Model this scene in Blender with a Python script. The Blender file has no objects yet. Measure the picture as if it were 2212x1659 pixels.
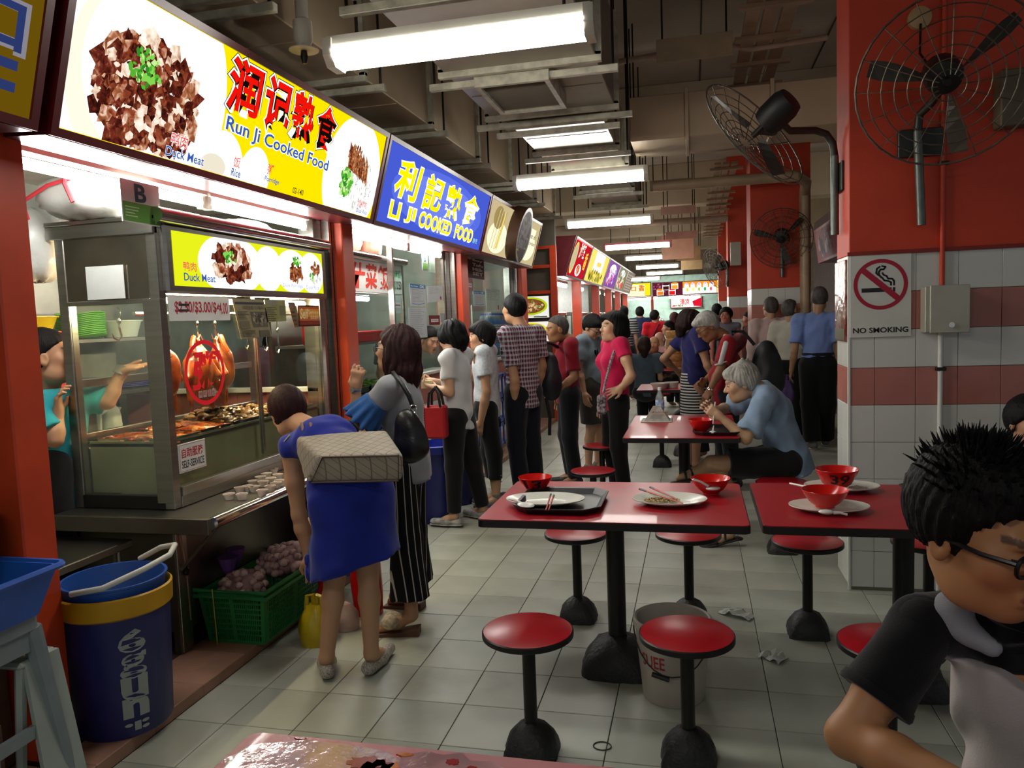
import bpy, math, random
import numpy as np
from mathutils import Matrix, Vector

random.seed(7)
RNG = np.random.default_rng(11)
SC = bpy.context.scene
COL = SC.collection
PI = math.pi

# ---------------------------------------------------------------- camera
cam_data = bpy.data.cameras.new('camera')
cam_data.sensor_width = 36.0
cam_data.lens = 1649.0 / 2212.0 * 36.0
cam_data.clip_start = 0.02
cam = bpy.data.objects.new('camera', cam_data)
COL.objects.link(cam)
_yaw, _pitch, _roll = -0.2372, -0.0830, -0.0378
_f = Vector((math.sin(_yaw) * math.cos(_pitch), math.cos(_yaw) * math.cos(_pitch), math.sin(_pitch)))
_r0 = Vector((math.cos(_yaw), -math.sin(_yaw), 0))
_u0 = _r0.cross(_f)
_r = _r0 * math.cos(_roll) + _u0 * math.sin(_roll)
_u = -_r0 * math.sin(_roll) + _u0 * math.cos(_roll)
cam.matrix_world = Matrix(((_r.x, _u.x, -_f.x, 0), (_r.y, _u.y, -_f.y, 0), (_r.z, _u.z, -_f.z, 1.544), (0, 0, 0, 1)))
SC.camera = cam

# ---------------------------------------------------------------- world and exposure
SC.view_settings.view_transform = 'Standard'
SC.view_settings.look = 'None'
SC.view_settings.gamma = 1.0
SC.view_settings.use_curve_mapping = False
SC.view_settings.exposure = 0.85
world = bpy.data.worlds.new('overcast_daylight')
SC.world = world
world.use_nodes = True
world.node_tree.nodes['Background'].inputs[0].default_value = (0.92, 0.96, 1.0, 1)
world.node_tree.nodes['Background'].inputs[1].default_value = 0.14
TUBE = 14.5          # brightness of the fluorescent tubes
STALL_TUBE = 50.0   # brightness of the tubes inside the stalls
SIGN = 0.70         # brightness of the backlit signs

# ---------------------------------------------------------------- materials
_M = {}
def mat(name, col=(.5, .5, .5), rough=.5, metal=0.0, var=0.0, vscale=8.0, bump=0.0, bscale=60.0, emit=0.0,
  alpha=1.0, trans=0.0, coat=0.0, col2=None, spec=.5, sheen=0.0, stretch=None, sub=0.0):
 """Principled material with a little procedural colour variation and relief."""
 if name in _M:
  return _M[name]
 m = bpy.data.materials.new(name); m.use_nodes = True
 nt = m.node_tree; b = nt.nodes['Principled BSDF']
 def setin(k, v):
  if k in b.inputs: b.inputs[k].default_value = v
 c4 = (col[0], col[1], col[2], 1)
 setin('Base Color', c4); setin('Roughness', rough); setin('Metallic', metal)
 setin('Transmission Weight', trans); setin('Alpha', alpha); setin('Coat Weight', coat)
 setin('Specular IOR Level', spec); setin('Sheen Weight', sheen)
 if emit:
  setin('Emission Color', c4); setin('Emission Strength', emit)
 if var or bump:
  tc = nt.nodes.new('ShaderNodeTexCoord')
  src = tc.outputs['Object']
  if stretch:
   mp = nt.nodes.new('ShaderNodeMapping'); mp.inputs['Scale'].default_value = stretch
   nt.links.new(src, mp.inputs['Vector']); src = mp.outputs['Vector']
 if var:
  n = nt.nodes.new('ShaderNodeTexNoise'); n.inputs['Scale'].default_value = vscale
  n.inputs['Detail'].default_value = 5.0
  nt.links.new(src, n.inputs['Vector'])
  r = nt.nodes.new('ShaderNodeValToRGB')
  lo = col2 if col2 else tuple(x * (1 - var) for x in col)
  hi = col if col2 else tuple(min(1, x * (1 + var)) for x in col)
  r.color_ramp.elements[0].position = .35; r.color_ramp.elements[1].position = .65
  r.color_ramp.elements[0].color = (*lo, 1); r.color_ramp.elements[1].color = (*hi, 1)
  nt.links.new(n.outputs['Fac'], r.inputs['Fac']); nt.links.new(r.outputs['Color'], b.inputs['Base Color'])
 if bump:
  n2 = nt.nodes.new('ShaderNodeTexNoise'); n2.inputs['Scale'].default_value = bscale
  n2.inputs['Detail'].default_value = 4.0
  nt.links.new(src, n2.inputs['Vector'])
  bp = nt.nodes.new('ShaderNodeBump'); bp.inputs['Strength'].default_value = bump
  bp.inputs['Distance'].default_value = .01
  nt.links.new(n2.outputs['Fac'], bp.inputs['Height']); nt.links.new(bp.outputs['Normal'], b.inputs['Normal'])
 _M[name] = m
 return m

def emitter(name, col, strength):
 if name in _M: return _M[name]
 m = bpy.data.materials.new(name); m.use_nodes = True
 nt = m.node_tree; nt.nodes.remove(nt.nodes['Principled BSDF'])
 e = nt.nodes.new('ShaderNodeEmission'); e.inputs[0].default_value = (*col, 1); e.inputs[1].default_value = strength
 nt.links.new(e.outputs[0], nt.nodes['Material Output'].inputs[0])
 _M[name] = m
 return m

def lit(hexcol, k=1.0):
 """ink of a backlit print: colour given as sRGB hex"""
 c = srgb(hexcol)
 return emitter('backlit_%s_%d' % (hexcol, int(k * 100)), c, SIGN * k)

def photo(name, cols, scale, k=1.0):
 """backlit photograph of food: mottled ink colours"""
 if name in _M: return _M[name]
 m = emitter(name, (1, 1, 1), SIGN * k); nt = m.node_tree; e = [n for n in nt.nodes if n.type == 'EMISSION'][0]
 tc = nt.nodes.new('ShaderNodeTexCoord'); n = nt.nodes.new('ShaderNodeTexNoise'); n.inputs['Scale'].default_value = scale; n.inputs['Detail'].default_value = 7; n.inputs['Distortion'].default_value = .6
 r = nt.nodes.new('ShaderNodeValToRGB'); r.color_ramp.elements[0].position = .30; r.color_ramp.elements[1].position = .72
 for i, c in enumerate(cols):
  t = .30 + .42 * i / (len(cols) - 1)
  el = r.color_ramp.elements[0] if i == 0 else r.color_ramp.elements[-1] if i == len(cols) - 1 else r.color_ramp.elements.new(t)
  el.color = (*srgb(c), 1)
 nt.links.new(tc.outputs['Object'], n.inputs['Vector']); nt.links.new(n.outputs['Fac'], r.inputs['Fac']); nt.links.new(r.outputs[0], e.inputs[0])
 return m

def srgb(h):
 v = [int(h[i:i + 2], 16) / 255 for i in (0, 2, 4)]
 return tuple(x / 12.92 if x <= .04045 else ((x + .055) / 1.055) ** 2.4 for x in v)

def ink(h, rough=.6):
 return mat('ink_' + h, srgb(h), rough)

def glass_mat(name='window_glass', tint=(.9, .97, .95), refl=.10, haze=0.0):
 if name in _M: return _M[name]
 m = bpy.data.materials.new(name); m.use_nodes = True
 nt = m.node_tree; nt.nodes.remove(nt.nodes['Principled BSDF'])
 t = nt.nodes.new('ShaderNodeBsdfTransparent'); t.inputs[0].default_value = (*tint, 1)
 g = nt.nodes.new('ShaderNodeBsdfGlossy'); g.inputs['Roughness'].default_value = .03
 lw = nt.nodes.new('ShaderNodeLayerWeight'); lw.inputs[0].default_value = .5
 pw = nt.nodes.new('ShaderNodeMath'); pw.operation = 'POWER'; pw.inputs[1].default_value = 5.0
 fr = nt.nodes.new('ShaderNodeMath'); fr.operation = 'MULTIPLY_ADD'; fr.inputs[1].default_value = .5; fr.inputs[2].default_value = .03
 nt.links.new(lw.outputs['Facing'], pw.inputs[0]); nt.links.new(pw.outputs[0], fr.inputs[0])
 mx = nt.nodes.new('ShaderNodeMixShader')
 nt.links.new(fr.outputs[0], mx.inputs[0]); nt.links.new(t.outputs[0], mx.inputs[1]); nt.links.new(g.outputs[0], mx.inputs[2])
 out = mx
 if haze:
  d = nt.nodes.new('ShaderNodeBsdfDiffuse'); d.inputs[0].default_value = (.75, .8, .78, 1)
  n = nt.nodes.new('ShaderNodeTexNoise'); n.inputs['Scale'].default_value = 5.0; n.inputs['Detail'].default_value = 6
  ma = nt.nodes.new('ShaderNodeMath'); ma.operation = 'MULTIPLY'; ma.inputs[1].default_value = haze
  nt.links.new(n.outputs['Fac'], ma.inputs[0])
  m2 = nt.nodes.new('ShaderNodeMixShader')
  nt.links.new(ma.outputs[0], m2.inputs[0]); nt.links.new(mx.outputs[0], m2.inputs[1]); nt.links.new(d.outputs[0], m2.inputs[2])
  out = m2
 nt.links.new(out.outputs[0], nt.nodes['Material Output'].inputs[0])
 _M[name] = m
 return m

# ---------------------------------------------------------------- mesh building
class MB:
 """collects polygons; every face keeps its material"""
 def __init__(s):
  s.v = []; s.f = []; s.m = []; s.mats = []; s.smooth = False
 def mi(s, m):
  if m is None: return 0
  if m not in s.mats: s.mats.append(m)
  return s.mats.index(m)
 def add(s, verts, faces, m=None):
  o = len(s.v); k = s.mi(m)
  s.v.extend([tuple(p) for p in verts])
  for f in faces: s.f.append([i + o for i in f]); s.m.append(k)
  return s
 def box(s, x0, x1, y0, y1, z0, z1, m=None, b=0.0):
  if b <= 0:
   v = [(x, y, z) for z in (z0, z1) for y in (y0, y1) for x in (x0, x1)]
   return s.add(v, [(0, 2, 3, 1), (4, 5, 7, 6), (0, 1, 5, 4), (2, 6, 7, 3), (0, 4, 6, 2), (1, 3, 7, 5)], m)
  v = []; idx = {}
  for i, x in enumerate((x0, x1)):
   for j, y in enumerate((y0, y1)):
    for k, z in enumerate((z0, z1)):
     sx, sy, sz = (b if i == 0 else -b), (b if j == 0 else -b), (b if k == 0 else -b)
     idx[i, j, k, 0] = len(v); v.append((x, y + sy, z + sz))
     idx[i, j, k, 1] = len(v); v.append((x + sx, y, z + sz))
     idx[i, j, k, 2] = len(v); v.append((x + sx, y + sy, z))
  F = []
  I = lambda i, j, k, a: idx[i, j, k, a]
  for i in (0, 1):
   q = [I(i, 0, 0, 0), I(i, 1, 0, 0), I(i, 1, 1, 0), I(i, 0, 1, 0)]; F.append(q if i else q[::-1])
   q = [I(0, i, 0, 1), I(1, i, 0, 1), I(1, i, 1, 1), I(0, i, 1, 1)]; F.append(q[::-1] if i else q)
   q = [I(0, 0, i, 2), I(1, 0, i, 2), I(1, 1, i, 2), I(0, 1, i, 2)]; F.append(q if i else q[::-1])
   for j in (0, 1):
    q = [I(i, j, 0, 0), I(i, j, 0, 1), I(i, j, 1, 1), I(i, j, 1, 0)]; F.append(q if i ^ j else q[::-1])
    q = [I(i, 0, j, 0), I(i, 0, j, 2), I(i, 1, j, 2), I(i, 1, j, 0)]; F.append(q[::-1] if i ^ j else q)
    q = [I(0, i, j, 1), I(0, i, j, 2), I(1, i, j, 2), I(1, i, j, 1)]; F.append(q if i ^ j else q[::-1])
    for k in (0, 1):
     q = [I(i, j, k, 0), I(i, j, k, 1), I(i, j, k, 2)]; F.append(q if (i + j + k) % 2 else q[::-1])
  return s.add(v, F, m)
 def prism(s, poly, axis, a0, a1, m=None):
  """extrude a 2D polygon; axis 'x','y','z' is the extrusion axis"""
  n = len(poly)
  def P(u, w, a):
   return {'x': (a, u, w), 'y': (u, a, w), 'z': (u, w, a)}[axis]
  v = [P(u, w, a0) for u, w in poly] + [P(u, w, a1) for u, w in poly]
  F = [list(range(n))[::-1], list(range(n, 2 * n))] + [(i, (i + 1) % n, n + (i + 1) % n, n + i) for i in range(n)]
  return s.add(v, F, m)
 def tube(s, pts, r, n=8, m=None, cap=True, closed=False):
  pts = [Vector(p) for p in pts]; N = len(pts)
  rs = r if isinstance(r, (list, tuple)) else [r] * N
  rings = []; prev = None
  for i, p in enumerate(pts):
   if closed: t = pts[(i + 1) % N] - pts[i - 1]
   else: t = pts[min(i + 1, N - 1)] - pts[max(i - 1, 0)]
   if t.length < 1e-9: t = Vector((0, 0, 1))
   t.normalize()
   if prev is None:
    a = Vector((0, 0, 1)) if abs(t.z) < .9 else Vector((1, 0, 0))
    u = t.cross(a).normalized()
   else:
    u = (prev - t * prev.dot(t))
    u = u.normalized() if u.length > 1e-6 else t.orthogonal().normalized()
   w = t.cross(u); prev = u
   rings.append([p + (u * math.cos(2 * PI * k / n) + w * math.sin(2 * PI * k / n)) * rs[i] for k in range(n)])
  v = [q for R in rings for q in R]; F = []
  for i in range(N if closed else N - 1):
   a = i * n; c = ((i + 1) % N) * n
   for k in range(n):
    F.append((a + k, a + (k + 1) % n, c + (k + 1) % n, c + k))
  if cap and not closed:
   F.append(list(range(n))[::-1]); F.append(list(range((N - 1) * n, N * n)))
  return s.add(v, F, m)
 def lathe(s, prof, c=(0, 0, 0), n=24, m=None, sx=1.0, sy=1.0, axis=None):
  """prof = [(radius, z)...]; revolve about z"""
  v = []; F = []
  for r, z in prof:
   for k in range(n):
    a = 2 * PI * k / n
    v.append((c[0] + r * math.cos(a) * sx, c[1] + r * math.sin(a) * sy, c[2] + z))
  for i in range(len(prof) - 1):
   for k in range(n):
    F.append((i * n + k, i * n + (k + 1) % n, (i + 1) * n + (k + 1) % n, (i + 1) * n + k))
  if prof[0][0] > 1e-6: F.append(list(range(n))[::-1])
  if prof[-1][0] > 1e-6: F.append(list(range((len(prof) - 1) * n, len(prof) * n)))
  if axis is not None:
   q = Vector((0, 0, 1)).rotation_difference(Vector(axis)); C = Vector(c)
   v = [tuple(C + q @ (Vector(p) - C)) for p in v]
  return s.add(v, F, m)
 def ell(s, c, r, m=None, n=12, k=8, jit=0.0, rot=None):
  v = []; F = []
  for i in range(k + 1):
   th = PI * i / k
   for j in range(n):
    ph = 2 * PI * j / n
    q = 1 + (random.uniform(-jit, jit) if jit else 0)
    p = Vector((r[0] * math.sin(th) * math.cos(ph) * q, r[1] * math.sin(th) * math.sin(ph) * q, r[2] * math.cos(th) * q))
    if rot is not None: p = rot @ p
    v.append((c[0] + p.x, c[1] + p.y, c[2] + p.z))
  for i in range(k):
   for j in range(n):
    F.append((i * n + j, (i + 1) * n + j, (i + 1) * n + (j + 1) % n, i * n + (j + 1) % n))
  return s.add(v, F, m)
 def mesh(s, name, m=None):
  me = bpy.data.meshes.new(name)
  me.from_pydata(s.v, [], s.f)
  for x in (s.mats or ([m] if m else [])): me.materials.append(x)
  if s.mats: me.polygons.foreach_set('material_index', s.m)
  if s.smooth: smooth_mesh(me)
  me.update()
  return me

def smooth_mesh(me, ang=40):
 me.polygons.foreach_set('use_smooth', [True] * len(me.polygons))
 try: me.set_sharp_from_angle(angle=math.radians(ang))
 except Exception: pass

def tag(o, label=None, cat=None, group=None, kind=None):
 if label: o['label'] = label
 if cat: o['category'] = cat
 if group: o['group'] = group
 if kind: o['kind'] = kind
 return o

def thing(name, label, cat, loc=(0, 0, 0), group=None, kind=None, rz=0.0):
 o = bpy.data.objects.new(name, None); COL.objects.link(o)
 o.empty_display_size = .05
 o.location = loc; o.rotation_euler = (0, 0, rz)
 return tag(o, label, cat, group, kind)

_FL = ('box', 'board', 'plate', 'sheet', 'paper', 'card', 'strip', 'carton', 'tshirt')
_SH = ('shirt', 'polo_shirt', 'polo_body', 'top')
SUB = {'print': _FL, 'menu_print': ('menu_lightbox', 'menu_board'), 'collar': _SH, 'placket': _SH, 'sleeve_trim': _SH, 'shoulder_stripe': _SH, 'lash': ('eye',), 'edge_band': ('tabletop',), 'seat_rim': ('seat',),
       'painted_number': ('shell',), 'writing': ('pail',), 'lettering': ('drum',), 'grip': ('handle', 'stick'), 'lock': ('door',), 'badge': ('front_cage',), 'knot': ('string',), 'end_cap': ('housing',), 'piping': ('bag_body',), 'ring': ('strap',), 'caption': ('sheet',), 'sandal_strap': ('sandal_sole', 'wedge_sandal'), 'sole': ('shoe', 'sneaker', 'clog'), 'rim': ('tub', 'bottom')}
def put(name, me, parent=None, local=False, label=None, smooth=None):
 """link mesh (MB or Mesh) as an object; under a parent the geometry is in world space unless local"""
 if isinstance(me, tuple): me, mm = me
 else: mm = None
 if isinstance(me, MB):
  if smooth is not None: me.smooth = smooth
  me = me.mesh(name, mm)
 elif mm is not None and not me.materials:
  me.materials.append(mm)
 o = bpy.data.objects.new(name, me); COL.objects.link(o)
 if parent is not None:
  want = SUB.get(name)
  if want and parent.parent is None:      # a piece of a part goes one level deeper
   parent = next((c for c in parent.children if c.name.split('.')[0] in want), parent)
  o.parent = parent
  if not local:
   if parent.parent is None: o.matrix_parent_inverse = Matrix.Translation(-Vector(parent.location))
 if label: o['label'] = label
 return o

def solo(name, mb, m, label, cat, group=None, smooth=None, kind=None, base=True):
 """a thing that is one mesh"""
 o = put(name, (mb, m), smooth=smooth)
 if base:
  me = o.data; n = len(me.vertices); co = np.empty(n * 3, 'f'); me.vertices.foreach_get('co', co); co = co.reshape(-1, 3)
  lo, hi = co.min(0), co.max(0); b = np.array([(lo[0] + hi[0]) / 2, (lo[1] + hi[1]) / 2, lo[2]], 'f')
  me.vertices.foreach_set('co', (co - b).ravel()); o.location = tuple(float(x) for x in b); me.update()
 return tag(o, label, cat, group, kind)

def clone(root, loc=None, label=None, group=None, rz=None):
 r = root.copy(); COL.objects.link(r)
 if loc is not None: r.location = loc
 if rz is not None: r.rotation_euler = (0, 0, rz)
 if label: r['label'] = label
 if group: r['group'] = group
 for ch in list(root.children):
  c = ch.copy(); COL.objects.link(c); c.parent = r; c.matrix_parent_inverse = ch.matrix_parent_inverse.copy()
  for g in list(ch.children):
   d = g.copy(); COL.objects.link(d); d.parent = c; d.matrix_parent_inverse = g.matrix_parent_inverse.copy()
 return r

# ---------------------------------------------------------------- lettering
_T = {}
def text2d(body, weight=0.0, shear=0.0):
 """outline of a string as triangles, fitted to the unit box; returns verts, faces, aspect"""
 key = (body, weight, shear)
 if key in _T: return _T[key]
 if weight or shear: text2d(body)
 cu = bpy.data.curves.new('lettering', 'FONT'); cu.body = body; cu.offset = weight; cu.shear = shear
 cu.resolution_u = 3; cu.fill_mode = 'FRONT'
 o = bpy.data.objects.new('lettering', cu)
 me = o.to_mesh()
 n = len(me.vertices); co = np.empty(n * 3, 'f'); me.vertices.foreach_get('co', co); co = co.reshape(-1, 3)[:, :2]
 F = [tuple(p.vertices) for p in me.polygons]
 o.to_mesh_clear(); bpy.data.objects.remove(o); bpy.data.curves.remove(cu)
 if weight or shear:
  lo, d = _T[(body, 0.0, 0.0)][4], _T[(body, 0.0, 0.0)][3]
 else:
  lo = co.min(0); d = co.max(0) - lo
 _T[key] = ((co - lo) / d, F, d[0] / d[1], d, lo)
 return _T[key]

class Print:
 """flat print on a panel: shapes laid in thin layers on the plane o + u*U + v*V"""
 def __init__(s, o, U, V):
  s.o = Vector(o); s.U = Vector(U); s.V = Vector(V)
  s.lu = s.U.length; s.lv = s.V.length
  s.N = s.U.cross(s.V).normalized(); s.mb = MB(); s.layer = 0; s.step = .00006
 def P(s, u, v, l):
  return tuple(s.o + s.U * u + s.V * v + s.N * (.0006 + s.step * l))
 def poly(s, pts, m, l=None):
  if l is None: s.layer += 1; l = s.layer
  s.mb.add([s.P(u, v, l) for u, v in pts], [list(range(len(pts)))], m)
 def rect(s, u0, v0, u1, v1, m, l=None): s.poly([(u0, v0), (u1, v0), (u1, v1), (u0, v1)], m, l)
 def disc(s, u, v, r, m, rv=None, n=28, l=None, jit=0, clip=None):
  """r in units of u; rv in units of v (default round on the panel)"""
  rv = r * s.lu / s.lv if rv is None else rv
  pts = []
  for k in range(n):
   a = 2 * PI * k / n; q = 1 + random.uniform(-jit, jit)
   x, y = u + r * q * math.cos(a), v + rv * q * math.sin(a)
   if clip: x = min(max(x, clip[0]), clip[2]); y = min(max(y, clip[1]), clip[3])
   pts.append((x, y))
  s.poly(pts, m, l)
 def ring(s, u, v, r, w, m, rv=None, n=32, l=None):
  rv = r * s.lu / s.lv if rv is None else rv
  if l is None: s.layer += 1; l = s.layer
  vs = []; F = []
  for k in range(n):
   a = 2 * PI * k / n
   for q in (1, 1 - w): vs.append(s.P(u + r * q * math.cos(a), v + rv * q * math.sin(a), l))
  for k in range(n):
   j = (k + 1) % n; F.append((2 * k, 2 * j, 2 * j + 1, 2 * k + 1))
  s.mb.add(vs, F, m)
 def line(s, pts, w, m, l=None):
  """polyline of width w (metres)"""
  if l is None: s.layer += 1; l = s.layer
  for (a, b), (c, d) in zip(pts[:-1], pts[1:]):
   p, q = Vector(s.P(a, b, l)), Vector(s.P(c, d, l))
   t = (q - p)
   if t.length < 1e-6: continue
   t.normalize(); n = s.N.cross(t) * (w / 2); p = p - t * w * .2; q = q + t * w * .2
   s.mb.add([p - n, q - n, q + n, p + n], [(0, 1, 2, 3)], m)
 def text(s, body, u0, v0, u1, v1, m, weight=0.0, shear=0.0, outline=None, ow=.03, l=None, slope=0.0):
  if outline is not None:
   s.text(body, u0, v0, u1, v1, outline, weight + ow, shear, slope=slope)
  co, F = text2d(body, weight, shear)[:2]
  if l is None: s.layer += 1; l = s.layer
  s.mb.add([s.P(u0 + (u1 - u0) * float(x), v0 + (v1 - v0) * float(y) + slope * float(x), l) for x, y in co], F, m)
 def lines_of_text(s, u0, v0, u1, v1, n, m, fill=.35):
  """rows of print too small to read"""
  s.layer += 1
  for i in range(n):
   v = v1 - (v1 - v0) * (i + .5) / n; h = (v1 - v0) / n * fill / 2
   e = u0 + (u1 - u0) * random.uniform(.6, 1)
   s.rect(u0, v - h, e, v + h, m, s.layer)
 def food(s, u, v, r, rv, cols, n, size, m_l=None, ang=None):
  """overlapping chopped pieces heaped on an ellipse"""
  for i in range(n):
   a = random.uniform(0, 2 * PI); q = math.sqrt(random.random())
   cu, cv = u + r * q * math.cos(a), v + rv * q * math.sin(a)
   t = random.uniform(0, PI) if ang is None else ang + random.uniform(-.25, .25)
   k = random.randint(4, 6); sz = size * random.uniform(.6, 1.3); el = random.uniform(.4, .9)
   pts = []
   for j in range(k):
    b = 2 * PI * j / k + random.uniform(-.25, .25)
    x, y = sz * math.cos(b), sz * el * math.sin(b)
    X_, Y_ = x * math.cos(t) - y * math.sin(t), x * math.sin(t) + y * math.cos(t)
    pts.append((min(max(cu + X_, .003), .997), min(max(cv + Y_ * s.lu / s.lv, .055), .945)))
   s.poly(pts, random.choice(cols))
 def done(s, name, parent):
  return put(name, s.mb, parent)

# ================================================================ setting
def rand_mat(name, col, rough, amt=.12, var=.12, vscale=3.0, bump=0.0, bscale=40, spec=.5, stain=None):
 """material whose brightness differs a little from piece to piece"""
 m = mat(name, col, rough, var=var, vscale=vscale, bump=bump, bscale=bscale, spec=spec)
 nt = m.node_tree; b = nt.nodes['Principled BSDF']
 src = b.inputs['Base Color'].links[0].from_socket
 oi = nt.nodes.new('ShaderNodeObjectInfo'); mr = nt.nodes.new('ShaderNodeMapRange')
 mr.inputs['To Min'].default_value = 1 - amt; mr.inputs['To Max'].default_value = 1 + amt
 nt.links.new(oi.outputs['Random'], mr.inputs['Value'])
 mx = nt.nodes.new('ShaderNodeMix'); mx.data_type = 'RGBA'; mx.blend_type = 'MULTIPLY'; mx.inputs[0].default_value = 1
 nt.links.new(src, mx.inputs[6]); nt.links.new(mr.outputs[0], mx.inputs[7])
 out = mx.outputs[2]
 if stain:
  geo = nt.nodes.new('ShaderNodeNewGeometry')
  n = nt.nodes.new('ShaderNodeTexNoise'); n.inputs['Scale'].default_value = stain[0]; n.inputs['Detail'].default_value = 8
  nt.links.new(geo.outputs['Position'], n.inputs['Vector'])
  r = nt.nodes.new('ShaderNodeValToRGB'); r.color_ramp.elements[0].position = stain[1]; r.color_ramp.elements[1].position = stain[2]
  r.color_ramp.elements[0].color = (1, 1, 1, 1); r.color_ramp.elements[1].color = (*stain[3], 1)
  nt.links.new(n.outputs['Fac'], r.inputs['Fac'])
  m2 = nt.nodes.new('ShaderNodeMix'); m2.data_type = 'RGBA'; m2.blend_type = 'MULTIPLY'; m2.inputs[0].default_value = 1
  nt.links.new(out, m2.inputs[6]); nt.links.new(r.outputs[0], m2.inputs[7]); out = m2.outputs[2]
 nt.links.new(out, b.inputs['Base Color'])
 return m

TILE = rand_mat('floor_tile', srgb('A2A598'), .42, .07, .10, 2.5, bump=.05, bscale=30, stain=(2.2, .52, .72, (.72, .70, .64)))
GROUT = mat('floor_grout', srgb('2E2C28'), .9)
KERB = rand_mat('kerb_tile', srgb('96705C'), .55, .10, .18, 6, bump=.08)
WTILE = rand_mat('white_wall_tile', srgb('C9CBC4'), .25, .03, .04, 3)
PTILE = rand_mat('pink_wall_tile', srgb('A96A5E'), .30, .06, .08, 4)
WGROUT = mat('wall_grout', srgb('8C867B'), .9)
REDP = mat('red_wall_paint', srgb('BA3818'), .55, var=.12, vscale=2.5, bump=.08, bscale=90)
REDS = mat('red_post_paint', srgb('C8421C'), .42, var=.10, vscale=5, bump=.03, bscale=50)
MAROON = mat('maroon_sign_frame', srgb('5A1418'), .35, var=.1, vscale=8)
DARKC = mat('ceiling_paint', srgb('B4A898'), .85, var=.12, vscale=1.2, bump=.05)
BEAMC = mat('beam_paint', srgb('B9A88E'), .8, var=.12, vscale=1.5)
GALV = mat('galvanised_duct', srgb('9C9487'), .34, .75, var=.10, vscale=3, bump=.02, bscale=12)
DUCTP = mat('painted_duct', srgb('BCA98C'), .5, .25, var=.10, vscale=2)
STEEL = mat('stainless_steel', srgb('A9A7A0'), .28, 1.0, var=.08, vscale=3, bump=.01, bscale=20, stretch=(1, 1, 18))
STEELD = mat('dull_stainless_steel', srgb('7C766B'), .38, 1.0, var=.14, vscale=4, bump=.015, bscale=25)
CHROME = mat('bright_chrome', srgb('D8D8D4'), .12, 1.0, var=.03, vscale=5)
BLACKM = mat('black_enamel_metal', srgb('14130F'), .38, 0.2, var=.3, vscale=10, bump=.02)
DARKIN = mat('stall_interior_wall', srgb('A2A69E'), .4, .35, var=.2, vscale=3)
PANELB = mat('brown_partition_panel', srgb('6B5240'), .6, var=.15, vscale=4)
GLASS = glass_mat()
HAZEGLASS = glass_mat('steamy_cabinet_glass', (.86, .93, .88), haze=.10)

# ---- floor: a slab with separate tiles
fl = thing('floor', 'grey floor laid with square ceramic tiles and dark grout', None, kind='structure')
mb = MB().box(-7, 9, -3, 32, -.2, -.004); put('slab', (mb, GROUT), fl)
GX, GY = -6.117 * .3, 8.464 * .3
tiles = []
for i in range(-1, 36):
 for j in range(-14, 98):
  x0, x1 = GX + i * .3, GX + (i + 1) * .3
  y0, y1 = GY + j * .3, GY + (j + 1) * .3
  if i == -1: x0 = -2.06
  tiles.append((x0, x1, y0, y1))
inv = cam.matrix_world.inverted()
def in_view(p, pad=0.0):
 q = inv @ Vector(p)
 if q.z > -.1: return False
 x, y = -q.x / q.z * 1649, -q.y / q.z * 1649
 return abs(x) < 1106 + pad and abs(y) < 830 + pad
seen = [t for t in tiles if t[2] < 11 and in_view(((t[0] + t[1]) / 2, (t[2] + t[3]) / 2, 0), 60)
  and not (t[0] > .78 and 4.3 < t[2] < 4.7)]
seen.sort(key=lambda t: (t[2], t[0]))
single = set(seen[:296])
proto = {}
rest = MB()
g = .0016
for t in tiles:
 if t in single:
  w = round(t[1] - t[0], 3)
  if w not in proto:
   proto[w] = MB().box(-w / 2 + g, w / 2 - g, -.15 + g, .15 - g, -.009, 0, TILE, b=.0015).mesh('floor_tile', TILE)
  o = bpy.data.objects.new('tile', proto[w]); COL.objects.link(o); o.parent = fl
  o.location = ((t[0] + t[1]) / 2, (t[2] + t[3]) / 2, random.uniform(-.0006, .0006))
 else:
  rest.box(t[0] + g, t[1] - g, t[2] + g, t[3] - g, -.009, 0)
tag(put('tile_field', (rest, TILE), fl), kind='stuff')

# ---- raised kerb in front of the stalls
kb = thing('kerb', 'low reddish brown tiled kerb along the stall fronts', None, kind='structure')
put('kerb_core', (MB().box(-2.36, -2.063, -1, 11.0, 0, .045), GROUT), kb)
kp = MB().box(-2.36, -2.06, -.1495, .1495, -.002, .05, KERB, b=.003).mesh('kerb_tile', KERB)
for j in range(-2, 30):
 o = bpy.data.objects.new('kerb_tile', kp); COL.objects.link(o); o.parent = kb; o.location = (0, GY + j * .3 + .04, 0)
st = MB().box(-2.62, -2.36, 1.0, 11.0, 0, .05)
tag(put('stall_floor', (MB().box(-6.5, -2.36, -3, 11.0, -.01, .05), mat('stall_floor_dark', srgb('4A3E35'), .6, var=.25, vscale=5))), 'dark worn floor inside the food stalls', kind='structure')
sp = thing('step', 'second reddish tiled step below the drinks stall window', None, kind='structure')
for j in range(9):
 put('kerb_tile', (MB().box(-2.62, -2.22, 7.72 + j * .3, 8.017 + j * .3, .05, .15, KERB, b=.003), KERB), sp)

# ---- ceiling
tag(put('ceiling', (MB().box(-7, 9, -3, 32, 4.3, 4.5), DARKC)), 'dim grey brown concrete ceiling slab', kind='structure')
for k, y in enumerate((9.6, 14.6, 19.6, 24.6)):
 tag(put('ceiling_beam', (MB().box(-7, 9, y, y + .5, 3.55, 4.3, b=.01), BEAMC)), 'tan concrete beam crossing under the ceiling', kind='structure')
for k, x in enumerate((.1, 1.35)):
 tag(put('ceiling_beam', (MB().box(x, x + .012, -1, 9.6, 4.285, 4.30), mat('ceiling_joint', srgb('3A352F'), .9))), 'dark joint line running along the ceiling panels', kind='structure')
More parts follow.
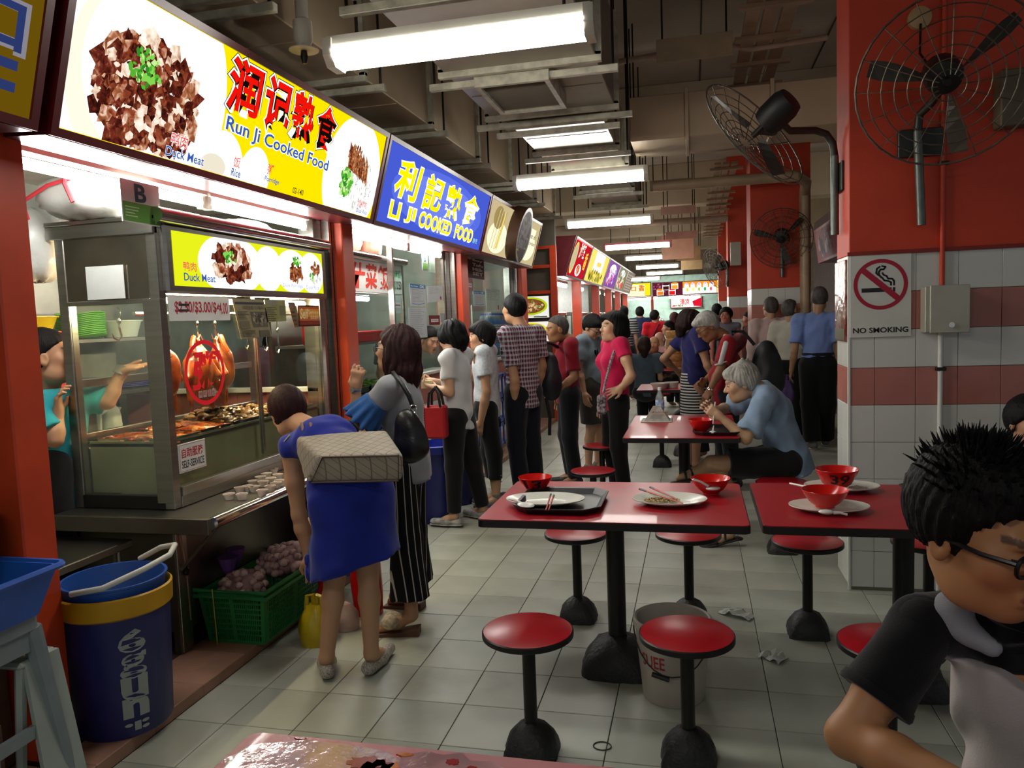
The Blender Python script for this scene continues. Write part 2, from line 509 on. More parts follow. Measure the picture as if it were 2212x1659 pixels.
# ---- walls
tag(put('wall_left', (MB().box(-6.6, -4.5, -3, 11.0, 0, 4.3), DARKIN)), 'dim steel clad back wall of the stalls', kind='structure')
tag(put('wall_far', (MB().box(-7, 9, 31, 31.2, 0, 4.3), mat('far_wall_paint', srgb('A89A88'), .8, var=.1))), 'far wall closing the hawker hall', kind='structure')
tag(put('wall_right', (MB().box(5.6, 5.8, 7.5, 32, 0, 4.3), mat('right_wall_paint', srgb('8A7F74'), .8, var=.1))), 'dim wall beyond the right-hand aisle', kind='structure')

# ---- tiled pillars with red upper part
def pillar(x0, x1, y0, y1, ztop, label, ts=.2, side=True, zt=1.82, pieces=True, xoff=0.0):
 p = thing('pillar', label, None, (x0, y0, 0), kind='structure')
 put('core', (MB().box(x0 + .012, x1 - .012, y0 + .012, y1 - .012, 0, zt), WGROUT), p)
 put('upper', (MB().box(x0, x1, y0, y1, zt, ztop, b=.004), REDP), p)
 rows = int(round(zt / ts)); n = 0
 pink = {2, 5, 7} if pieces == 1 else {5, 7}
 def row_m(r):            # counted from the top: white, pink, white, pink, white ...
  k = rows - 1 - r
  return PTILE if k in (1, 3) else WTILE
 xs = [x0]; x = x0 + xoff if xoff else x0 + ts
 while x < x1 - .01: xs.append(x); x += ts
 xs.append(x1)
 zs = [max(0, zt - ts * (rows - r)) for r in range(rows + 1)]
 gg = .0012; cache = {}
 def tile(bx):
  key = tuple(round(v, 3) for v in (bx[1] - bx[0], bx[3] - bx[2], bx[5] - bx[4])) + (bx[6].name,)
  if key not in cache:
   cache[key] = MB().box(0, bx[1] - bx[0], 0, bx[3] - bx[2], 0, bx[5] - bx[4], bx[6], b=.0012).mesh('tile', bx[6])
  o = bpy.data.objects.new('tile', cache[key]); COL.objects.link(o); o.parent = p
  o.location = (bx[0] - x0, bx[2] - y0, bx[4])
 for r in range(rows):
  m = row_m(r)
  for a, b_ in zip(xs[:-1], xs[1:]): tile((a + gg, b_ - gg, y0, y0 + .012, zs[r] + gg, zs[r + 1] - gg, m))
  if side:
   ys = [y0 + .012]; y = y0 + ts * .95
   while y < y1 - .02: ys.append(y); y += ts
   ys.append(y1)
   for a, b_ in zip(ys[:-1], ys[1:]): tile((x0, x0 + .012, a + gg, b_ - gg, zs[r] + gg, zs[r + 1] - gg, m))
 return p
P1 = pillar(.80, 2.3, 4.39, 4.74, 4.3, 'near red and tiled pillar carrying the no smoking sign', xoff=.125)
put('corner_bead', (MB().box(.792, .806, 4.384, 4.396, 0, 1.82, b=.002), mat('white_plastic_trim', srgb('D6D8D2'), .4, var=.05)), P1)
put('ledge', (MB().box(.79, 2.3, 4.375, 4.392, 1.815, 1.835), mat('red_ledge', srgb('7E2014'), .6, var=.1)), P1)
pillar(.69, 1.39, 10.0, 10.7, 4.3, 'red and tiled pillar behind the men in white shirts', zt=1.82)
pillar(.60, 1.35, 14.4, 15.1, 4.3, 'slim red pillar with striped tiles further down the hall', zt=1.82)
pillar(.58, 1.30, 19.4, 20.1, 4.3, 'farthest red pillar beside the drinks stall', zt=1.82)

# ---- red steel posts between the stalls
def post(x0, x1, y0, y1, z0, z1, label):
 p = thing('stall_post', label, None, ((x0 + x1) / 2, (y0 + y1) / 2, z0), kind='structure')
 put('shaft', (MB().box(x0, x1, y0, y1, z0, z1, b=.006), REDS), p)
 put('base_plate', (MB().box(x0 - .015, x1 + .02, y0 - .015, y1 + .015, z0, z0 + .008), BLACKM), p)
 return p
post(-2.42, -2.25, 2.10, 2.24, .05, 2.26, 'chipped red steel post beside the blue recycling bin')
post(-2.42, -2.25, 4.70, 4.87, .05, 2.26, 'orange red post between the yellow and the blue sign stall')
post(-2.42, -2.25, 7.36, 7.58, .05, 2.26, 'orange red post between the blue sign stall and the drinks stall')
post(-2.42, -2.25, 10.08, 10.42, .05, 2.26, 'orange red post at the end of the drinks stall')
# steel jamb and shutter track beside the posts
for y0, lab in ((4.50, 'steel door jamb left of the red post by the duck stall'), (7.18, 'steel window jamb beside the second red post'), (9.92, 'steel window jamb beside the third red post')):
 t = thing('door_jamb', lab, None, (-2.40, y0, .05), kind='structure')
 put('jamb', (MB().box(-2.47, -2.36, y0 + .02, y0 + .12, .05, 2.24, b=.004), STEEL), t)
 put('track', (MB().box(-2.36, -2.31, y0 + .13, y0 + .16, .05, 2.24).box(-2.36, -2.31, y0 + .175, y0 + .20, .05, 2.24), STEEL), t)
t = thing('door_jamb', 'brown painted jamb left of the nearest red post', None, (-2.42, 2.0, .05), kind='structure')
put('jamb', (MB().box(-2.44, -2.36, 1.86, 2.09, .05, 2.25, b=.004), PANELB), t)
put('track', (MB().box(-2.50, -2.44, 1.72, 1.86, .05, 2.25, b=.004), BLACKM), t)

# partitions between stalls
for y0, lab in ((1.95, 'brown partition beside the nearest stall'), (4.72, 'low partition wall between the first two stalls'), (7.42, 'partition wall behind the second post'), (10.2, 'partition wall at the end of the drinks stall')):
 tag(put('wall_partition', (MB().box(-4.5, -2.43, y0, y0 + .09, .05, 1.12 if 4 < y0 < 5 else 3.0), DARKIN)), lab, kind='structure')
# stall soffit
for a, b_ in ((-1, 1.9), (2.25, 4.69), (4.88, 7.35), (7.59, 10.07)):
 tag(put('ceiling_stall', (MB().box(-4.5, -2.25, a, b_, 2.62, 2.66), mat('stall_soffit', srgb('B4B4AC'), .5, var=.1))), 'pale soffit panel above the stall counter', kind='structure')
tag(put('trim_1', (MB().box(-2.44, -2.30, -1, 10.5, 2.255, 2.45, b=.004), MAROON)), 'maroon header beam above the stall openings', kind='structure')
# tiled low walls under the windows
def low_wall(x0, x1, y0, y1, z1, label, axis='y', n=6, rows=4):
 w = thing('wall_low', label, None, ((x0 + x1) / 2, (y0 + y1) / 2, .05), kind='structure')
 put('core', (MB().box(x0 + .0, x1 - .01, y0, y1, .05, z1), WGROUT), w)
 for r in range(rows):
  za, zb = .05 + (z1 - .05) * r / rows, .05 + (z1 - .05) * (r + 1) / rows
  for k in range(n):
   a, b_ = y0 + (y1 - y0) * k / n, y0 + (y1 - y0) * (k + 1) / n
   put('tile', (MB().box(x1 - .012, x1, a + .0015, b_ - .0015, za + .0015, zb - .0015, b=.001), PTILE if r >= rows - 1 else WTILE), w)
 put('sill', (MB().box(x0 - .02, x1 + .03, y0, y1, z1, z1 + .03, b=.004), mat('white_sill', srgb('C9C8C0'), .4, var=.06)), w)
low_wall(-2.52, -2.38, 5.9, 7.18, 1.08, 'pink and white tiled wall under the second stall window', n=5)
low_wall(-2.52, -2.38, 7.60, 9.92, 1.06, 'pink and white tiled wall under the drinks stall window', n=9)
w = thing('wall_low', 'pink tiled side wall behind the duck display', None, (-2.9, 4.6, .05), kind='structure')
for r in range(4):
 for k in range(7):
  put('tile', (MB().box(-3.9 + k * .22, -3.683 + k * .22, 4.57, 4.582, .05 + r * .27, .317 + r * .27, b=.001), PTILE), w)
put('sill', (MB().box(-3.9, -2.37, 4.52, 4.60, 1.13, 1.16, b=.003), mat('white_sill', srgb('C9C8C0'), .4)), w)
# end wall of the stall block seen across the side aisle
w = thing('wall_side', 'red framed panel wall across the side aisle', None, (-2.6, 11.3, 0), kind='structure')
put('panel', (MB().box(-4.5, -2.0, 11.32, 11.42, 0, 3.2), mat('grey_door_panel', srgb('5C554A'), .5, var=.1)), w)
for x in (-2.08, -2.72):
 put('stile', (MB().box(x, x + .10, 11.26, 11.32, 0, 2.62, b=.004), REDS), w)
for z in (1.92, 2.30, 2.58):
 put('rail', (MB().box(-2.72, -1.98, 11.265, 11.315, z, z + .05, b=.004), REDS), w)

# ================================================================ ceiling services and lamps
FIXW = mat('white_lamp_housing', srgb('C6C2B4'), .45, var=.06, vscale=5)
def lamp(y, z, x0, x1, label, rods=4.3, strength=1.0, housing=FIXW):
 L = thing('fluorescent_light', label, 'ceiling light', ((x0 + x1) / 2, y, z), 'fluorescent battens in a row down the hall')
 prof = [(y - .07, z + .125), (y + .07, z + .125), (y + .078, z + .07), (y - .078, z + .07)]
 put('housing', (MB().prism(prof, 'x', x0, x1), housing), L)
 em = emitter('tube_diffuser', (1.0, .97, .90), TUBE)
 pr = []
 for k in range(11):
  a = -.5 + (PI + 1.0) * k / 10; pr.append((y + .092 * math.cos(a), z + .052 - .056 * math.sin(a)))
 d = put('diffuser', (MB().prism(pr, 'x', x0 + .03, x1 - .03), em), L)
 for xa, xb in ((x0 - .012, x0 + .03), (x1 - .03, x1 + .012)):
  put('end_cap', (MB().prism([(y - .085, z + .115), (y + .085, z + .115), (y + .088, z + .04), (y + .05, z - .006), (y - .05, z - .006), (y - .088, z + .04)], 'x', xa, xb), housing), L)
 if rods:
  for x in (x0 + .12, x1 - .12):
   put('hanger_rod', (MB().tube([(x, y, z + .11), (x, y, rods)], .008, 6), BLACKM), L)
 return L
names = ['nearest long fluorescent batten hanging above the aisle', 'second fluorescent batten under the air ducts', 'third fluorescent batten above the crowd',
         'pinkish fluorescent batten beside the red far sign', 'fifth fluorescent batten down the hall', 'sixth fluorescent batten down the hall',
         'last fluorescent batten near the drinks stall', 'fluorescent batten low beside the yellow far sign']
pinkh = mat('pink_lamp_housing', srgb('C07A78'), .45, var=.06)
for k, (y, z, x0, x1) in enumerate(((3.36, 2.73, -1.60, -.40), (7.06, 2.75, -1.60, -.39), (10.84, 2.81, -1.74, -.54), (14.2, 2.76, -1.59, -.39),
         (18.4, 2.85, -1.58, -.38), (22.0, 2.85, -1.6, -.4), (26.0, 2.88, -1.55, -.35))):
 lamp(y, z, x0, x1, names[k], housing=pinkh if k == 3 else FIXW, rods=(3.02, 2.98)[k] if k < 2 else 4.3)
lamp(24.0, 2.62, -2.1, -1.0, names[7])
# the same battens continue behind the photographer and over the next aisle
for y in (-.6,):
 lamp(y, 2.73, -1.6, -.4, 'fluorescent batten behind the viewpoint')
lamp(12.5, 2.9, 2.4, 3.6, 'fluorescent batten above the side aisle by the men in white')

# ---- big air ducts
def duct(name, label, x0, x1, z0, z1, secs, m, bar=FIXW, drop=True, lipx=True):
 D = thing(name, label, 'duct', ((x0 + x1) / 2, secs[0], z0))
 for a, b_ in zip(secs[:-1], secs[1:]):
  put('duct_section', (MB().box(x0, x1, a + .012, b_ - .012, z0, z1, b=.006), m), D)
  put('seam', (MB().box(x0 + .02, x1 - .02, (a + b_) / 2 - .006, (a + b_) / 2 + .006, z0 - .004, z0 + .002), m), D)
 for a in secs:
  put('flange', (MB().box(x0 - .035, x1 + .035, a - .02, a + .02, z0 - .035, z0 + .02, b=.003).box(x0 - .035, x0, a - .02, a + .02, z0, z1 + .03).box(x1, x1 + .035, a - .02, a + .02, z0, z1 + .03), bar), D)
  if drop:
   put('hanger', (MB().box(x0 - .12, x1 + .12, a + .06, a + .10, z0 - .075, z0 - .035, b=.003), bar), D)
   for x in (x0 - .09, x1 + .09):
    put('hanger_rod', (MB().tube([(x, a + .08, z0 - .04), (x, a + .08, 4.3)], .008, 6), BLACKM), D)
 return D
BARW = mat('dirty_white_bar', srgb('A9A592'), .55, var=.25, vscale=14)
dl = duct('air_duct', 'dark exhaust duct running above the stall signs', -2.85, -1.9, 3.02, 3.75, [-.5, .7, 1.9, 3.1, 4.34, 5.54, 6.82, 8.12, 9.4, 10.7], DUCTP, BARW)
dm = duct('air_duct', 'wide shiny supply duct above the aisle', -1.42, -.52, 3.02, 3.62, [2.05, 3.25, 4.46, 5.50], GALV, BARW)
g = thing('air_grille', 'rectangular air grille under the wide duct', 'air grille', (-1.0, 4.8, 2.92))
put('frame', (MB().box(-1.25, -.80, 4.50, 4.53, 2.93, 3.02).box(-1.25, -.80, 5.12, 5.15, 2.93, 3.02).box(-1.25, -1.22, 4.53, 5.12, 2.93, 3.02).box(-.83, -.80, 4.53, 5.12, 2.93, 3.02), BARW), g)
for k in range(22):
 put('louvre', (MB().add([(-1.22, 4.535 + k * .0266, 2.945), (-.83, 4.535 + k * .0266, 2.945), (-.83, 4.555 + k * .0266, 2.965), (-1.22, 4.555 + k * .0266, 2.965)], [(0, 1, 2, 3)]), DARKC), g)
put('backing', (MB().box(-1.22, -.83, 4.53, 5.12, 2.975, 2.985), BLACKM), g)
# narrower stages of the duct
dn = duct('air_duct', 'narrower bright duct stage lit by the second batten', -1.30, -.62, 2.98, 3.45, [5.62, 6.6, 7.5], mat('lit_galvanised', srgb('B8B2A4'), .22, .85, var=.06, vscale=4, bump=.03, bscale=18), BARW)  # lighter galvanised copy: the batten's glare is put into its colour
dn2 = duct('air_duct', 'far narrow duct stage above the third batten', -1.22, -.66, 2.98, 3.35, [7.62, 8.8, 9.9], GALV, BARW)
# tan cross duct to the right
cd = thing('air_duct', 'tan cross duct reaching to the red pillar', 'duct', (.3, 6.65, 3.0))
for a, b_ in ((-.50, -.05), (-.03, .62), (.64, 1.4), (1.42, 2.6)):
 put('duct_section', (MB().box(a, b_, 6.62, 7.25, 3.0, 3.36, b=.006), DUCTP), cd)
for a in (-.05, .62, 1.4):
 put('flange', (MB().box(a, a + .03, 6.59, 7.28, 2.97, 3.39, b=.003), DUCTP), cd)
# cable trays, hangers and pipes
TRAY = mat('cable_tray_metal', srgb('9A7F66'), .5, .4, var=.12, vscale=6)
def tray(x, y0, y1, z, label, n=9, w=.36):
 T = thing('cable_tray', label, 'cable tray', (x, y0, z))
 for dx in (-w / 2, -w / 6, w / 6):
  put('rail', (MB().box(x + dx, x + dx + w * .26, y0, y1, z, z + .03, b=.002), TRAY), T)
 for k in range(n):
  y = y0 + (y1 - y0) * (k + .3) / n
  put('rung', (MB().box(x - w / 2 - .05, x + w / 2 + .05, y, y + .06, z - .03, z, b=.002), TRAY), T)
 return T
tray(.55, 3.4, 9.5, 3.55, 'tan cable tray with rungs running along the ceiling', n=10)
tray(.42, 9.9, 19.0, 3.35, 'far cable tray above the crowd', n=14, w=.3)
PIPE = mat('painted_pipe', srgb('A08A76'), .5, var=.12, vscale=6)
def pipe(pts, r, label, m=PIPE, cat='pipe', n=10):
 o = solo('ceiling_pipe', MB().tube(pts, r, n), m, label, cat, smooth=True)
 return o
pipe([(-.9, 6.35, 3.55), (.1, 6.3, 3.60), (.25, 6.3, 3.60), (.45, 6.3, 3.54), (1.0, 6.3, 3.56)], .022, 'thin conduit crossing below the ceiling panels')
pipe([(-.45, 9.3, 3.05), (1.15, 9.3, 3.05), (1.27, 9.5, 3.0), (1.30, 9.85, 2.9), (1.31, 9.88, 0)], .062, 'tan drain pipe with a bend coming down by the second pillar', mat('drain_pipe', srgb('A58C70'), .45, var=.12, vscale=5))
pipe([(-2.5, 14.2, 3.2), (.6, 14.2, 3.2)], .06, 'far tan pipe crossing the hall')
# white drop pipe over the yellow sign
dp = thing('drop_pipe', 'white pipe end with a sprinkler above the yellow sign', 'pipe', (-1.72, 3.3, 2.82))
put('tube', (MB().tube([(-1.78, 3.42, 2.97), (-1.78, 3.42, 4.3)], .030, 12), FIXW), dp, smooth=True)
put('socket', (MB().lathe([(.03, .10), (.045, .09), (.045, 0), (.03, -.03)], (-1.78, 3.42, 2.90), 14), FIXW), dp, smooth=True)
put('plate', (MB().lathe([(.02, .004), (.07, .004), (.07, 0), (.02, 0)], (-1.78, 3.42, 2.855), 18), FIXW), dp, smooth=True)
put('nozzle', (MB().lathe([(.014, 0), (.018, -.03), (.010, -.06)], (-1.78, 3.42, 2.855), 10), BLACKM), dp, smooth=True)
# row of small hanging plates
for k, (x, y, z, w, h, c) in enumerate(((.03, 6.0, 3.42, .55, .17, 'A08E6E'), (-.28, 10.6, 3.20, .55, .14, '8A8468'), (-.22, 12.2, 3.08, .52, .12, '9A7262'), (-.2, 13.9, 2.86, .55, .13, 'C08A76'), (-.30, 15.5, 2.62, .62, .48, 'B98A70'), (-.1, 17.2, 2.7, .5, .3, 'C09A70'), (-.05, 19, 2.6, .5, .22, 'C0A070'))):
 H = thing('hanging_plate', ['tan blank sign plate hanging near the front tray', 'grey green blank plate hanging in the middle', 'brown blank plate hanging lower', 'pinkish blank plate hanging far back', 'large tan box hanging far back', 'tan plate behind the hanging box', 'farthest tan hanging plate'][k], 'hanging plate', (x, y, z))
 put('plate', (MB().box(x - w / 2, x + w / 2, y, y + .03, z, z + h, b=.003), mat('plate_' + c, srgb(c), .6, var=.08)), H)
 for dx in (-w * .42, w * .42):
  put('rod', (MB().tube([(x + dx, y + .015, z + h), (x + dx, y + .015, 4.3)], .008, 6), BLACKM), H)

# ================================================================ tables, stools and what stands on them
LAM = mat('red_laminate', srgb('9E1420'), .36, var=.08, vscale=6, bump=.01, bscale=80, coat=.08)
LAMS = mat('red_stool_laminate', srgb('A5121E'), .30, var=.07, vscale=7, bump=.01, bscale=80)
RIM = mat('black_table_edge', srgb('12100F'), .4, var=.2, vscale=10)
CEM = mat('black_painted_cement', srgb('1E1E1E'), .55, var=.3, vscale=25, bump=.5, bscale=60)
def rrect(x0, x1, y0, y1, r, n=5):
 pts = []
 for cx, cy, a0 in ((x1 - r, y1 - r, 0), (x0 + r, y1 - r, 90), (x0 + r, y0 + r, 180), (x1 - r, y0 + r, 270)):
  for k in range(n + 1):
   a = math.radians(a0 + 90 * k / n); pts.append((cx + r * math.cos(a), cy + r * math.sin(a)))
 return pts
def foot_block(x, y, w, h, top, name='cement_base'):
 """rough cement footing, square below and domed above"""
 v = []; F = []; n = 28; lev = ((1.0, 0), (.98, .25), (.86, .55), (.62, .82), (.30, 1.0))
 for li, (s, t) in enumerate(lev):
  for k in range(n):
   a = 2 * PI * k / n; c, d = math.cos(a), math.sin(a)
   q = (1 / max(abs(c), abs(d))) ** (.85 * (1 - t)) * (1 + random.uniform(-.03, .03))
   v.append((x + w * s * c * q, y + w * s * d * q, h * t + random.uniform(-.004, .004) * (t > 0)))
 for i in range(len(lev) - 1):
  for k in range(n): F.append((i * n + k, i * n + (k + 1) % n, (i + 1) * n + (k + 1) % n, (i + 1) * n + k))
 F.append(list(range((len(lev) - 1) * n, len(lev) * n)))
 return MB().add(v, F)
def table(x0, x1, y0, y1, label, group='red dining tables', z=.75, legs=None, base=True):
 cx, cy = (x0 + x1) / 2, (y0 + y1) / 2
 T = thing('dining_table', label, 'table', (cx, cy, 0), group)
 put('tabletop', (MB().prism(rrect(x0 + .004, x1 - .004, y0 + .004, y1 - .004, .025), 'z', z - .003, z), LAM), T)
 put('edge_band', (MB().prism(rrect(x0, x1, y0, y1, .028), 'z', z - .032, z - .003), RIM), T)
 for (lx, ly) in (legs or ((cx, cy),)):
  put('leg', (MB().lathe([(.040, .06), (.040, z - .04)], (lx, ly, 0), 16), BLACKM), T, smooth=True)
  put('bracket', (MB().box(lx - .12, lx + .12, ly - .12, ly + .12, z - .045, z - .032), BLACKM), T)
  if base: put('cement_base', (foot_block(lx, ly, .155, .15, 0), CEM), T, smooth=True)
 return T
def stool(x, y, label, h=.455, r=.162, group='round red stools'):
 S = thing('round_stool', label, 'stool', (x, y, 0), group)
 put('seat', (MB().lathe([(0, h), (r - .006, h), (r - .004, h - .001)], (x, y, 0), 40), LAMS), S, smooth=True)
 put('seat_rim', (MB().lathe([(r - .004, h - .0005), (r, h - .004), (r, h - .020), (r - .006, h - .024), (0, h - .024)], (x, y, 0), 40), RIM), S, smooth=True)
 put('post', (MB().lathe([(.024, .05), (.024, h - .02)], (x, y, 0), 14), BLACKM), S, smooth=True)
 put('cement_base', (foot_block(x, y, .095, .115, 0), CEM), S, smooth=True)
 return S
T1 = table(-.87, .19, 2.90, 3.64, 'red table in the middle with tray, plates and bowls', legs=((-.355, 3.27),))
T2 = table(.232, 1.30, 2.91, 3.66, 'red table beside the tiled pillar with two bowls', legs=((.80, 3.28),))
T0 = table(-.872, .19, .55, 1.292, 'wet red table corner at the bottom edge with sauce smears', legs=((-.35, .92),))
T3 = table(-.475, .27, 4.97, 6.12, 'red table where the grey haired man eats', legs=((-.09, 5.55),))
stool(*(-0.593, 2.549, 0)[:2], 'red stool left of the white bucket, nearest to the viewer')
stool(*(-0.046, 2.6, 0)[:2], 'red stool standing in front of the white bucket')
stool(*(-0.61, 3.792, 0)[:2], 'red stool behind the table on the tray side')
stool(*(-0.051, 3.841, 0)[:2], 'red stool behind the middle table near the fallen tissue')
stool(*(0.5, 3.76, 0)[:2], 'red stool at the pillar table next to the crumpled tissue')
stool(*(1.039, 3.817, 0)[:2], 'red stool under the pillar table behind the seated young man')
stool(.60, 2.62, 'red stool half hidden by the arm of the young man')
stool(1.15, 2.62, 'red stool behind the young man in the polo shirt')
stool(*(0.523, 5.071, 0)[:2], 'red stool base carrying the grey haired man')
stool(*(-0.79, 6.441, 0)[:2], 'red stool near the woman in pink, farther one')
stool(*(-0.727, 5.374, 0)[:2], 'red stool near the woman in pink, nearer one')
stool(.60, 6.05, 'red stool behind the grey haired man')
# far tables partly hidden by the crowd
T4 = table(-.62, .44, 8.2, 8.95, 'far table with foam boxes and drink cups', legs=((-.1, 8.55),))
T5 = table(-.75, .31, 11.0, 11.75, 'far table where the seated diners gather', legs=((-.2, 11.4),))
for x, y, l in ((-.35, 7.86, 'far stool left under the foam box table'), (.2, 7.86, 'far stool right under the foam box table'), (-.5, 10.7, 'far stool under the grey backed diner'), (.05, 10.7, 'empty far stool beside the grey backed diner')):
 stool(x, y, l)

# ---- tableware
MEL = mat('white_melamine', srgb('D9DACE'), .22, var=.04, vscale=10)
REDB = mat('red_melamine', srgb('C8150F'), .20, var=.06, vscale=12)
BLKT = mat('black_tray_plastic', srgb('1A1A1C'), .35, var=.25, vscale=30, bump=.05, bscale=200)
GRNT = mat('dark_green_tray_plastic', srgb('1B2A26'), .35, var=.25, vscale=30, bump=.05, bscale=200)
def plate(x, y, z, rx, ry, label, rz=0.0, food=None):
 P = thing('plate', label, 'plate', (x, y, z), 'white oval plates', rz=0)
 prof = [(0, .004), (.55, .004), (.62, .006), (.95, .022), (1.0, .024), (1.0, .020), (.62, .001), (.5, 0), (0, 0)]
 mb = MB().lathe(prof, (0, 0, 0), 36, None, rx, ry)
 mb.v = [(x + p[0] * math.cos(rz) - p[1] * math.sin(rz), y + p[0] * math.sin(rz) + p[1] * math.cos(rz), z + p[2]) for p in mb.v]
 put('dish', (mb, MEL), P, smooth=True)
 return P
def bowl(x, y, z, r, label, h=.07, text=None, tilt=0.0, face=-PI / 2, m=REDB, group='red melamine bowls'):
 B = thing('bowl', label, 'bowl', (x, y, z), group)
 prof = [(0, .006), (.30 * r, .008), (.62 * r, .025), (.9 * r, h * .8), (r, h), (r * 1.01, h * .985), (.93 * r, h * .75), (.68 * r, .022), (.42 * r, .004), (.42 * r, 0), (0, 0)]
 mb = MB().lathe(prof, (x, y, z), 32); put('shell', (mb, m), B, smooth=True)
 if text:
  co, F, asp = text2d(text, .02)[:3]
  w = .075; hh = w / asp if asp > .3 else .05
  hh = min(hh, .042); vv = []
  for a, b_ in co:
   zz = h * .34 + hh * float(b_); t = (zz - .022) / (h * .75 - .022); rr = (.68 + (.93 - .68) * t) * r + .0012
   th = face + (float(a) - .5) * w / (r * .85)
   vv.append((x + rr * math.cos(th), y + rr * math.sin(th), z + zz))
  put('painted_number', (MB().add(vv, F), ink('101010')), B)
 return B
def spoon(p, q, label, c='D8D8D2', bowl_w=.022, z0=0):
 S = thing('spoon', label, 'spoon', p, 'white plastic spoons')
 p, q = Vector(p), Vector(q); d = (q - p).normalized()
 put('handle', (MB().tube([p, p * .5 + q * .5 + Vector((0, 0, .004)), q], [.0045, .005, .006], 6), mat('white_spoon_plastic', srgb(c), .3, var=.03)), S, smooth=True)
 e = q + d * .025
 put('scoop', (MB().ell(e, (bowl_w * 1.5, bowl_w, .009), None, 14, 8, rot=Matrix.Rotation(math.atan2(d.y, d.x), 3, 'Z')), mat('white_spoon_plastic', srgb(c), .3)), S, smooth=True)
 return S
def chopstick(p, q, label, tip=True):
 S = thing('chopstick', label, 'chopstick', p, 'red chopsticks')
 p, q = Vector(p), Vector(q); a = p + (q - p) * .18
 put('stick', (MB().tube([a, q], [.0042, .0028], 6), mat('red_chopstick', srgb('B02A1E'), .35, var=.1)), S, smooth=True)
 put('grip', (MB().tube([p, a], [.0046, .0042], 6), mat('black_chopstick_end', srgb('1A1210'), .35)), S, smooth=True)
 return S
def tray(x0, x1, y0, y1, z, label, m, cut=.06):
 T = thing('serving_tray', label, 'tray', ((x0 + x1) / 2, (y0 + y1) / 2, z), 'cafeteria trays')
 def octo(g, zz):
  c = cut
  return [(x0 + c - g * .4, y0 - g, zz), (x1 - c + g * .4, y0 - g, zz), (x1 + g, y0 + c - g * .4, zz), (x1 + g, y1 - c + g * .4, zz), (x1 - c + g * .4, y1 + g, zz), (x0 + c - g * .4, y1 + g, zz), (x0 - g, y1 - c + g * .4, zz), (x0 - g, y0 + c - g * .4, zz)]
 R = [octo(-.022, z), octo(-.004, z + .022), octo(.004, z + .024), octo(.004, z + .021), octo(-.020, z - .0)]
 R = [octo(-.024, z + .004), octo(-.006, z + .024), octo(.006, z + .026), octo(.006, z + .021), octo(-.012, z)]
 v = [p for r in R for p in r]; F = [tuple(range(8))]
 for i in range(4):
  for k in range(8): F.append((i * 8 + k, i * 8 + (k + 1) % 8, (i + 1) * 8 + (k + 1) % 8, (i + 1) * 8 + k))
 F.append(tuple(range(32, 40))[::-1])
 put('pan', (MB().add(v, F), m), T)
 return T
Z1 = .751
tray(-.745, -.39, 2.99, 3.39, Z1, 'black octagonal tray on the middle table', BLKT)
plate(*(-0.637, 3.163, 0.765)[:2], Z1 + .006, .17, .115, 'empty oval plate with soup spoon on the black tray', rz=.05)
bowl(*(-0.731, 3.407, 0.75)[:2], Z1, .078, 'red bowl numbered 13 beside the black tray', text='13')
spoon((-0.778, 3.09, 0.79), (-0.71, 3.035, 0.785), 'white soup spoon resting on the tray plate', bowl_w=.03)
chopstick((-0.621, 3.209, 0.785), (-0.591, 2.937, 0.785), 'upper red chopstick lying across the tray plate')
chopstick((-0.605, 3.192, 0.785), (-0.58, 2.938, 0.785), 'lower red chopstick lying across the tray plate')
p = plate(*(-0.117, 3.229, 0.755)[:2], Z1, .155, .115, 'oval plate with leftover fried rice and chopsticks')
fr = MB(); fc = (-0.148, 3.239, 0.762)
for k in range(260):
 a = random.uniform(0, 2 * PI); q = math.sqrt(random.random());
 fr.ell((fc[0] + .075 * q * math.cos(a), fc[1] + .04 * q * math.sin(a), Z1 + .012 + .010 * (1 - q) * random.random()), (.005, .0035, .003), random.choice((mat('rice_grain', srgb('B79B5E'), .5), mat('rice_grain_pale', srgb('C9B98C'), .5), mat('rice_brown', srgb('7A5A28'), .5))), 5, 3, rot=Matrix.Rotation(random.uniform(0, 3), 3, 'Z'))
tag(put('fried_rice', fr, p), kind='stuff')
chopstick((-0.245, 3.276, 0.8), (-0.06, 3.115, 0.78), 'left red chopstick across the fried rice plate')
chopstick((-0.202, 3.315, 0.8), (-0.085, 3.185, 0.78), 'right red chopstick across the fried rice plate')
bowl(*(0.055, 3.426, 0.75)[:2], Z1, .085, 'red bowl with white sticker and spoon at the table edge')
spoon((-0.019, 3.324, 0.835), (0.044, 3.349, 0.8), 'white spoon sticking out of the stickered bowl')
B = bpy.data.objects[-1] if False else None
tray(.85, 1.22, 3.22, 3.60, Z1, 'dark green octagonal tray on the pillar table', GRNT)
p1 = plate(*(0.612, 3.533, 0.755)[:2], Z1, .155, .105, 'oval plate with rice under the bowl numbered 39')
bowl(*(0.59, 3.514, 0.765)[:2], Z1 + .012, .088, 'red bowl numbered 39 standing on an oval plate', text='39', h=.085)
p2 = plate(*(0.501, 3.164, 0.755)[:2], Z1, .150, .105, 'oval plate under the tilted red bowl')
bowl(*(0.489, 3.175, 0.765)[:2], Z1 + .012, .088, 'plain red bowl on the nearer oval plate')
rm = MB(); rc = (0.67, 3.497, 0.77)
for k in range(120):
 a = random.uniform(0, 2 * PI); q = math.sqrt(random.random())
 rm.ell((rc[0] + .04 * q * math.cos(a), rc[1] + .03 * q * math.sin(a), Z1 + .016 + .014 * (1 - q) * random.random()), (.006, .003, .003), mat('white_rice', srgb('C9C6B6'), .5), 5, 3, rot=Matrix.Rotation(random.uniform(0, 3), 3, 'Z'))
tag(put('white_rice', rm, p1), kind='stuff')
spoon((0.391, 3.472, 0.79), (0.524, 3.308, 0.785), 'long white spoon resting on the rice plate')
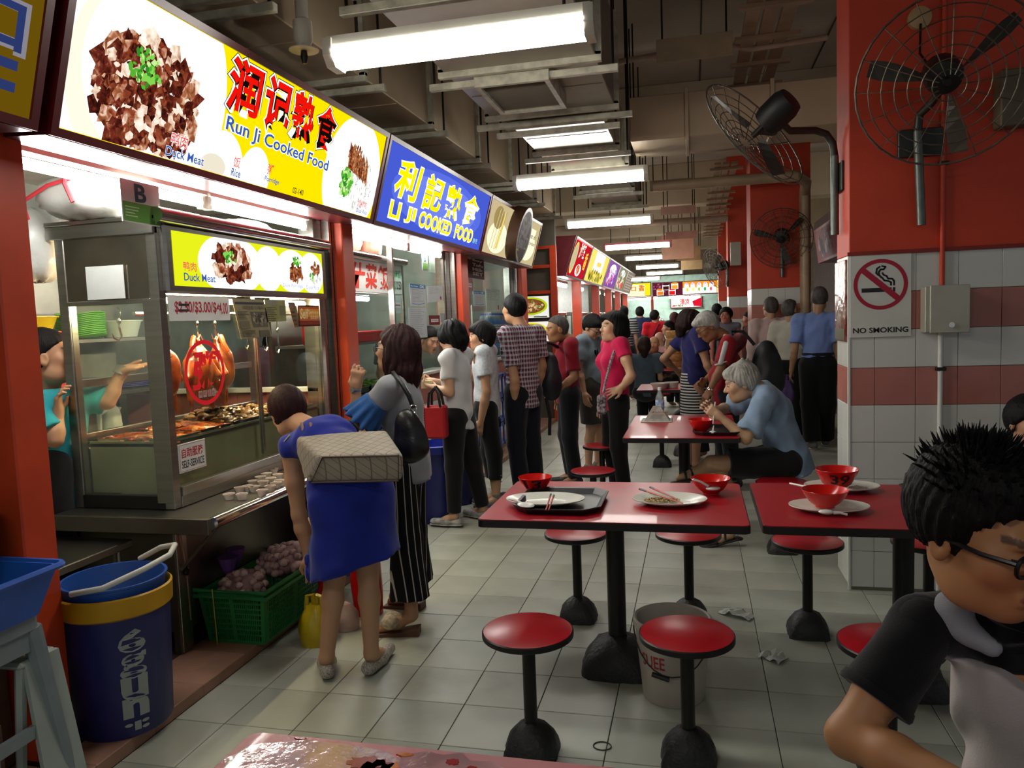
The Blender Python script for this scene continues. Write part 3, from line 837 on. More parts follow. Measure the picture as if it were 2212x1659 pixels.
spoon((0.537, 2.985, 0.78), (0.489, 2.989, 0.785), 'white spoon on the nearer oval plate', bowl_w=.018)
# middle table of the grey haired man
tray(-.02, .30, 5.05, 5.42, Z1, 'black tray under the grey haired man\'s bowl', BLKT)
bowl(*(0.03, 5.232, 0.76)[:2], Z1 + .006, .085, 'red bowl the grey haired man eats from', h=.08)
spoon((0.11, 5.17, 0.8), (0.103, 5.097, 0.78), 'white spoon beside the grey haired man\'s bowl')
tp = (-0.295, 5.825, 0.75)
N = thing('newspaper_fold', 'newspaper folded into a small tent reserving the table', 'newspaper', tp)
PAP = mat('newsprint', srgb('A8A49A'), .8, var=.12, vscale=40)
put('sheet', (MB().box(tp[0] - .11, tp[0] + .12, tp[1] - .12, tp[1] + .10, .7505, .756, b=.002), PAP), N)
put('tent', (MB().add([(tp[0] - .085, tp[1] - .09, .757), (tp[0] + .10, tp[1] - .09, .757), (tp[0] + .10, tp[1] + .05, .757), (tp[0] - .085, tp[1] + .05, .757), (tp[0] - .02, tp[1] - .03, .865), (tp[0] + .03, tp[1] - .02, .862)],
 [(0, 1, 5, 4), (1, 2, 5), (2, 3, 4, 5), (3, 0, 4), (3, 2, 1, 0)]), PAP), N)
pp = Print((tp[0] - .055, tp[1] - .0935, .772), (.13, 0, 0), (.03, .0352, .068))
pp.text('RedHotNews', .2, .62, .95, .82, ink('8A2A2A'), .01); pp.disc(.12, .72, .05, ink('8A2A2A')); pp.lines_of_text(.05, .05, .95, .55, 6, ink('6A6660')); pp.done('print', N)
bt = (tp[0] + .02, tp[1] + .17, .75)
W = thing('water_bottle', 'clear plastic water bottle with blue label behind the newspaper', 'bottle', bt)
PET = mat('clear_plastic', srgb('C8D2D6'), .12, trans=.75, spec=.5)
put('bottle_body', (MB().lathe([(.03, 0), (.033, .01), (.033, .05), (.030, .06), (.033, .07), (.033, .14), (.030, .16), (.014, .20), (.013, .215)], (bt[0], bt[1], Z1), 20), PET), W, smooth=True)
put('label', (MB().lathe([(.0335, .075), (.0335, .135)], (bt[0], bt[1], Z1), 20), mat('blue_white_label', srgb('3F78B8'), .4, var=.7, vscale=30, col2=srgb('D8DCE0'))), W, smooth=True)
put('cap', (MB().lathe([(.015, .212), (.015, .232), (0, .233)], (bt[0], bt[1], Z1), 16), mat('white_cap', srgb('D0D4D6'), .4)), W, smooth=True)
# sauce on the wet table
ss = thing('sauce_spill', 'red and orange sauce smeared on the wet front table', 'spill', (-.6, 1.2, .751))
def smear(cx, cy, rx, ry, m, n=26, jit=.35, z=.7512):
 pts = []
 for k in range(n):
  a = 2 * PI * k / n; q = 1 + random.uniform(-jit, jit) * .6; pts.append((cx + rx * q * math.cos(a), cy + ry * q * math.sin(a)))
 return MB().prism(pts, 'z', .7502, z)
WET = mat('pale_wet_film', srgb('B48A8C'), .06, var=.25, vscale=14, bump=.25, bscale=22, coat=.5)
put('wet_film', (smear(-.68, 1.19, .185, .09, WET, jit=.1, z=.7508), WET), ss)
put('wet_film', (smear(-.45, 1.18, .13, .10, WET, jit=.2, z=.7507), WET), ss)
RS = mat('red_sauce', srgb('8E1014'), .15, var=.3, vscale=30); OS = mat('orange_sauce', srgb('C86A08'), .12, var=.2, vscale=40)
for cx, cy, rx, ry, m in ((-.595, 1.225, .035, .02, RS), (-.57, 1.195, .03, .045, RS), (-.545, 1.19, .028, .04, OS), (-.525, 1.165, .02, .02, OS), (-.44, 1.255, .012, .010, RS), (-.40, 1.24, .010, .008, RS), (-.43, 1.17, .04, .02, RS), (-.76, 1.28, .012, .004, RS), (-.535, 1.262, .015, .006, OS)):
 put('sauce', (smear(cx, cy, rx, ry, m, z=.7516), m), ss)

# ---- bucket under the stool, litter on the floor
bx = (-0.11, 3.056, 0)
PB = mat('white_bucket_plastic', srgb('B9AFA2'), .5, var=.10, vscale=6)
K = thing('plastic_bucket', 'white plastic bucket with red writing under the stool', 'bucket', (bx[0], bx[1], 0))
bz = (bx[0], bx[1], .0)
put('pail', (MB().lathe([(.118, 0), (.122, .004), (.150, .30), (.157, .30), (.157, .325), (.150, .33), (.143, .325), (.116, .01), (0, .01)], bz, 36), PB), K, smooth=True)
put('handle', (MB().tube([(bx[0] + .155 * math.cos(a), bx[1] + .155 * math.sin(a), .315 - .17 * math.sin((a - PI) / PI * PI) ** 1) for a in [PI + k * PI / 14 for k in range(15)]], .003, 6), mat('bucket_wire', srgb('4A4642'), .4, .8)), K, smooth=True)
put('grip', (MB().tube([(bx[0] - .075, bx[1] - .148, .150), (bx[0] - .01, bx[1] - .165, .140)], .010, 8), BLACKM), K, smooth=True)
co, F, asp = text2d('SUEE', .012)[:3]
vv = []
for a, b_ in co:
 zz = .16 + .05 * float(b_); rr = .1225 + (.150 - .122) * zz / .3 + .001; th = -PI / 2 - .95 + float(a) * .75
 vv.append((bx[0] + rr * math.cos(th), bx[1] + rr * math.sin(th), zz))
put('writing', (MB().add(vv, F), ink('A0302A')), K)
def tissue(p, w, l, label, rz):
 n, mm = 9, 5; v = []; F = []
 for i in range(n):
  for j in range(mm):
   x, y = (i / (n - 1) - .5) * l, (j / (mm - 1) - .5) * w * random.uniform(.8, 1.1)
   z = .004 + random.uniform(0, .028) * (.3 + math.sin(PI * i / (n - 1)))
   v.append((p[0] + x * math.cos(rz) - y * math.sin(rz), p[1] + x * math.sin(rz) + y * math.cos(rz), z))
 for i in range(n - 1):
  for j in range(mm - 1): F.append((i * mm + j, (i + 1) * mm + j, (i + 1) * mm + j + 1, i * mm + j + 1))
 o = solo('used_tissue', MB().add(v, F), mat('tissue_paper', srgb('C0C2BC'), .9, var=.05), label, 'tissue', 'used tissues on the floor')
 md = o.modifiers.new('thick', 'SOLIDIFY'); md.thickness = .002
tissue((0.179, 3.934, 0), .07, .17, 'long flattened tissue lying on the floor tiles', -.55)
tissue((0.309, 3.457, 0), .085, .11, 'small crumpled tissue on the floor by the stool', -.6)
rb = (-0.351, 2.627, 0)
solo('rubber_band', MB().tube([(rb[0] + .032 * math.cos(a), rb[1] + .027 * math.sin(a), .003) for a in [k * PI / 12 for k in range(24)]], .0022, 6, closed=True), mat('dark_rubber', srgb('3A2E24'), .7), 'brown rubber band lying on the floor', 'rubber band', smooth=True)

# ================================================================ backlit stall signs
def signbox(y0, y1, label, xb=-2.07, zb=2.215, xt=-1.91, zt=2.785, border=.03, frame=MAROON):
 S = thing('signboard', label, 'sign', ((xb + xt) / 2, (y0 + y1) / 2, zb), 'stall signboards')
 put('box', (MB().prism([(xb - .012, zb), (xt - .012, zt), (xt - .26, zt + .01), (xb - .22, zb + .01)], 'y', y0, y1), frame), S)
 d = Vector((xt - xb, 0, zt - zb)); L = d.length; d.normalize(); n = Vector((d.z, 0, -d.x))
 def bar(a0, a1, b0, b1):
  v = []
  for nn in (-.012, .010):
   for a, b in ((a0, b0), (a1, b0), (a1, b1), (a0, b1)):
    p = Vector((xb, a, zb)) + d * b + n * nn; v.append(tuple(p))
  return MB().add(v, [(0, 3, 2, 1), (4, 5, 6, 7), (0, 1, 5, 4), (1, 2, 6, 5), (2, 3, 7, 6), (3, 0, 4, 7)])
 for q in ((y0, y1, 0, border), (y0, y1, L - border, L), (y0, y0 + border, border, L - border), (y1 - border, y1, border, L - border)):
  put('frame_bar', (bar(*q), frame), S)
 p = Print((xb, y0 + border, zb) , (0, y1 - y0 - 2 * border, 0), (xt - xb, 0, zt - zb))
 return S, p
WH = lit('FFFFFF', 1.1); CREAM = lit('EFE6D2'); YEL = lit('F2D800', .95); YELD = lit('C9A60A', .8)
DUCK = [photo('photo_duck_%d' % i, c, sc) for i, (c, sc) in enumerate(((('1A0806', '5A2016', '8A4428'), 34), (('2A0C0A', '6E2A1C', 'C08A6A'), 28), (('120605', '3E140E', '7A3420'), 40), (('3A120C', '8A4026', 'E0B898'), 22), (('240A08', '5E2418', '9A5A3C'), 46), (('4A1C12', 'A0603E', 'E8CDB4'), 30),
 (('8A5A40', 'E0C4AC', 'FAF0E6'), 30), (('A87858', 'E8D2BC', 'FFF8F0'), 24), (('1A0806', '44160E', '8A3A20'), 50)))]
HERB = [lit(h) for h in ('4FA22E', '78C24A', '2F7F22', 'B8DC8A')]
RICE = [photo('photo_rice', ('6A6A68', 'D8D8D4', 'FFFFFF'), 90), lit('F4F4F2', .9), lit('C8C8C4', .9)]
REDT = lit('E01208', .95); BLUET = lit('3558A8', .9); BLK = lit('1A1208', .5)
DUCK2 = [photo('photo_roast_%d' % i, c, 60) for i, c in enumerate((('4A1A0E', '8A4A2A', 'C08A5A'), ('2A0E08', '6A2E18', 'A8683E'), ('6A3018', 'A8683C', 'D8A878')))]
# --- yellow duck stall sign
S1, p = signbox(2.165, 4.765, 'yellow backlit signboard with a heap of duck meat and red characters')
Lp = p.lu
def U(y): return (y - 2.195) / Lp
clip = (0, .055, 1, .945)
p.rect(0, .05, 1, .95, YEL)
p.disc(U(2.6), .46, .46 / Lp, WH, rv=.84, clip=clip, n=60)
p.disc(U(2.59), .44, .40 / Lp, CREAM, rv=.66, clip=clip, n=50)
p.disc(U(2.64), .52, .385 / Lp, WH, rv=.60, clip=clip, n=50)
p.disc(U(3.10), .05, .17 / Lp, WH, rv=.33, clip=clip, n=40); p.disc(U(3.36), .10, .13 / Lp, WH, rv=.25, clip=clip, n=40)
p.disc(U(3.04), .10, .09 / Lp, lit('DAD2BE'), rv=.09, clip=clip, n=30)
p.disc(U(4.38), .40, .37 / Lp, WH, rv=.60, clip=clip, n=60)
p.food(U(2.585), .40, .27 / Lp, .31, DUCK[:6], 40, .085 / Lp)
p.food(U(2.585), .40, .29 / Lp, .34, DUCK, 130, .052 / Lp)
p.food(U(2.585), .40, .28 / Lp, .32, DUCK, 150, .026 / Lp)
p.food(U(2.53), .55, .085 / Lp, .11, HERB, 60, .016 / Lp)
p.food(U(4.44), .33, .18 / Lp, .28, RICE, 130, .016 / Lp)
p.food(U(4.24), .32, .075 / Lp, .14, HERB, 70, .022 / Lp)
for k in range(6):
 yy = 4.20 + k * .047
 p.poly([(U(yy), .72 - k * .012), (U(yy + .05), .66 - k * .02), (U(yy + .075), .45 - k * .02), (U(yy + .02), .47 - k * .012)], DUCK2[k % 3])
 p.poly([(U(yy + .012), .70 - k * .012), (U(yy + .035), .67 - k * .02), (U(yy + .06), .47 - k * .02), (U(yy + .035), .48 - k * .012)], DUCK2[(k + 1) % 3])
p.food(U(4.30), .60, .10 / Lp, .10, DUCK2, 50, .018 / Lp, ang=1.2)
for ch, yc, hw in (('润', 3.125, .115), ('记', 3.395, .105), ('熟', 3.64, .10), ('食', 3.885, .095)):
 for w_, m_ in ((.085, BLK), (.07, WH), (.038, BLK)): p.text(ch, U(yc - hw), .535, U(yc + hw), .895, m_, w_)
 p.text(ch, U(yc - hw) - .001, .540, U(yc + hw) - .001, .90, REDT, .022)
p.text('Run Ji Cooked Food', U(3.022), .345, U(3.985), .485, WH, .045, slope=-.02)
p.text('Run Ji Cooked Food', U(3.03), .352, U(3.98), .478, BLUET, .018, slope=-.02)
p.text('鸭肉', U(2.70), .145, U(2.80), .235, WH, .04); p.text('鸭肉', U(2.70), .145, U(2.80), .235, lit('D8504A'), .008)
p.text('Duck Meat', U(2.68), .075, U(2.92), .135, WH, .04); p.text('Duck Meat', U(2.68), .075, U(2.92), .135, BLUET, .012)
p.text('饭', U(3.125), .135, U(3.175), .215, lit('D8504A'), .008); p.text('Rice', U(3.12), .068, U(3.19), .125, BLUET, .012)
p.text('粥', U(3.40), .165, U(3.45), .245, lit('D8504A'), .008); p.text('Porridge', U(3.39), .095, U(3.52), .145, BLUET, .012)
p.text('02-140', U(3.66), .075, U(3.77), .125, BLK, .008)
p.text('卤鸭肉', U(4.43), .135, U(4.56), .205, lit('D8605A'), .006); p.text('Duck Rice', U(4.43), .075, U(4.58), .118, BLUET, .010)
p.done('print', S1)
# --- neighbouring sign at the picture edge
S0, p = signbox(.75, 2.115, 'dim yellow signboard with blue characters at the left edge')
D0 = lit('8A6A10', .42); B0 = lit('3A4A8A', .45)
p.rect(0, .05, 1, .95, D0)
for c, yc in (('鸡', 1.25), ('饭', 1.62)):
 p.text(c, (yc - .15 - .78) / p.lu, .45, (yc + .15 - .78) / p.lu, .85, B0, .03)
p.text('口', (1.86 - .78) / p.lu, .36, (2.03 - .78) / p.lu, .60, lit('B8B4C0', .4), .06); p.text('口', (1.87 - .78) / p.lu, .37, (2.02 - .78) / p.lu, .59, B0, .03)
for v in (.16, .27): p.rect((1.72 - .78) / p.lu, v, (2.02 - .78) / p.lu, v + .05, B0)
p.done('print', S0)
# --- blue sign
S2, p = signbox(4.785, 7.365, 'blue backlit signboard with yellow characters')
BL = lit('4458C8', .9); BL2 = lit('6A7CE0', .95); YT = lit('FFE000', 1.0)
p.rect(0, .05, 1, .95, BL); p.disc(.5, .5, .44, lit('5468D4', .95), rv=.40)
p.disc(.5, .5, .36, BL2, rv=.32)
def U2(y): return (y - 4.815) / p.lu
for ch, yc, hw, vc in (('利', 5.23, .20, .615), ('記', 5.78, .19, .60), ('熟', 6.28, .19, .60), ('食', 6.80, .20, .60)):
 p.text(ch, U2(yc - hw), vc - .215, U2(yc + hw), vc + .215, WH, .05, shear=.12); p.text(ch, U2(yc - hw), vc - .21, U2(yc + hw), vc + .21, YT, .028, shear=.12)
for wd, a, b in (('LI', 5.02, 5.20), ('JI', 5.32, 5.50), ('COOKED', 5.60, 6.38), ('FOOD', 6.50, 7.03)):
 p.text(wd, U2(a), .135, U2(b), .325, WH, .06); p.text(wd, U2(a) + .002, .145, U2(b) - .002, .315, YT, .030)
p.text('静烹', U2(7.07), .14, U2(7.22), .22, lit('9AD0D8', .9), .01)
p.done('print', S2)
# --- bean drinks sign
S3, p = signbox(7.39, 9.90, 'cream backlit drinks signboard with a round brown bean emblem')
CR = lit('C8B68A', .85); CR2 = lit('F4ECC8', 1.0)
p.rect(0, .05, 1, .95, CR)
p.disc(.20, .36, .16, CR2, rv=.28, clip=clip); p.disc(.80, .42, .16, CR2, rv=.30, clip=clip)
p.disc(.16, .7, .08, lit('A8905A', .8), rv=.2, clip=clip)
for k in range(7): p.line([(.10 + k * .02, .15), (.14 + k * .022, .85)], .012, lit('E8DCA0', .9) if k % 2 else lit('9A8450', .8))
p.poly([(.19, .15), (.23, .2), (.26, .8), (.24, .82)], lit('D8C060', 1)); p.rect(.78, .55, .92, .80, CR2)
p.text('the finest of', .66, .60, .93, .70, lit('4A3A20', .6), .012)
p.text('freshly made soy products', .60, .44, .95, .54, lit('4A3A20', .6), .012)
p.done('print', S3)
E3 = thing('round_emblem', 'round dark brown emblem drum on the drinks signboard', 'sign', (-1.88, 8.50, 2.25))
d = Vector((.16, 0, .57)).normalized(); nn = Vector((d.z, 0, -d.x))
c0 = Vector((-1.985, 8.56, 2.535))
put('drum', (MB().lathe([(.30, -.02), (.31, 0), (.31, .13), (0, .13)], tuple(c0), 40, axis=tuple(nn)), mat('brown_emblem', srgb('4A2E20'), .5, var=.15)), E3, smooth=True)
f0 = c0 + nn * .131
p = Print(tuple(f0 - Vector((0, .31, 0)) - d * .31), (0, .62, 0), tuple(d * .62))
p.disc(.5, .5, .5, mat('emblem_grey_ring', srgb('8A8684'), .4, var=.05), n=48); p.disc(.5, .5, .43, ink('171012'), n=48)
p.disc(.56, .16, .20, ink('3A1E14'), rv=.16)
for c, a, b, v0, v1 in (('S', .20, .42, .50, .80), ('o', .40, .58, .46, .68), ('y', .56, .78, .44, .74), ('BeanZ', .16, .84, .26, .47)):
 p.text(c, a, v0, b, v1, ink('9A9296'), .05 if len(c) == 1 else .03)
p.disc(.70, .80, .06, ink('9A9296'), rv=.09); p.poly([(.12, .20), (.30, .27), (.24, .22), (.34, .20)], ink('D8B420')); p.poly([(.2, .14), (.32, .12), (.22, .07)], ink('D8B420'))
p.done('print', E3)
# --- far row of signs beyond the side aisle
far = [(12.25, 14.2, 'B81A2A', 'red backlit sign with bowls and satay at the far stalls'), (14.25, 17.2, 'F4E070', 'pale yellow backlit sign with dishes at the far stalls'), (17.25, 19.7, '8A5AA0', 'purple dessert photo sign at the far stalls'),
       (19.75, 22.1, '8A8A70', 'green and red dish photo sign at the far stalls'), (22.15, 24.6, '8A7A6A', 'brown text sign at the end of the far stalls')]
for k, (a, b, c, lab) in enumerate(far):
 S, p = signbox(a, b, lab, xb=-2.02, zb=2.22, xt=-1.80, zt=2.85, frame=MAROON)
 p.rect(0, .05, 1, .95, lit(c, .9))
 if k == 0:
  p.disc(.16, .5, .12, lit('E8D060'), rv=.40); p.disc(.16, .5, .10, lit('B8B090'), rv=.34); p.text('沙爹王', .36, .55, .66, .92, lit('F0F0E0'), .03)
  p.disc(.55, .24, .16, WH, rv=.16); p.food(.55, .24, .10, .10, [lit('E08030'), lit('C05020')], 16, .03); p.text('香', .76, .30, .92, .75, lit('F0C040'), .03)
  p.rect(0, .05, .012, .95, lit('FF6060', 2)); p.rect(0, .93, 1, .95, lit('FF6060', 2))
 elif k == 1:
  p.rect(.25, .40, .75, .95, WH); p.food(.5, .25, .35, .14, [lit('7A8A30'), lit('B89A30'), lit('4A5A20')], 40, .03); p.rect(.40, .55, .62, .68, lit('E8C860'))
 elif k == 4:
  for v in range(7): p.rect(.1, .15 + v * .11, .9, .20 + v * .11, lit('B0A494', .9))
 else:
  p.disc(.5, .62, .30, WH, rv=.26); p.disc(.45, .3, .3, lit('C8C0E0'), rv=.2)
  p.food(.5, .4, .4, .3, [lit(h) for h in (('6A4AB0', 'D04AA0', 'F0E8F0', '9A3A5A') if k == 2 else ('E05030', 'F0E8D0', '4A8A50', '9A5A3A'))], 50, .05)
 p.done('print', S)
put('end_panel', (MB().prism([(-2.02, 2.22), (-1.80, 2.85), (-2.55, 2.86), (-2.55, 2.23)], 'y', 12.16, 12.24), mat('dark_red_panel', srgb('7A1420'), .5, var=.1)), bpy.data.objects['signboard.004'])
for k, (y0, y1) in enumerate(((12.3, 14.2), (14.4, 17.0), (17.3, 19.6), (19.8, 22.0), (22.2, 24.5))):
 o = ['first', 'second', 'third', 'fourth', 'fifth'][k]
 post(-2.22, -2.06, y1, y1 + .16, 0, 2.24, 'red post at the far side of the %s distant stall' % o)
 L = thing('tube_light', 'bright tube light under the sign of the %s distant stall' % o, 'tube light', (-2.3, (y0 + y1) / 2, 2.1), 'stall tube lights')
 put('tube', (MB().tube([(-2.25, y0 + .2, 2.12), (-2.25, y0 + 1.4, 2.12)], .028, 8), emitter('stall_tube', (1, .98, .94), STALL_TUBE)), L)
 put('batten', (MB().box(-2.28, -2.22, y0 + .15, y0 + 1.45, 2.155, 2.20), FIXW), L)
 C = thing('stall_counter', 'steel counter and glass case of the %s distant stall' % o, 'counter', (-2.4, (y0 + y1) / 2, 0))
 put('body', (MB().box(-2.75, -2.25, y0 + .05, y1 - .05, 0, .95, b=.01), STEEL), C)
 put('glass_case', (MB().box(-2.7, -2.3, y0 + .15, y1 - .3, .95, 1.6), GLASS), C)
 put('case_top', (MB().box(-2.72, -2.28, y0 + .13, y1 - .28, 1.6, 1.66, b=.01), STEEL), C)
 for yy in (y0 + .14, (y0 + y1) / 2, y1 - .31): put('upright', (MB().box(-2.31, -2.28, yy, yy + .035, .95, 1.62), STEEL), C)
tag(put('wall_far_stalls', (MB().box(-3.6, -3.5, 11.45, 26.0, 0, 3.0), mat('pale_stall_wall', srgb('B8BCB6'), .5, var=.12))), 'pale back wall of the distant stalls', kind='structure')
# --- end wall signs
def endsign(x0, x1, y, z0, z1, label):
 S = thing('signboard', label, 'sign', ((x0 + x1) / 2, y, z0), 'stall signboards')
 put('box', (MB().box(x0 - .03, x1 + .03, y + .005, y + .2, z0 - .03, z1 + .03, b=.005), MAROON), S)
 return S, Print((x0, y, z0), (x1 - x0, 0, 0), (0, 0, z1 - z0))
S, p = endsign(-2.35, -1.53, 28.0, 2.25, 2.70, 'yellow backlit sign with two orange characters at the hall end')
p.rect(0, 0, 1, 1, lit('F4D820')); p.rect(0, 0, .75, .9, lit('FFF8C0')); p.text('口', .18, .42, .38, .72, lit('D06A18'), .03); p.text('香', .50, .38, .74, .88, lit('D06A18'), .03); p.done('print', S)
S, p = endsign(-1.44, -.42, 28.0, 2.23, 2.68, 'drinks photo sign with coffee and tea cups at the hall end')
p.rect(0, 0, 1, 1, lit('5A1A2A')); p.food(.3, .6, .3, .35, [lit('9A4A6A'), lit('C890A0'), lit('3A0A18')], 60, .03)
for u, v, c in ((.25, .3, 'E07820'), (.66, .3, 'E01818'), (.45, .7, '3A1A1A'), (.75, .75, 'E0A030')):
 p.rect(u - .12, v - .28, u + .12, v + .18, WH); p.rect(u - .10, v - .26, u + .10, v + .02, lit(c)); p.disc(u, v + .16, .12, lit(c), rv=.08)
p.done('print', S)
S, p = endsign(-.40, .95, 28.0, 2.25, 2.68, 'orange drinks menu sign at the hall end')
p.rect(0, 0, 1, 1, lit('F09020')); p.rect(0, 0, .86, .5, WH); p.rect(.88, 0, 1, 1, lit('F8F080'))
for k in range(5): p.disc(.1 + k * .16, .62, .06, WH, rv=.3); p.text('凉奶豆花茶'[k], .06 + k * .16, .72, .14 + k * .16, .92, lit('C86AB0'), .02); p.disc(.12 + k * .15, .35, .03, lit(('F0D020', 'F0E060', '9AC050', '30A060', 'E05060')[k]), rv=.15)
p.done('print', S)
S, p = endsign(-.85, .25, 29.42, 1.80, 2.14, 'white and red poster inside the drinks stall')
p.rect(0, 0, 1, 1, WH); p.text('清凉', .30, .2, .6, .9, lit('E03020'), .02); p.poly([(.7, .6), (1, 1), (1, 0), (.75, .1)], lit('D01830')); p.food(.2, .15, .18, .12, [lit('40A040'), lit('E04030')], 20, .03); p.done('print', S)
C = thing('stall_counter', 'bright steel counter of the drinks stall at the hall end', 'counter', (-.3, 28.2, 0))
put('body', (MB().box(-2.3, .9, 28.0, 28.5, 0, 1.0, b=.01), STEEL), C); put('shelf', (MB().box(-2.3, .9, 29.0, 29.3, 1.3, 1.34), STEEL), C)
for k in range(5): put('urn', (MB().lathe([(.12, 1.0), (.12, 1.35), (.05, 1.42), (0, 1.44)], (-1.2 + k * .42, 28.3, 0), 14), STEEL), C, smooth=True)
tag(put('wall_end_stall', (MB().box(-2.6, 1.0, 29.6, 29.7, 0, 3), mat('mint_stall_wall', srgb('A8C8B8'), .5, var=.1))), 'mint green back wall of the end stalls', kind='structure')
for k in range(2):
 L = thing('tube_light', ['bright tube light inside the yellow end stall', 'bright tube light inside the drinks end stall'][k], 'tube light', (-1.9 + k * 1.4, 28.6, 2.15), 'stall tube lights')
 put('tube', (MB().tube([(-2.4 + k * 1.5, 28.5, 2.15), (-1.3 + k * 1.5, 28.5, 2.15)], .03, 8), emitter('stall_tube', (1, .98, .94), STALL_TUBE)), L)
 put('batten', (MB().box(-2.45 + k * 1.5, -1.25 + k * 1.5, 28.47, 28.53, 2.185, 2.23), FIXW), L); put('rod', (MB().tube([(-1.85 + k * 1.5, 28.5, 2.2), (-1.85 + k * 1.5, 28.5, 4.3)], .01, 6), BLACKM), L)
post(-1.52, -1.43, 28.0, 28.12, 0, 2.22, 'red post between the two end stalls')
# food posters on the side wall
for k, (z0, z1, lab) in enumerate(((1.56, 1.90, 'upper poster of chopped carrot cake with green border'), (1.18, 1.52, 'lower poster of dark fried noodles with yellow border'))):
 S = thing('food_poster', lab, 'poster', (-2.38, 11.25, z0), 'food posters on the panel wall')
 put('board', (MB().box(-2.70, -2.10, 11.245, 11.262, z0, z1, b=.002), STEEL), S)
 p = Print((-2.69, 11.2445, z0 + .01), (.58, 0, 0), (0, 0, z1 - z0 - .02))
 p.rect(0, 0, 1, 1, lit('F0F0E8', .8)); p.disc(.5, .55, .46, lit('B8D010' if k == 0 else 'E8D820', .8), rv=.42); p.disc(.5, .55, .40, lit('8A5A30', .6), rv=.34)
 p.food(.5, .55, .34, .28, [lit(h, .7) for h in (('A8603A', '7A3A1E', 'D8A070', 'E8C890', '5A9A3A') if k == 0 else ('3A2A18', '6A4A28', '8A6A40', '4A6A28'))], 90, .04)
 p.rect(.1, .06, .75, .13, lit('D8D8C8', .8)); p.rect(.6, .02, .95, .07, lit('4A4A40', .6)); p.done('print', S)

# ================================================================ bodies: smooth blended volumes turned into one surface
def V3(p): return np.array(p, 'f')
def unit(v):
 v = np.array(v, float); return v / (np.linalg.norm(v) + 1e-12)

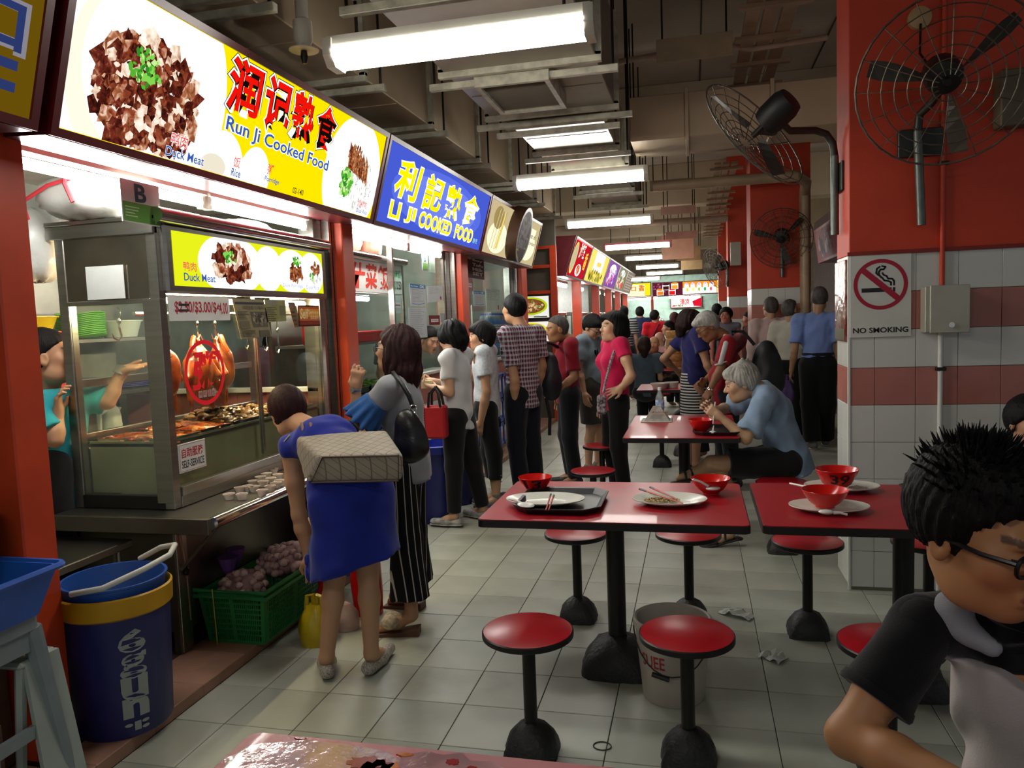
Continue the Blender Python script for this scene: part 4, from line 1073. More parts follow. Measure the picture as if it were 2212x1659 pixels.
class Vol:
 """list of soft primitives; mesh() gives one continuous surface"""
 def __init__(s): s.p = []; s.cuts = []; s.disp = None
 def cap(s, a, b, ra, rb=None, k=.02, n=None, fl=1.0, sub=False, clip=None):
  s.p.append(('c', V3(a), V3(b), float(ra), float(ra if rb is None else rb), k, None if n is None else V3(unit(n)), fl, sub, clip)); return s
 def ell(s, c, r, R=None, k=.02, sub=False, clip=None):
  s.p.append(('e', V3(c), V3(r), np.eye(3, dtype='f') if R is None else np.array(R, 'f'), k, sub, clip)); return s
 def chain(s, pts, rs, k=.02, n=None, fl=1.0, clip=None):
  for i in range(len(pts) - 1): s.cap(pts[i], pts[i + 1], rs[i], rs[i + 1], k, n, fl, clip=clip)
  return s
 def cut(s, p, n): s.cuts.append((V3(p), V3(unit(n)))); return s
 def field(s, h):
  lo = np.full(3, 1e9); hi = -lo
  bb = []
  for q in s.p:
   if q[0] == 'c':
    r = max(q[3], q[4]); l = np.minimum(q[1], q[2]) - r; u = np.maximum(q[1], q[2]) + r; k = q[5]; sub = q[8]
   else:
    r = np.abs(q[3]) @ q[2]; l = q[1] - r; u = q[1] + r; k = q[4]; sub = q[5]
   bb.append((l - k - 2 * h, u + k + 2 * h))
   if not sub: lo = np.minimum(lo, l); hi = np.maximum(hi, u)
  lo = lo - 3 * h - .012; hi = hi + 3 * h + .012
  n = np.ceil((hi - lo) / h).astype(int) + 1
  F = np.full(n, .5, 'f')
  ax = [(lo[i] + h * np.arange(n[i])).astype('f') for i in range(3)]
  for q, (l, u) in zip(s.p, bb):
   i0 = np.maximum(((l - lo) / h).astype(int), 0); i1 = np.minimum(((u - lo) / h).astype(int) + 2, n)
   if (i1 <= i0).any(): continue
   sl = tuple(slice(a, b) for a, b in zip(i0, i1))
   x = ax[0][sl[0]][:, None, None]; y = ax[1][sl[1]][None, :, None]; z = ax[2][sl[2]][None, None, :]
   if q[0] == 'c':
    _, a, b, ra, rb, k, nn, fl, sub, clip = q
    d = b - a; L = float(d @ d) + 1e-9
    px, py, pz = x - a[0], y - a[1], z - a[2]
    t = np.clip((px * d[0] + py * d[1] + pz * d[2]) / L, 0, 1)
    wx, wy, wz = px - t * d[0], py - t * d[1], pz - t * d[2]
    if nn is not None:
     wn = wx * nn[0] + wy * nn[1] + wz * nn[2]; g = wn * (1 / fl - 1)
     wx, wy, wz = wx + g * nn[0], wy + g * nn[1], wz + g * nn[2]
    D = np.sqrt(wx * wx + wy * wy + wz * wz) - (ra + (rb - ra) * t)
    if nn is not None: D = D * (.5 + .5 * fl)
   else:
    _, c, r, R, k, sub, clip = q
    px, py, pz = x - c[0], y - c[1], z - c[2]
    q0 = [(px * R[0, i] + py * R[1, i] + pz * R[2, i]) for i in range(3)]
    k0 = np.sqrt(sum((q0[i] / r[i]) ** 2 for i in range(3))); k1 = np.sqrt(sum((q0[i] / r[i] ** 2) ** 2 for i in range(3))) + 1e-6
    D = k0 * (k0 - 1) / k1
   if clip is not None:
    for cp, cn in clip:
     D = np.maximum(D, (x - cp[0]) * cn[0] + (y - cp[1]) * cn[1] + (z - cp[2]) * cn[2])
   A = F[sl]
   if sub:
    D = -D; hh = np.maximum(k - np.abs(A - D), 0) / max(k, 1e-6); F[sl] = np.maximum(A, D) + hh * hh * k * .25
   else:
    hh = np.maximum(k - np.abs(A - D), 0) / max(k, 1e-6); F[sl] = np.minimum(A, D) - hh * hh * k * .25
  for cp, cn in s.cuts:
   F = np.maximum(F, (ax[0][:, None, None] - cp[0]) * cn[0] + (ax[1][None, :, None] - cp[1]) * cn[1] + (ax[2][None, None, :] - cp[2]) * cn[2])
  if s.disp is not None:
   I = np.argwhere(np.abs(F) < .03)
   P = lo.astype('f') + I * np.float32(h)
   F[I[:, 0], I[:, 1], I[:, 2]] += s.disp(P).astype('f')
  F[0], F[-1] = .5, .5; F[:, 0], F[:, -1] = .5, .5; F[:, :, 0], F[:, :, -1] = .5, .5
  return F, lo
 def arrays(s, h):
  F, lo = s.field(h)
  S = F < 0
  c = np.zeros(tuple(d - 1 for d in F.shape), np.int8)
  for i in (0, 1):
   for j in (0, 1):
    for k in (0, 1): c += S[i:S.shape[0] - 1 + i, j:S.shape[1] - 1 + j, k:S.shape[2] - 1 + k]
  act = (c > 0) & (c < 8)
  I = np.argwhere(act); idx = np.full(act.shape, -1, np.int64); idx[act] = np.arange(len(I))
  off = np.array([(i, j, k) for i in (0, 1) for j in (0, 1) for k in (0, 1)])
  val = np.stack([F[I[:, 0] + o[0], I[:, 1] + o[1], I[:, 2] + o[2]] for o in off], 1)
  acc = np.zeros((len(I), 3)); cnt = np.zeros(len(I))
  for a in range(8):
   for b in range(a + 1, 8):
    if np.abs(off[a] - off[b]).sum() != 1: continue
    va, vb = val[:, a], val[:, b]; m = (va < 0) != (vb < 0)
    t = np.where(m, va / np.where(np.abs(va - vb) < 1e-9, 1, va - vb), 0)
    acc += np.where(m[:, None], off[a] + (off[b] - off[a]) * t[:, None], 0); cnt += m
  v = lo + h * (I + acc / np.maximum(cnt, 1)[:, None])
  Q = []
  for axn in range(3):
   u, w = (axn + 1) % 3, (axn + 2) % 3
   A = np.take(S, range(S.shape[axn] - 1), axn); B = np.take(S, range(1, S.shape[axn]), axn)
   E = np.argwhere(A != B)
   ok = (E[:, u] > 0) & (E[:, w] > 0) & (E[:, u] < S.shape[u] - 1) & (E[:, w] < S.shape[w] - 1); E = E[ok]
   def cell(du, dw):
    e = E.copy(); e[:, u] += du; e[:, w] += dw; return idx[e[:, 0], e[:, 1], e[:, 2]]
   q = np.stack([cell(-1, -1), cell(0, -1), cell(0, 0), cell(-1, 0)], 1)
   ins = A[E[:, 0], E[:, 1], E[:, 2]]
   q[~ins] = q[~ins][:, ::-1]; Q.append(q)
  return v, np.concatenate(Q)

def fast_mesh(name, v, q, m=None, col=None):
 me = bpy.data.meshes.new(name)
 me.vertices.add(len(v)); me.vertices.foreach_set('co', np.ascontiguousarray(v, 'f').ravel())
 me.loops.add(q.size); me.loops.foreach_set('vertex_index', np.ascontiguousarray(q, np.int32).ravel())
 me.polygons.add(len(q)); me.polygons.foreach_set('loop_start', np.arange(0, q.size, 4, dtype=np.int32))
 me.polygons.foreach_set('loop_total', np.full(len(q), 4, np.int32))
 me.polygons.foreach_set('use_smooth', np.ones(len(q), bool))
 if m: me.materials.append(m)
 if col is not None:
  ca = me.color_attributes.new('Col', 'FLOAT_COLOR', 'POINT')
  ca.data.foreach_set('color', np.ascontiguousarray(np.concatenate([col, np.ones((len(col), 1))], 1), 'f').ravel())
 me.update(calc_edges=True); me.validate()
 return me

def vol_mesh(name, vols, m, colfn=None):
 """vols: list of (Vol, voxel size) joined into one mesh"""
 vs, qs, o = [], [], 0
 for vol, h in vols:
  v, q = vol.arrays(h); vs.append(v); qs.append(q + o); o += len(v)
 v = np.concatenate(vs); q = np.concatenate(qs)
 return fast_mesh(name, v, q, m, colfn(v) if colfn else None)

def folds(amp=.004, f=38.0, seed=0):
 r = np.random.default_rng(seed); D = r.normal(size=(4, 3)); D /= np.linalg.norm(D, axis=1)[:, None]; ph = r.uniform(0, 6, 4)
 def g(P):
  w = .35 * np.sin(P @ D[2] * f * .6 + ph[2]) + .35 * np.sin(P @ D[3] * f * .8 + ph[3])
  return amp * (np.sin(P @ D[0] * f + 3 * w + ph[0]) + .6 * np.sin(P @ D[1] * f * 1.6 + 4 * w + ph[1]))
 return g

def attr_mat(name, rough=.5, bump=0.0, bscale=200, sheen=0.0, spec=.4, sss=False):
 """material reading its colour from the mesh (skin tone, lips, brows)"""
 if name in _M: return _M[name]
 m = bpy.data.materials.new(name); m.use_nodes = True; nt = m.node_tree; b = nt.nodes['Principled BSDF']
 a = nt.nodes.new('ShaderNodeVertexColor'); a.layer_name = 'Col'
 n = nt.nodes.new('ShaderNodeTexNoise'); n.inputs['Scale'].default_value = 18; n.inputs['Detail'].default_value = 5
 mr = nt.nodes.new('ShaderNodeMapRange'); mr.inputs['To Min'].default_value = .90; mr.inputs['To Max'].default_value = 1.10
 tc = nt.nodes.new('ShaderNodeTexCoord'); nt.links.new(tc.outputs['Object'], n.inputs['Vector']); nt.links.new(n.outputs['Fac'], mr.inputs['Value'])
 mx = nt.nodes.new('ShaderNodeMix'); mx.data_type = 'RGBA'; mx.blend_type = 'MULTIPLY'; mx.inputs[0].default_value = 1
 nt.links.new(a.outputs['Color'], mx.inputs[6]); nt.links.new(mr.outputs[0], mx.inputs[7]); nt.links.new(mx.outputs[2], b.inputs['Base Color'])
 b.inputs['Roughness'].default_value = rough; b.inputs['Specular IOR Level'].default_value = spec
 _M[name] = m; return m
SKIN = attr_mat('skin', .5)

def hair_mat(name, col, rough=.6):
 return mat('hair_' + name, col, rough, var=.35, vscale=30, bump=.5, bscale=160, stretch=(1, 1, .25), spec=.18)

def cloth(name, c, rough=.85, var=.08, vscale=14, bump=.12, bscale=260):
 return mat('cloth_' + name, srgb(c), rough, var=var, vscale=vscale, bump=bump, bscale=bscale, sheen=.15, spec=.2)

def pattern_mat(name, kind, cols, scale=1.0, axis='X', rough=.85, frac=.5):
 """woven stripes or plaid"""
 key = 'cloth_' + name
 if key in _M: return _M[key]
 m = bpy.data.materials.new(key); m.use_nodes = True; nt = m.node_tree; b = nt.nodes['Principled BSDF']
 b.inputs['Roughness'].default_value = rough; b.inputs['Specular IOR Level'].default_value = .2
 tc = nt.nodes.new('ShaderNodeTexCoord'); sp = nt.nodes.new('ShaderNodeSeparateXYZ'); nt.links.new(tc.outputs['Object'], sp.inputs[0])
 def stripe(sock, sc, fr, ph=0.0):
  a = nt.nodes.new('ShaderNodeMath'); a.operation = 'MULTIPLY_ADD'; a.inputs[1].default_value = sc; a.inputs[2].default_value = ph; nt.links.new(sock, a.inputs[0])
  f = nt.nodes.new('ShaderNodeMath'); f.operation = 'FRACT'; nt.links.new(a.outputs[0], f.inputs[0])
  g = nt.nodes.new('ShaderNodeMath'); g.operation = 'LESS_THAN'; g.inputs[1].default_value = fr; nt.links.new(f.outputs[0], g.inputs[0]); return g.outputs[0]
 def mix(fac, a, c):
  x = nt.nodes.new('ShaderNodeMix'); x.data_type = 'RGBA'; nt.links.new(fac, x.inputs[0])
  for i, s in ((6, a), (7, c)):
   if isinstance(s, tuple): x.inputs[i].default_value = (*s, 1)
   else: nt.links.new(s, x.inputs[i])
  return x.outputs[2]
 # azimuth-like coordinate so that vertical stripes run round the body
 ad = nt.nodes.new('ShaderNodeMath'); ad.operation = 'ADD'
 nt.links.new(sp.outputs[0], ad.inputs[0]); nt.links.new(sp.outputs[1], ad.inputs[1])
 hz = ad.outputs[0]; vt = sp.outputs[2]
 C = [srgb(c) for c in cols]
 if kind == 'v': col = mix(stripe(hz, scale, frac), C[0], C[1])
 elif kind == 'h': col = mix(stripe(vt, scale, frac), C[0], C[1])
 else:
  col = mix(stripe(hz, scale, .45), C[0], C[1]); col2 = mix(stripe(vt, scale, .45), C[0], C[1])
  x = nt.nodes.new('ShaderNodeMix'); x.data_type = 'RGBA'; x.inputs[0].default_value = .5; nt.links.new(col, x.inputs[6]); nt.links.new(col2, x.inputs[7]); col = x.outputs[2]
  col = mix(stripe(hz, scale, .10, .62), col, C[2]); col = mix(stripe(vt, scale, .10, .62), col, C[2])
  col = mix(stripe(hz, scale, .06, .22), col, C[3]); col = mix(stripe(vt, scale, .06, .22), col, C[3])
 nt.links.new(col, b.inputs['Base Color'])
 _M[key] = m; return m

class Frame:
 def __init__(s, o, fwd, up=(0, 0, 1), sc=1.0):
  f = unit(fwd); r = unit(np.cross(f, up)); u = np.cross(r, f)
  s.o = np.array(o, float); s.R = np.stack([r, f, u], 1); s.s = sc
 def __call__(s, x, y, z): return s.o + s.R @ (np.array((x, y, z)) * s.s)
 def inv(s, P): return (P - s.o) @ s.R / s.s

def head_vol(fr, nk=None, vol=None, female=False, jaw=1.0, nose=1.0, ears=True, neck_r=.052, detail=True):
 v = vol or Vol(); s = fr.s
 E = lambda c, r, k=.02, sub=False: v.ell(fr(*c), np.array(r) * s, fr.R, k * s, sub)
 E((0, -.012, .032), (.074, .093, .086)); E((0, .030, -.030), (.059, .064, .084), .03)
 E((0, .058, -.088), (.030 * jaw, .028, .026), .03)
 for x in (-1, 1):
  E((x * .040, .058, -.018), (.026, .026, .026), .025); E((x * .045, .015, -.075), (.022 * jaw, .035, .030), .03)
 if nk is not None: v.cap(fr(0, -.02, -.05), nk, neck_r * s, neck_r * 1.08 * s, .03)
 if detail:
  v.cap(fr(-.030, .080, .026), fr(.030, .080, .026), .012 * s, None, .015)
  v.cap(fr(0, .088, .010), fr(0, .106 * nose, -.026), .0075 * s, .0115 * s, .012)
  for x in (-1, 1):
   E((x * .011, .096, -.030), (.009, .009, .008), .008)
   E((x * .031, .098, .004), (.017, .014, .011), .012, True); E((x * .031, .0785, .003), (.015, .012, .010), .004)
  v.cap(fr(-.019, .086, -.057), fr(.019, .086, -.057), .0065 * s, None, .008); v.cap(fr(-.016, .087, -.066), fr(.016, .087, -.066), .0075 * s, None, .008)
  E((0, .097, -.0612), (.022, .010, .0022), .004, True)
 else:
  v.cap(fr(0, .088, .010), fr(0, .106, -.026), .009 * s, .013 * s, .012)
 if ears:
  for x in (-1, 1):
   E((x * .078, -.006, -.006), (.009, .020, .031), .006)
   if detail: E((x * .087, -.003, -.002), (.006, .010, .016), .006, True)
 return v

def head_colour(fr, tone, lip=(.45, .16, .13), brow=True, browc=(.03, .02, .018), stubble=0.0):
 tone = np.array(tone)
 def f(v):
  L = fr.inv(v); c = np.tile(tone, (len(v), 1)).astype(float)
  x, y, z = np.abs(L[:, 0]), L[:, 1], L[:, 2]
  near = (np.abs(L) < .14).all(1)
  cheek = np.exp(-((x - .04) ** 2 + (z + .03) ** 2) / .0009) * (y > .03) * near
  c *= 1 + cheek[:, None] * np.array([.10, -.06, -.06])
  m = near & (y > .07) & (((x / .024) ** 2 + ((z + .0612) / .0125) ** 2) < 1); c[m] = c[m] * .35 + np.array(lip) * .65
  m = near & (y > .08) & (x < .02) & (np.abs(z + .0612) < .0020); c[m] *= .35  # line between the lips: crease shade painted into the skin colour
  if brow:
   m = near & (y > .055) & (x > .012) & (x < .048) & (np.abs(z - (.029 + .05 * (x - .012) * (x < .034) + .0011 * (x >= .034))) < .0052); c[m] = np.array(browc) * .8 + c[m] * .2
  return c
 return f

def add_eyes(fr, parent, shut=.0, look=0.0):
 W = mat('eye_white', srgb('C8C2B8'), .25, var=.03); D = mat('eye_iris', srgb('170E0A'), .12); LID = mat('lash_line', srgb('1A100C'), .6)
 for x in (-1, 1):
  c = fr(x * .031, .0815, .003); s = fr.s
  R = Matrix([[float(a) for a in r] for r in fr.R])
  put('eye', (MB().ell(c, (.0125 * s, .0100 * s, .0068 * s * (1 - shut)), W, 12, 8, rot=R).ell(fr(x * .031 + look, .0890, .003), (.0052 * s, .0035 * s, .0050 * s * (1 - shut)), D, 10, 6, rot=R), W), parent, smooth=True)
  put('lash', (MB().tube([fr(x * .031 - .0135, .0850, .0035), fr(x * .031 - .006, .0915, .0092 * (1 - shut)), fr(x * .031 + .006, .0915, .0092 * (1 - shut)), fr(x * .031 + .0145, .083, .005)], .0017 * s, 5), LID), parent)

def glasses(fr, parent, c='1A1414', rim=True, r=.0016, dark=False):
 m = mat('spectacle_' + c, srgb(c), .3, .3); mb = MB(); s = fr.s
 for x in (-1, 1):
  mb.tube([fr(x * .033 + .023 * math.copysign(abs(math.cos(a)) ** .7, math.cos(a)), .101, .002 + .016 * math.copysign(abs(math.sin(a)) ** .7, math.sin(a))) for a in [k * PI / 9 for k in range(18)]], r * s, 6, closed=True)
  mb.tube([fr(x * .056, .099, .008), fr(x * .076, .06, .008), fr(x * .082, 0, .006), fr(x * .080, -.012, -.008)], r * 1.1 * s, 6)
 mb.tube([fr(-.010, .102, .004), fr(0, .105, .007), fr(.010, .102, .004)], r * s, 6)
 put('glasses', (mb, m), parent, smooth=True)

def hand_vol(w, d, n, side=1, curl=.5, thumb=.6, spread=.12, sc=1.0, vol=None, curls=None):
 """w wrist point, d direction along the palm, n palm normal (the way the palm faces), side +1 thumb towards d x n"""
 v = vol or Vol(); d = unit(d); n = np.array(n, float); n = unit(n - d * (n @ d)); t = unit(np.cross(d, n)) * side
 w = np.array(w, float)
 P = lambda a, b, c: w + (d * a + t * b + n * c) * sc
 for k, b in enumerate((.028, .010, -.009, -.027)):
  v.cap(P(.012, b * .6, 0), P(.082, b, 0), .0155 * sc, .0125 * sc, .012)
 L = (.072, .080, .074, .058)
 for k, b in enumerate((.030, .010, -.010, -.029)):
  c = curls[k] if curls else curl * (1 + .08 * k); p = P(.086 - .004 * abs(k - 1), b, 0); a = 0.0; st = spread * (1.5 - k) * .5
  for seg, rr in ((.46, .0088), (.31, .0080), (.23, .0070)):
   a += c * (.75 if seg > .4 else 1.0); l = L[k] * seg * sc
   dirv = unit(d * math.cos(a) + n * math.sin(a) + t * st * math.cos(a)); q = p + dirv * l
   v.cap(p, q, rr * sc, (rr - .0006) * sc, .005); p = q
 a = P(.022, .034, .004); b = P(.052, .058 - .02 * thumb, .012 + .022 * thumb); c = P(.082, .066 - .045 * thumb, .016 + .030 * thumb)
 v.cap(P(.008, .012, .002), a, .015 * sc, .0135 * sc, .012); v.cap(a, b, .0125 * sc, .0105 * sc, .008); v.cap(b, c, .0100 * sc, .0080 * sc, .005)
 return v

def template(x, y, H=1.68, th=180, w=.175, z0=0.0):
 """standing joints facing angle th (degrees, 0 = +X, 90 = +Y)"""
 f = H / 1.70; a = math.radians(th); F = np.array((math.cos(a), math.sin(a), 0)); R = np.array((F[1], -F[0], 0)); b = np.array((x, y, z0)); U_ = np.array((0, 0, 1))
 J = dict(F=F, R=R, f=f)
 def P(r, fw, z): return b + (R * r + F * fw + U_ * z) * f
 J['hd'] = P(0, .02, 1.58); J['nk'] = P(0, -.015, 1.435); J['ch'] = P(0, 0, 1.27); J['pv'] = P(0, 0, .95)
 for s, k in ((-1, 'L'), (1, 'R')):
  J['s' + k] = P(s * w, -.01, 1.39); J['e' + k] = P(s * (w + .045), -.02, 1.10); J['w' + k] = P(s * (w + .05), .04, .86)
  J['h' + k] = P(s * .085, 0, .90); J['k' + k] = P(s * .09, .015, .49); J['a' + k] = P(s * .09, -.03, .085); J['t' + k] = P(s * .105, .15, .025)
 return J

def limb(v, p, q, r, rs, k=.02): v.cap(p, q, r, rs, k); return v

def body_vol(J, female=False, arms=1.0, legs=True, bare_legs=True, feet=False, hands=None, neck=True):
 f = J['f']; v = Vol(); A = np.array
 n = unit(np.cross(A(J['sR']) - A(J['sL']), A(J['ch']) - A(J['pv'])))
 wst = A(J['ch']) * .45 + A(J['pv']) * .55
 v.chain([J['ch'], wst, J['pv']], [.125 * f, .110 * f, .125 * f], .05, n, .70)
 v.cap(J['sL'], J['sR'], .048 * f, None, .05); v.cap(A(J['nk']), J['ch'], .06 * f, .10 * f, .05, n, .7)
 for k in 'LR':
  S, E, W = A(J['s' + k]), A(J['e' + k]), A(J['w' + k])
  v.chain([S, S * .5 + E * .5, E], [.046 * f * arms, .043 * f * arms, .036 * f * arms], .03)
  m = E * .68 + W * .32; v.chain([E, m, W], [.036 * f * arms, .038 * f * arms, .0245 * f * arms], .02)
  if legs:
   Hh, K, An = A(J['h' + k]), A(J['k' + k]), A(J['a' + k])
   v.chain([Hh, Hh * .5 + K * .5, K], [.082 * f, .070 * f, .050 * f], .04)
   c = K * .70 + An * .30 - A(J.get('F')) * .012 * f; v.chain([K, c, An], [.049 * f, .050 * f, .034 * f], .02)
   T = A(J['t' + k]); v.cap(An, An * .55 + T * .45 - A((0, 0, .01)) * f, .034 * f, .032 * f, .02); v.cap(An * .55 + T * .45 - A((0, 0, .01)) * f, T, .032 * f, .022 * f, .02)
 return v

def torso_garment(J, m, infl=.016, sleeve=.75, hem=.10, neckdrop=.03, neckr=.062, bust=False, belly=0.0, fold=.0035, h=.012, seed=1, waist=.115, hipr=.128, name='shirt', parent=None, sl_r=.058, extra=None, cuts=None, sleeves='LR', shoulder=.052, flat=.72, chest=.130):
 """shirt, blouse or dress top; sleeve = how far down the upper arm (1 = elbow)"""
 f = J['f']; A = np.array; v = Vol()
 ax = unit(A(J['ch']) - A(J['pv'])); n = unit(np.cross(A(J['sR']) - A(J['sL']), ax)); Fw = A(J['F'])
 if n @ Fw < 0: n = -n
 wst = A(J['ch']) * .45 + A(J['pv']) * .55; low = A(J['pv']) - ax * hem * f
 clip = [(low, -ax)]
 v.chain([J['ch'], wst, A(J['pv'])], [(chest + infl) * f, (waist + infl) * f, (hipr + infl) * f], .05, n, flat, clip=clip)
 v.cap(A(J['pv']), low - ax * .08 * f, (hipr + infl) * f, (hipr + infl * 1.4) * f, .04, n, flat + .04, clip=clip)
 v.cap(J['sL'], J['sR'], (shoulder + infl * .5) * f, None, .045); v.cap(A(J['nk']) - ax * .02 * f, J['ch'], (.062 + infl * .3) * f, (.115 + infl) * f, .05, n, .75)
 if bust:
  for s in (-1, 1): v.ell(A(J['ch']) + A(J['R']) * s * .07 * f + n * .075 * f - ax * .03 * f, A((.068, .068, .068)) * f, None, .05)
 if belly: v.ell(wst + n * .05 * f - ax * .03 * f, A((.115, .10, .13)) * f * (1 + belly), None, .06)
 for k in sleeves:
  if sleeve <= 0: continue
  S, E, W = A(J['s' + k]), A(J['e' + k]), A(J['w' + k])
  end = S + (E - S) * min(sleeve, 1.0); d = unit(E - S)
  if sleeve <= 1: v.cap(S, end + d * .06 * f, (shoulder + infl * .7) * f, (sl_r + infl * .6) * f, .035, clip=[(end, d)])
  else:
   en2 = E + (W - E) * (sleeve - 1); d2 = unit(W - E)
   v.cap(S, E, (shoulder + infl * .7) * f, (.046 + infl * .6) * f, .035); v.cap(E, en2 + d2 * .05, (.046 + infl * .6) * f, (.036 + infl * .6) * f, .03, clip=[(en2, d2)])
 if neckdrop is not None:
  up = unit(A(J['nk']) - A(J['ch'])); v.ell(A(J['nk']) + up * (.055 - neckdrop * .3) * f + n * .018 * f, A((neckr, neckr, .05)) * f, None, .01, True)
 if extra: extra(v)
 for c in (cuts or []): v.cut(*c)
 if fold: v.disp = folds(fold, 34, seed)
 return put(name, vol_mesh(name, [(v, h)], m), parent)

def leg_garment(J, m, to=1.0, infl=.012, waist=.10, h=.012, parent=None, name='trousers', flare=0.0, fold=.003, seed=3, topr=.128, flat=.78, knee=.062, ankle=.050):
 """trousers (to = 1 ankle) or shorts (to < .6)"""
 f = J['f']; A = np.array; v = Vol(); ax = unit(A(J['ch']) - A(J['pv'])); n = unit(np.cross(A(J['sR']) - A(J['sL']), ax))
 top = A(J['pv']) + ax * waist * f
 hm = (A(J['hL']) + A(J['hR'])) / 2
 v.cap(A(J['pv']) + ax * .12 * f, hm, (topr + infl * .4) * f, (topr + infl) * f, .05, n, flat, clip=[(top, ax)])
 for k in 'LR':
  Hh, K, An = A(J['h' + k]), A(J['k' + k]), A(J['a' + k])
  tk = min(to / .52, 1.0);
  if to <= .52:
   e = Hh + (K - Hh) * tk; d = unit(K - Hh); v.cap(Hh, e + d * .06 * f, (.092 + infl) * f, (.072 + infl + flare) * f, .04, clip=[(e, d)])
  else:
   t2 = (to - .52) / .48; e = K + (An - K) * t2; d = unit(An - K)
   v.cap(Hh, K, (.090 + infl) * f, (knee + infl) * f, .04); v.cap(K, e + d * .05 * f, (knee + infl) * f, (ankle + infl + flare) * f, .03, clip=[(e, d)])
 if fold: v.disp = folds(fold, 30, seed)
 return put(name, vol_mesh(name, [(v, h)], m), parent)

def shoe(J, k, m, parent, h=.008, name='shoe', high=.0, sole=None, open_=False):
 f = J['f']; A = np.array; An, T = A(J['a' + k]), A(J['t' + k]); d = unit((T - An) * A((1, 1, 0)))
 g = An[2] - .085 * f; heel = A((An[0], An[1], g + .032 * f)) - d * .035 * f; toe = A((T[0], T[1], g + .030 * f)) + d * .02 * f
 v = Vol(); up = A((0, 0, 1)); mid = heel * .5 + toe * .5
 v.cap(heel, mid, .036 * f, .042 * f, .02).cap(mid, toe, .042 * f, .034 * f, .02, up, .85)
 if high > 0: v.cap(heel + up * .02 * f, An + up * high * f, .040 * f, .040 * f, .02)
 v.cut((0, 0, g + .004), (0, 0, -1))
 if high <= 0: v.cut((0, 0, g + .062 * f), (0, 0, 1)); v.ell(An + d * .022 * f + up * .0 * f, A((.040, .040, .045)) * f, None, .008, True)
 o = put(name, vol_mesh(name, [(v, h)], m), parent)
 if sole:
  s = Vol(); s.cap(heel - up * .02 * f, mid - up * .022 * f, .041 * f, .046 * f, .01, up, .3).cap(mid - up * .022 * f, toe - up * .02 * f, .046 * f, .038 * f, .01, up, .3); s.cut((0, 0, g + .002), (0, 0, -1))
  put('sole', vol_mesh('sole', [(s, h)], sole), parent)
 return o

def hair(fr, style, m, parent, h=.006, amp=.0022, extra=(), t=.012, line=None, cut_front=True, seed=0, freq=26):
 """hair as one mass following the skull, with strand relief"""
 v = Vol(); s = fr.s
 E = lambda c, r, k=.02, sub=False, clip=None: v.ell(fr(*c), np.array(r) * s, fr.R, k * s, sub, clip)
 a, b = line or ((.082, .066), (-.088, -.058))      # hairline: (y, z) above the forehead and at the nape
 d = np.array((0, b[0] - a[0], b[1] - a[1])); nn = np.array((0, d[2], -d[1])); nn = nn / np.linalg.norm(nn)
 if nn[2] > 0: nn = -nn
 cl = [(fr(0, a[0], a[1]), fr.R @ nn)]
 E((0, -.016, .036), (.074 + t, .093 + t, .086 + t), .015, False, cl)
 for q in extra:
  if q[0] == 'e': E(q[1], q[2], q[3] if len(q) > 3 else .02)
  elif q[0] == 'c': v.cap(fr(*q[1]), fr(*q[2]), q[3] * s, q[4] * s, .02 * s)
  elif q[0] == 's': E(q[1], q[2], .008, True)
 if amp:
  def g(P):
   L = fr.inv(P); ph = np.arctan2(L[:, 0], -L[:, 1] - .02)
   w = np.sin(L[:, 2] * 40 + seed) * .25 + .4 * np.sin(ph * 5 + L[:, 2] * 22 + seed)
   return amp * (np.sin(ph * freq + 4 * w) + .5 * np.sin(ph * freq * 2.1 + 6 * w + 1))
  v.disp = g
 return put('hair', vol_mesh('hair', [(v, h * s)], m), parent)

# ================================================================ the duck stall
def tube_light(x, y0, y1, z, label, r=.022, k=1.0):
 L = thing('tube_light', label, 'tube light', (x, (y0 + y1) / 2, z), 'stall tube lights')
 put('tube', (MB().tube([(x, y0 + .03, z), (x, y1 - .03, z)], r, 10), emitter('stall_tube', (1, .98, .94), STALL_TUBE)), L, smooth=True)
 put('batten', (MB().box(x - .03, x + .03, y0, y1, z + .035, z + .075, b=.003), FIXW), L)
 for y in (y0, y1 - .03): put('lamp_holder', (MB().box(x - .018, x + .018, y, y + .03, z - .03, z + .04, b=.003), FIXW), L)
 put('bracket', (MB().box(x - .01, x + .01, (y0 + y1) / 2 - .02, (y0 + y1) / 2 + .02, z + .07, 2.63), FIXW), L)
 return L
tube_light(-2.38, 2.30, 3.42, 2.185, 'bright tube light at the left under the yellow signboard')
tube_light(-2.38, 3.44, 4.46, 2.185, 'bright tube light at the right under the yellow signboard')
tube_light(-2.38, 5.05, 6.20, 2.20, 'bright tube light under the blue signboard')
tube_light(-2.38, 6.22, 7.10, 2.20, 'second tube light under the blue signboard')
tube_light(-2.95, 7.95, 8.9, 2.20, 'tube light inside the drinks stall')
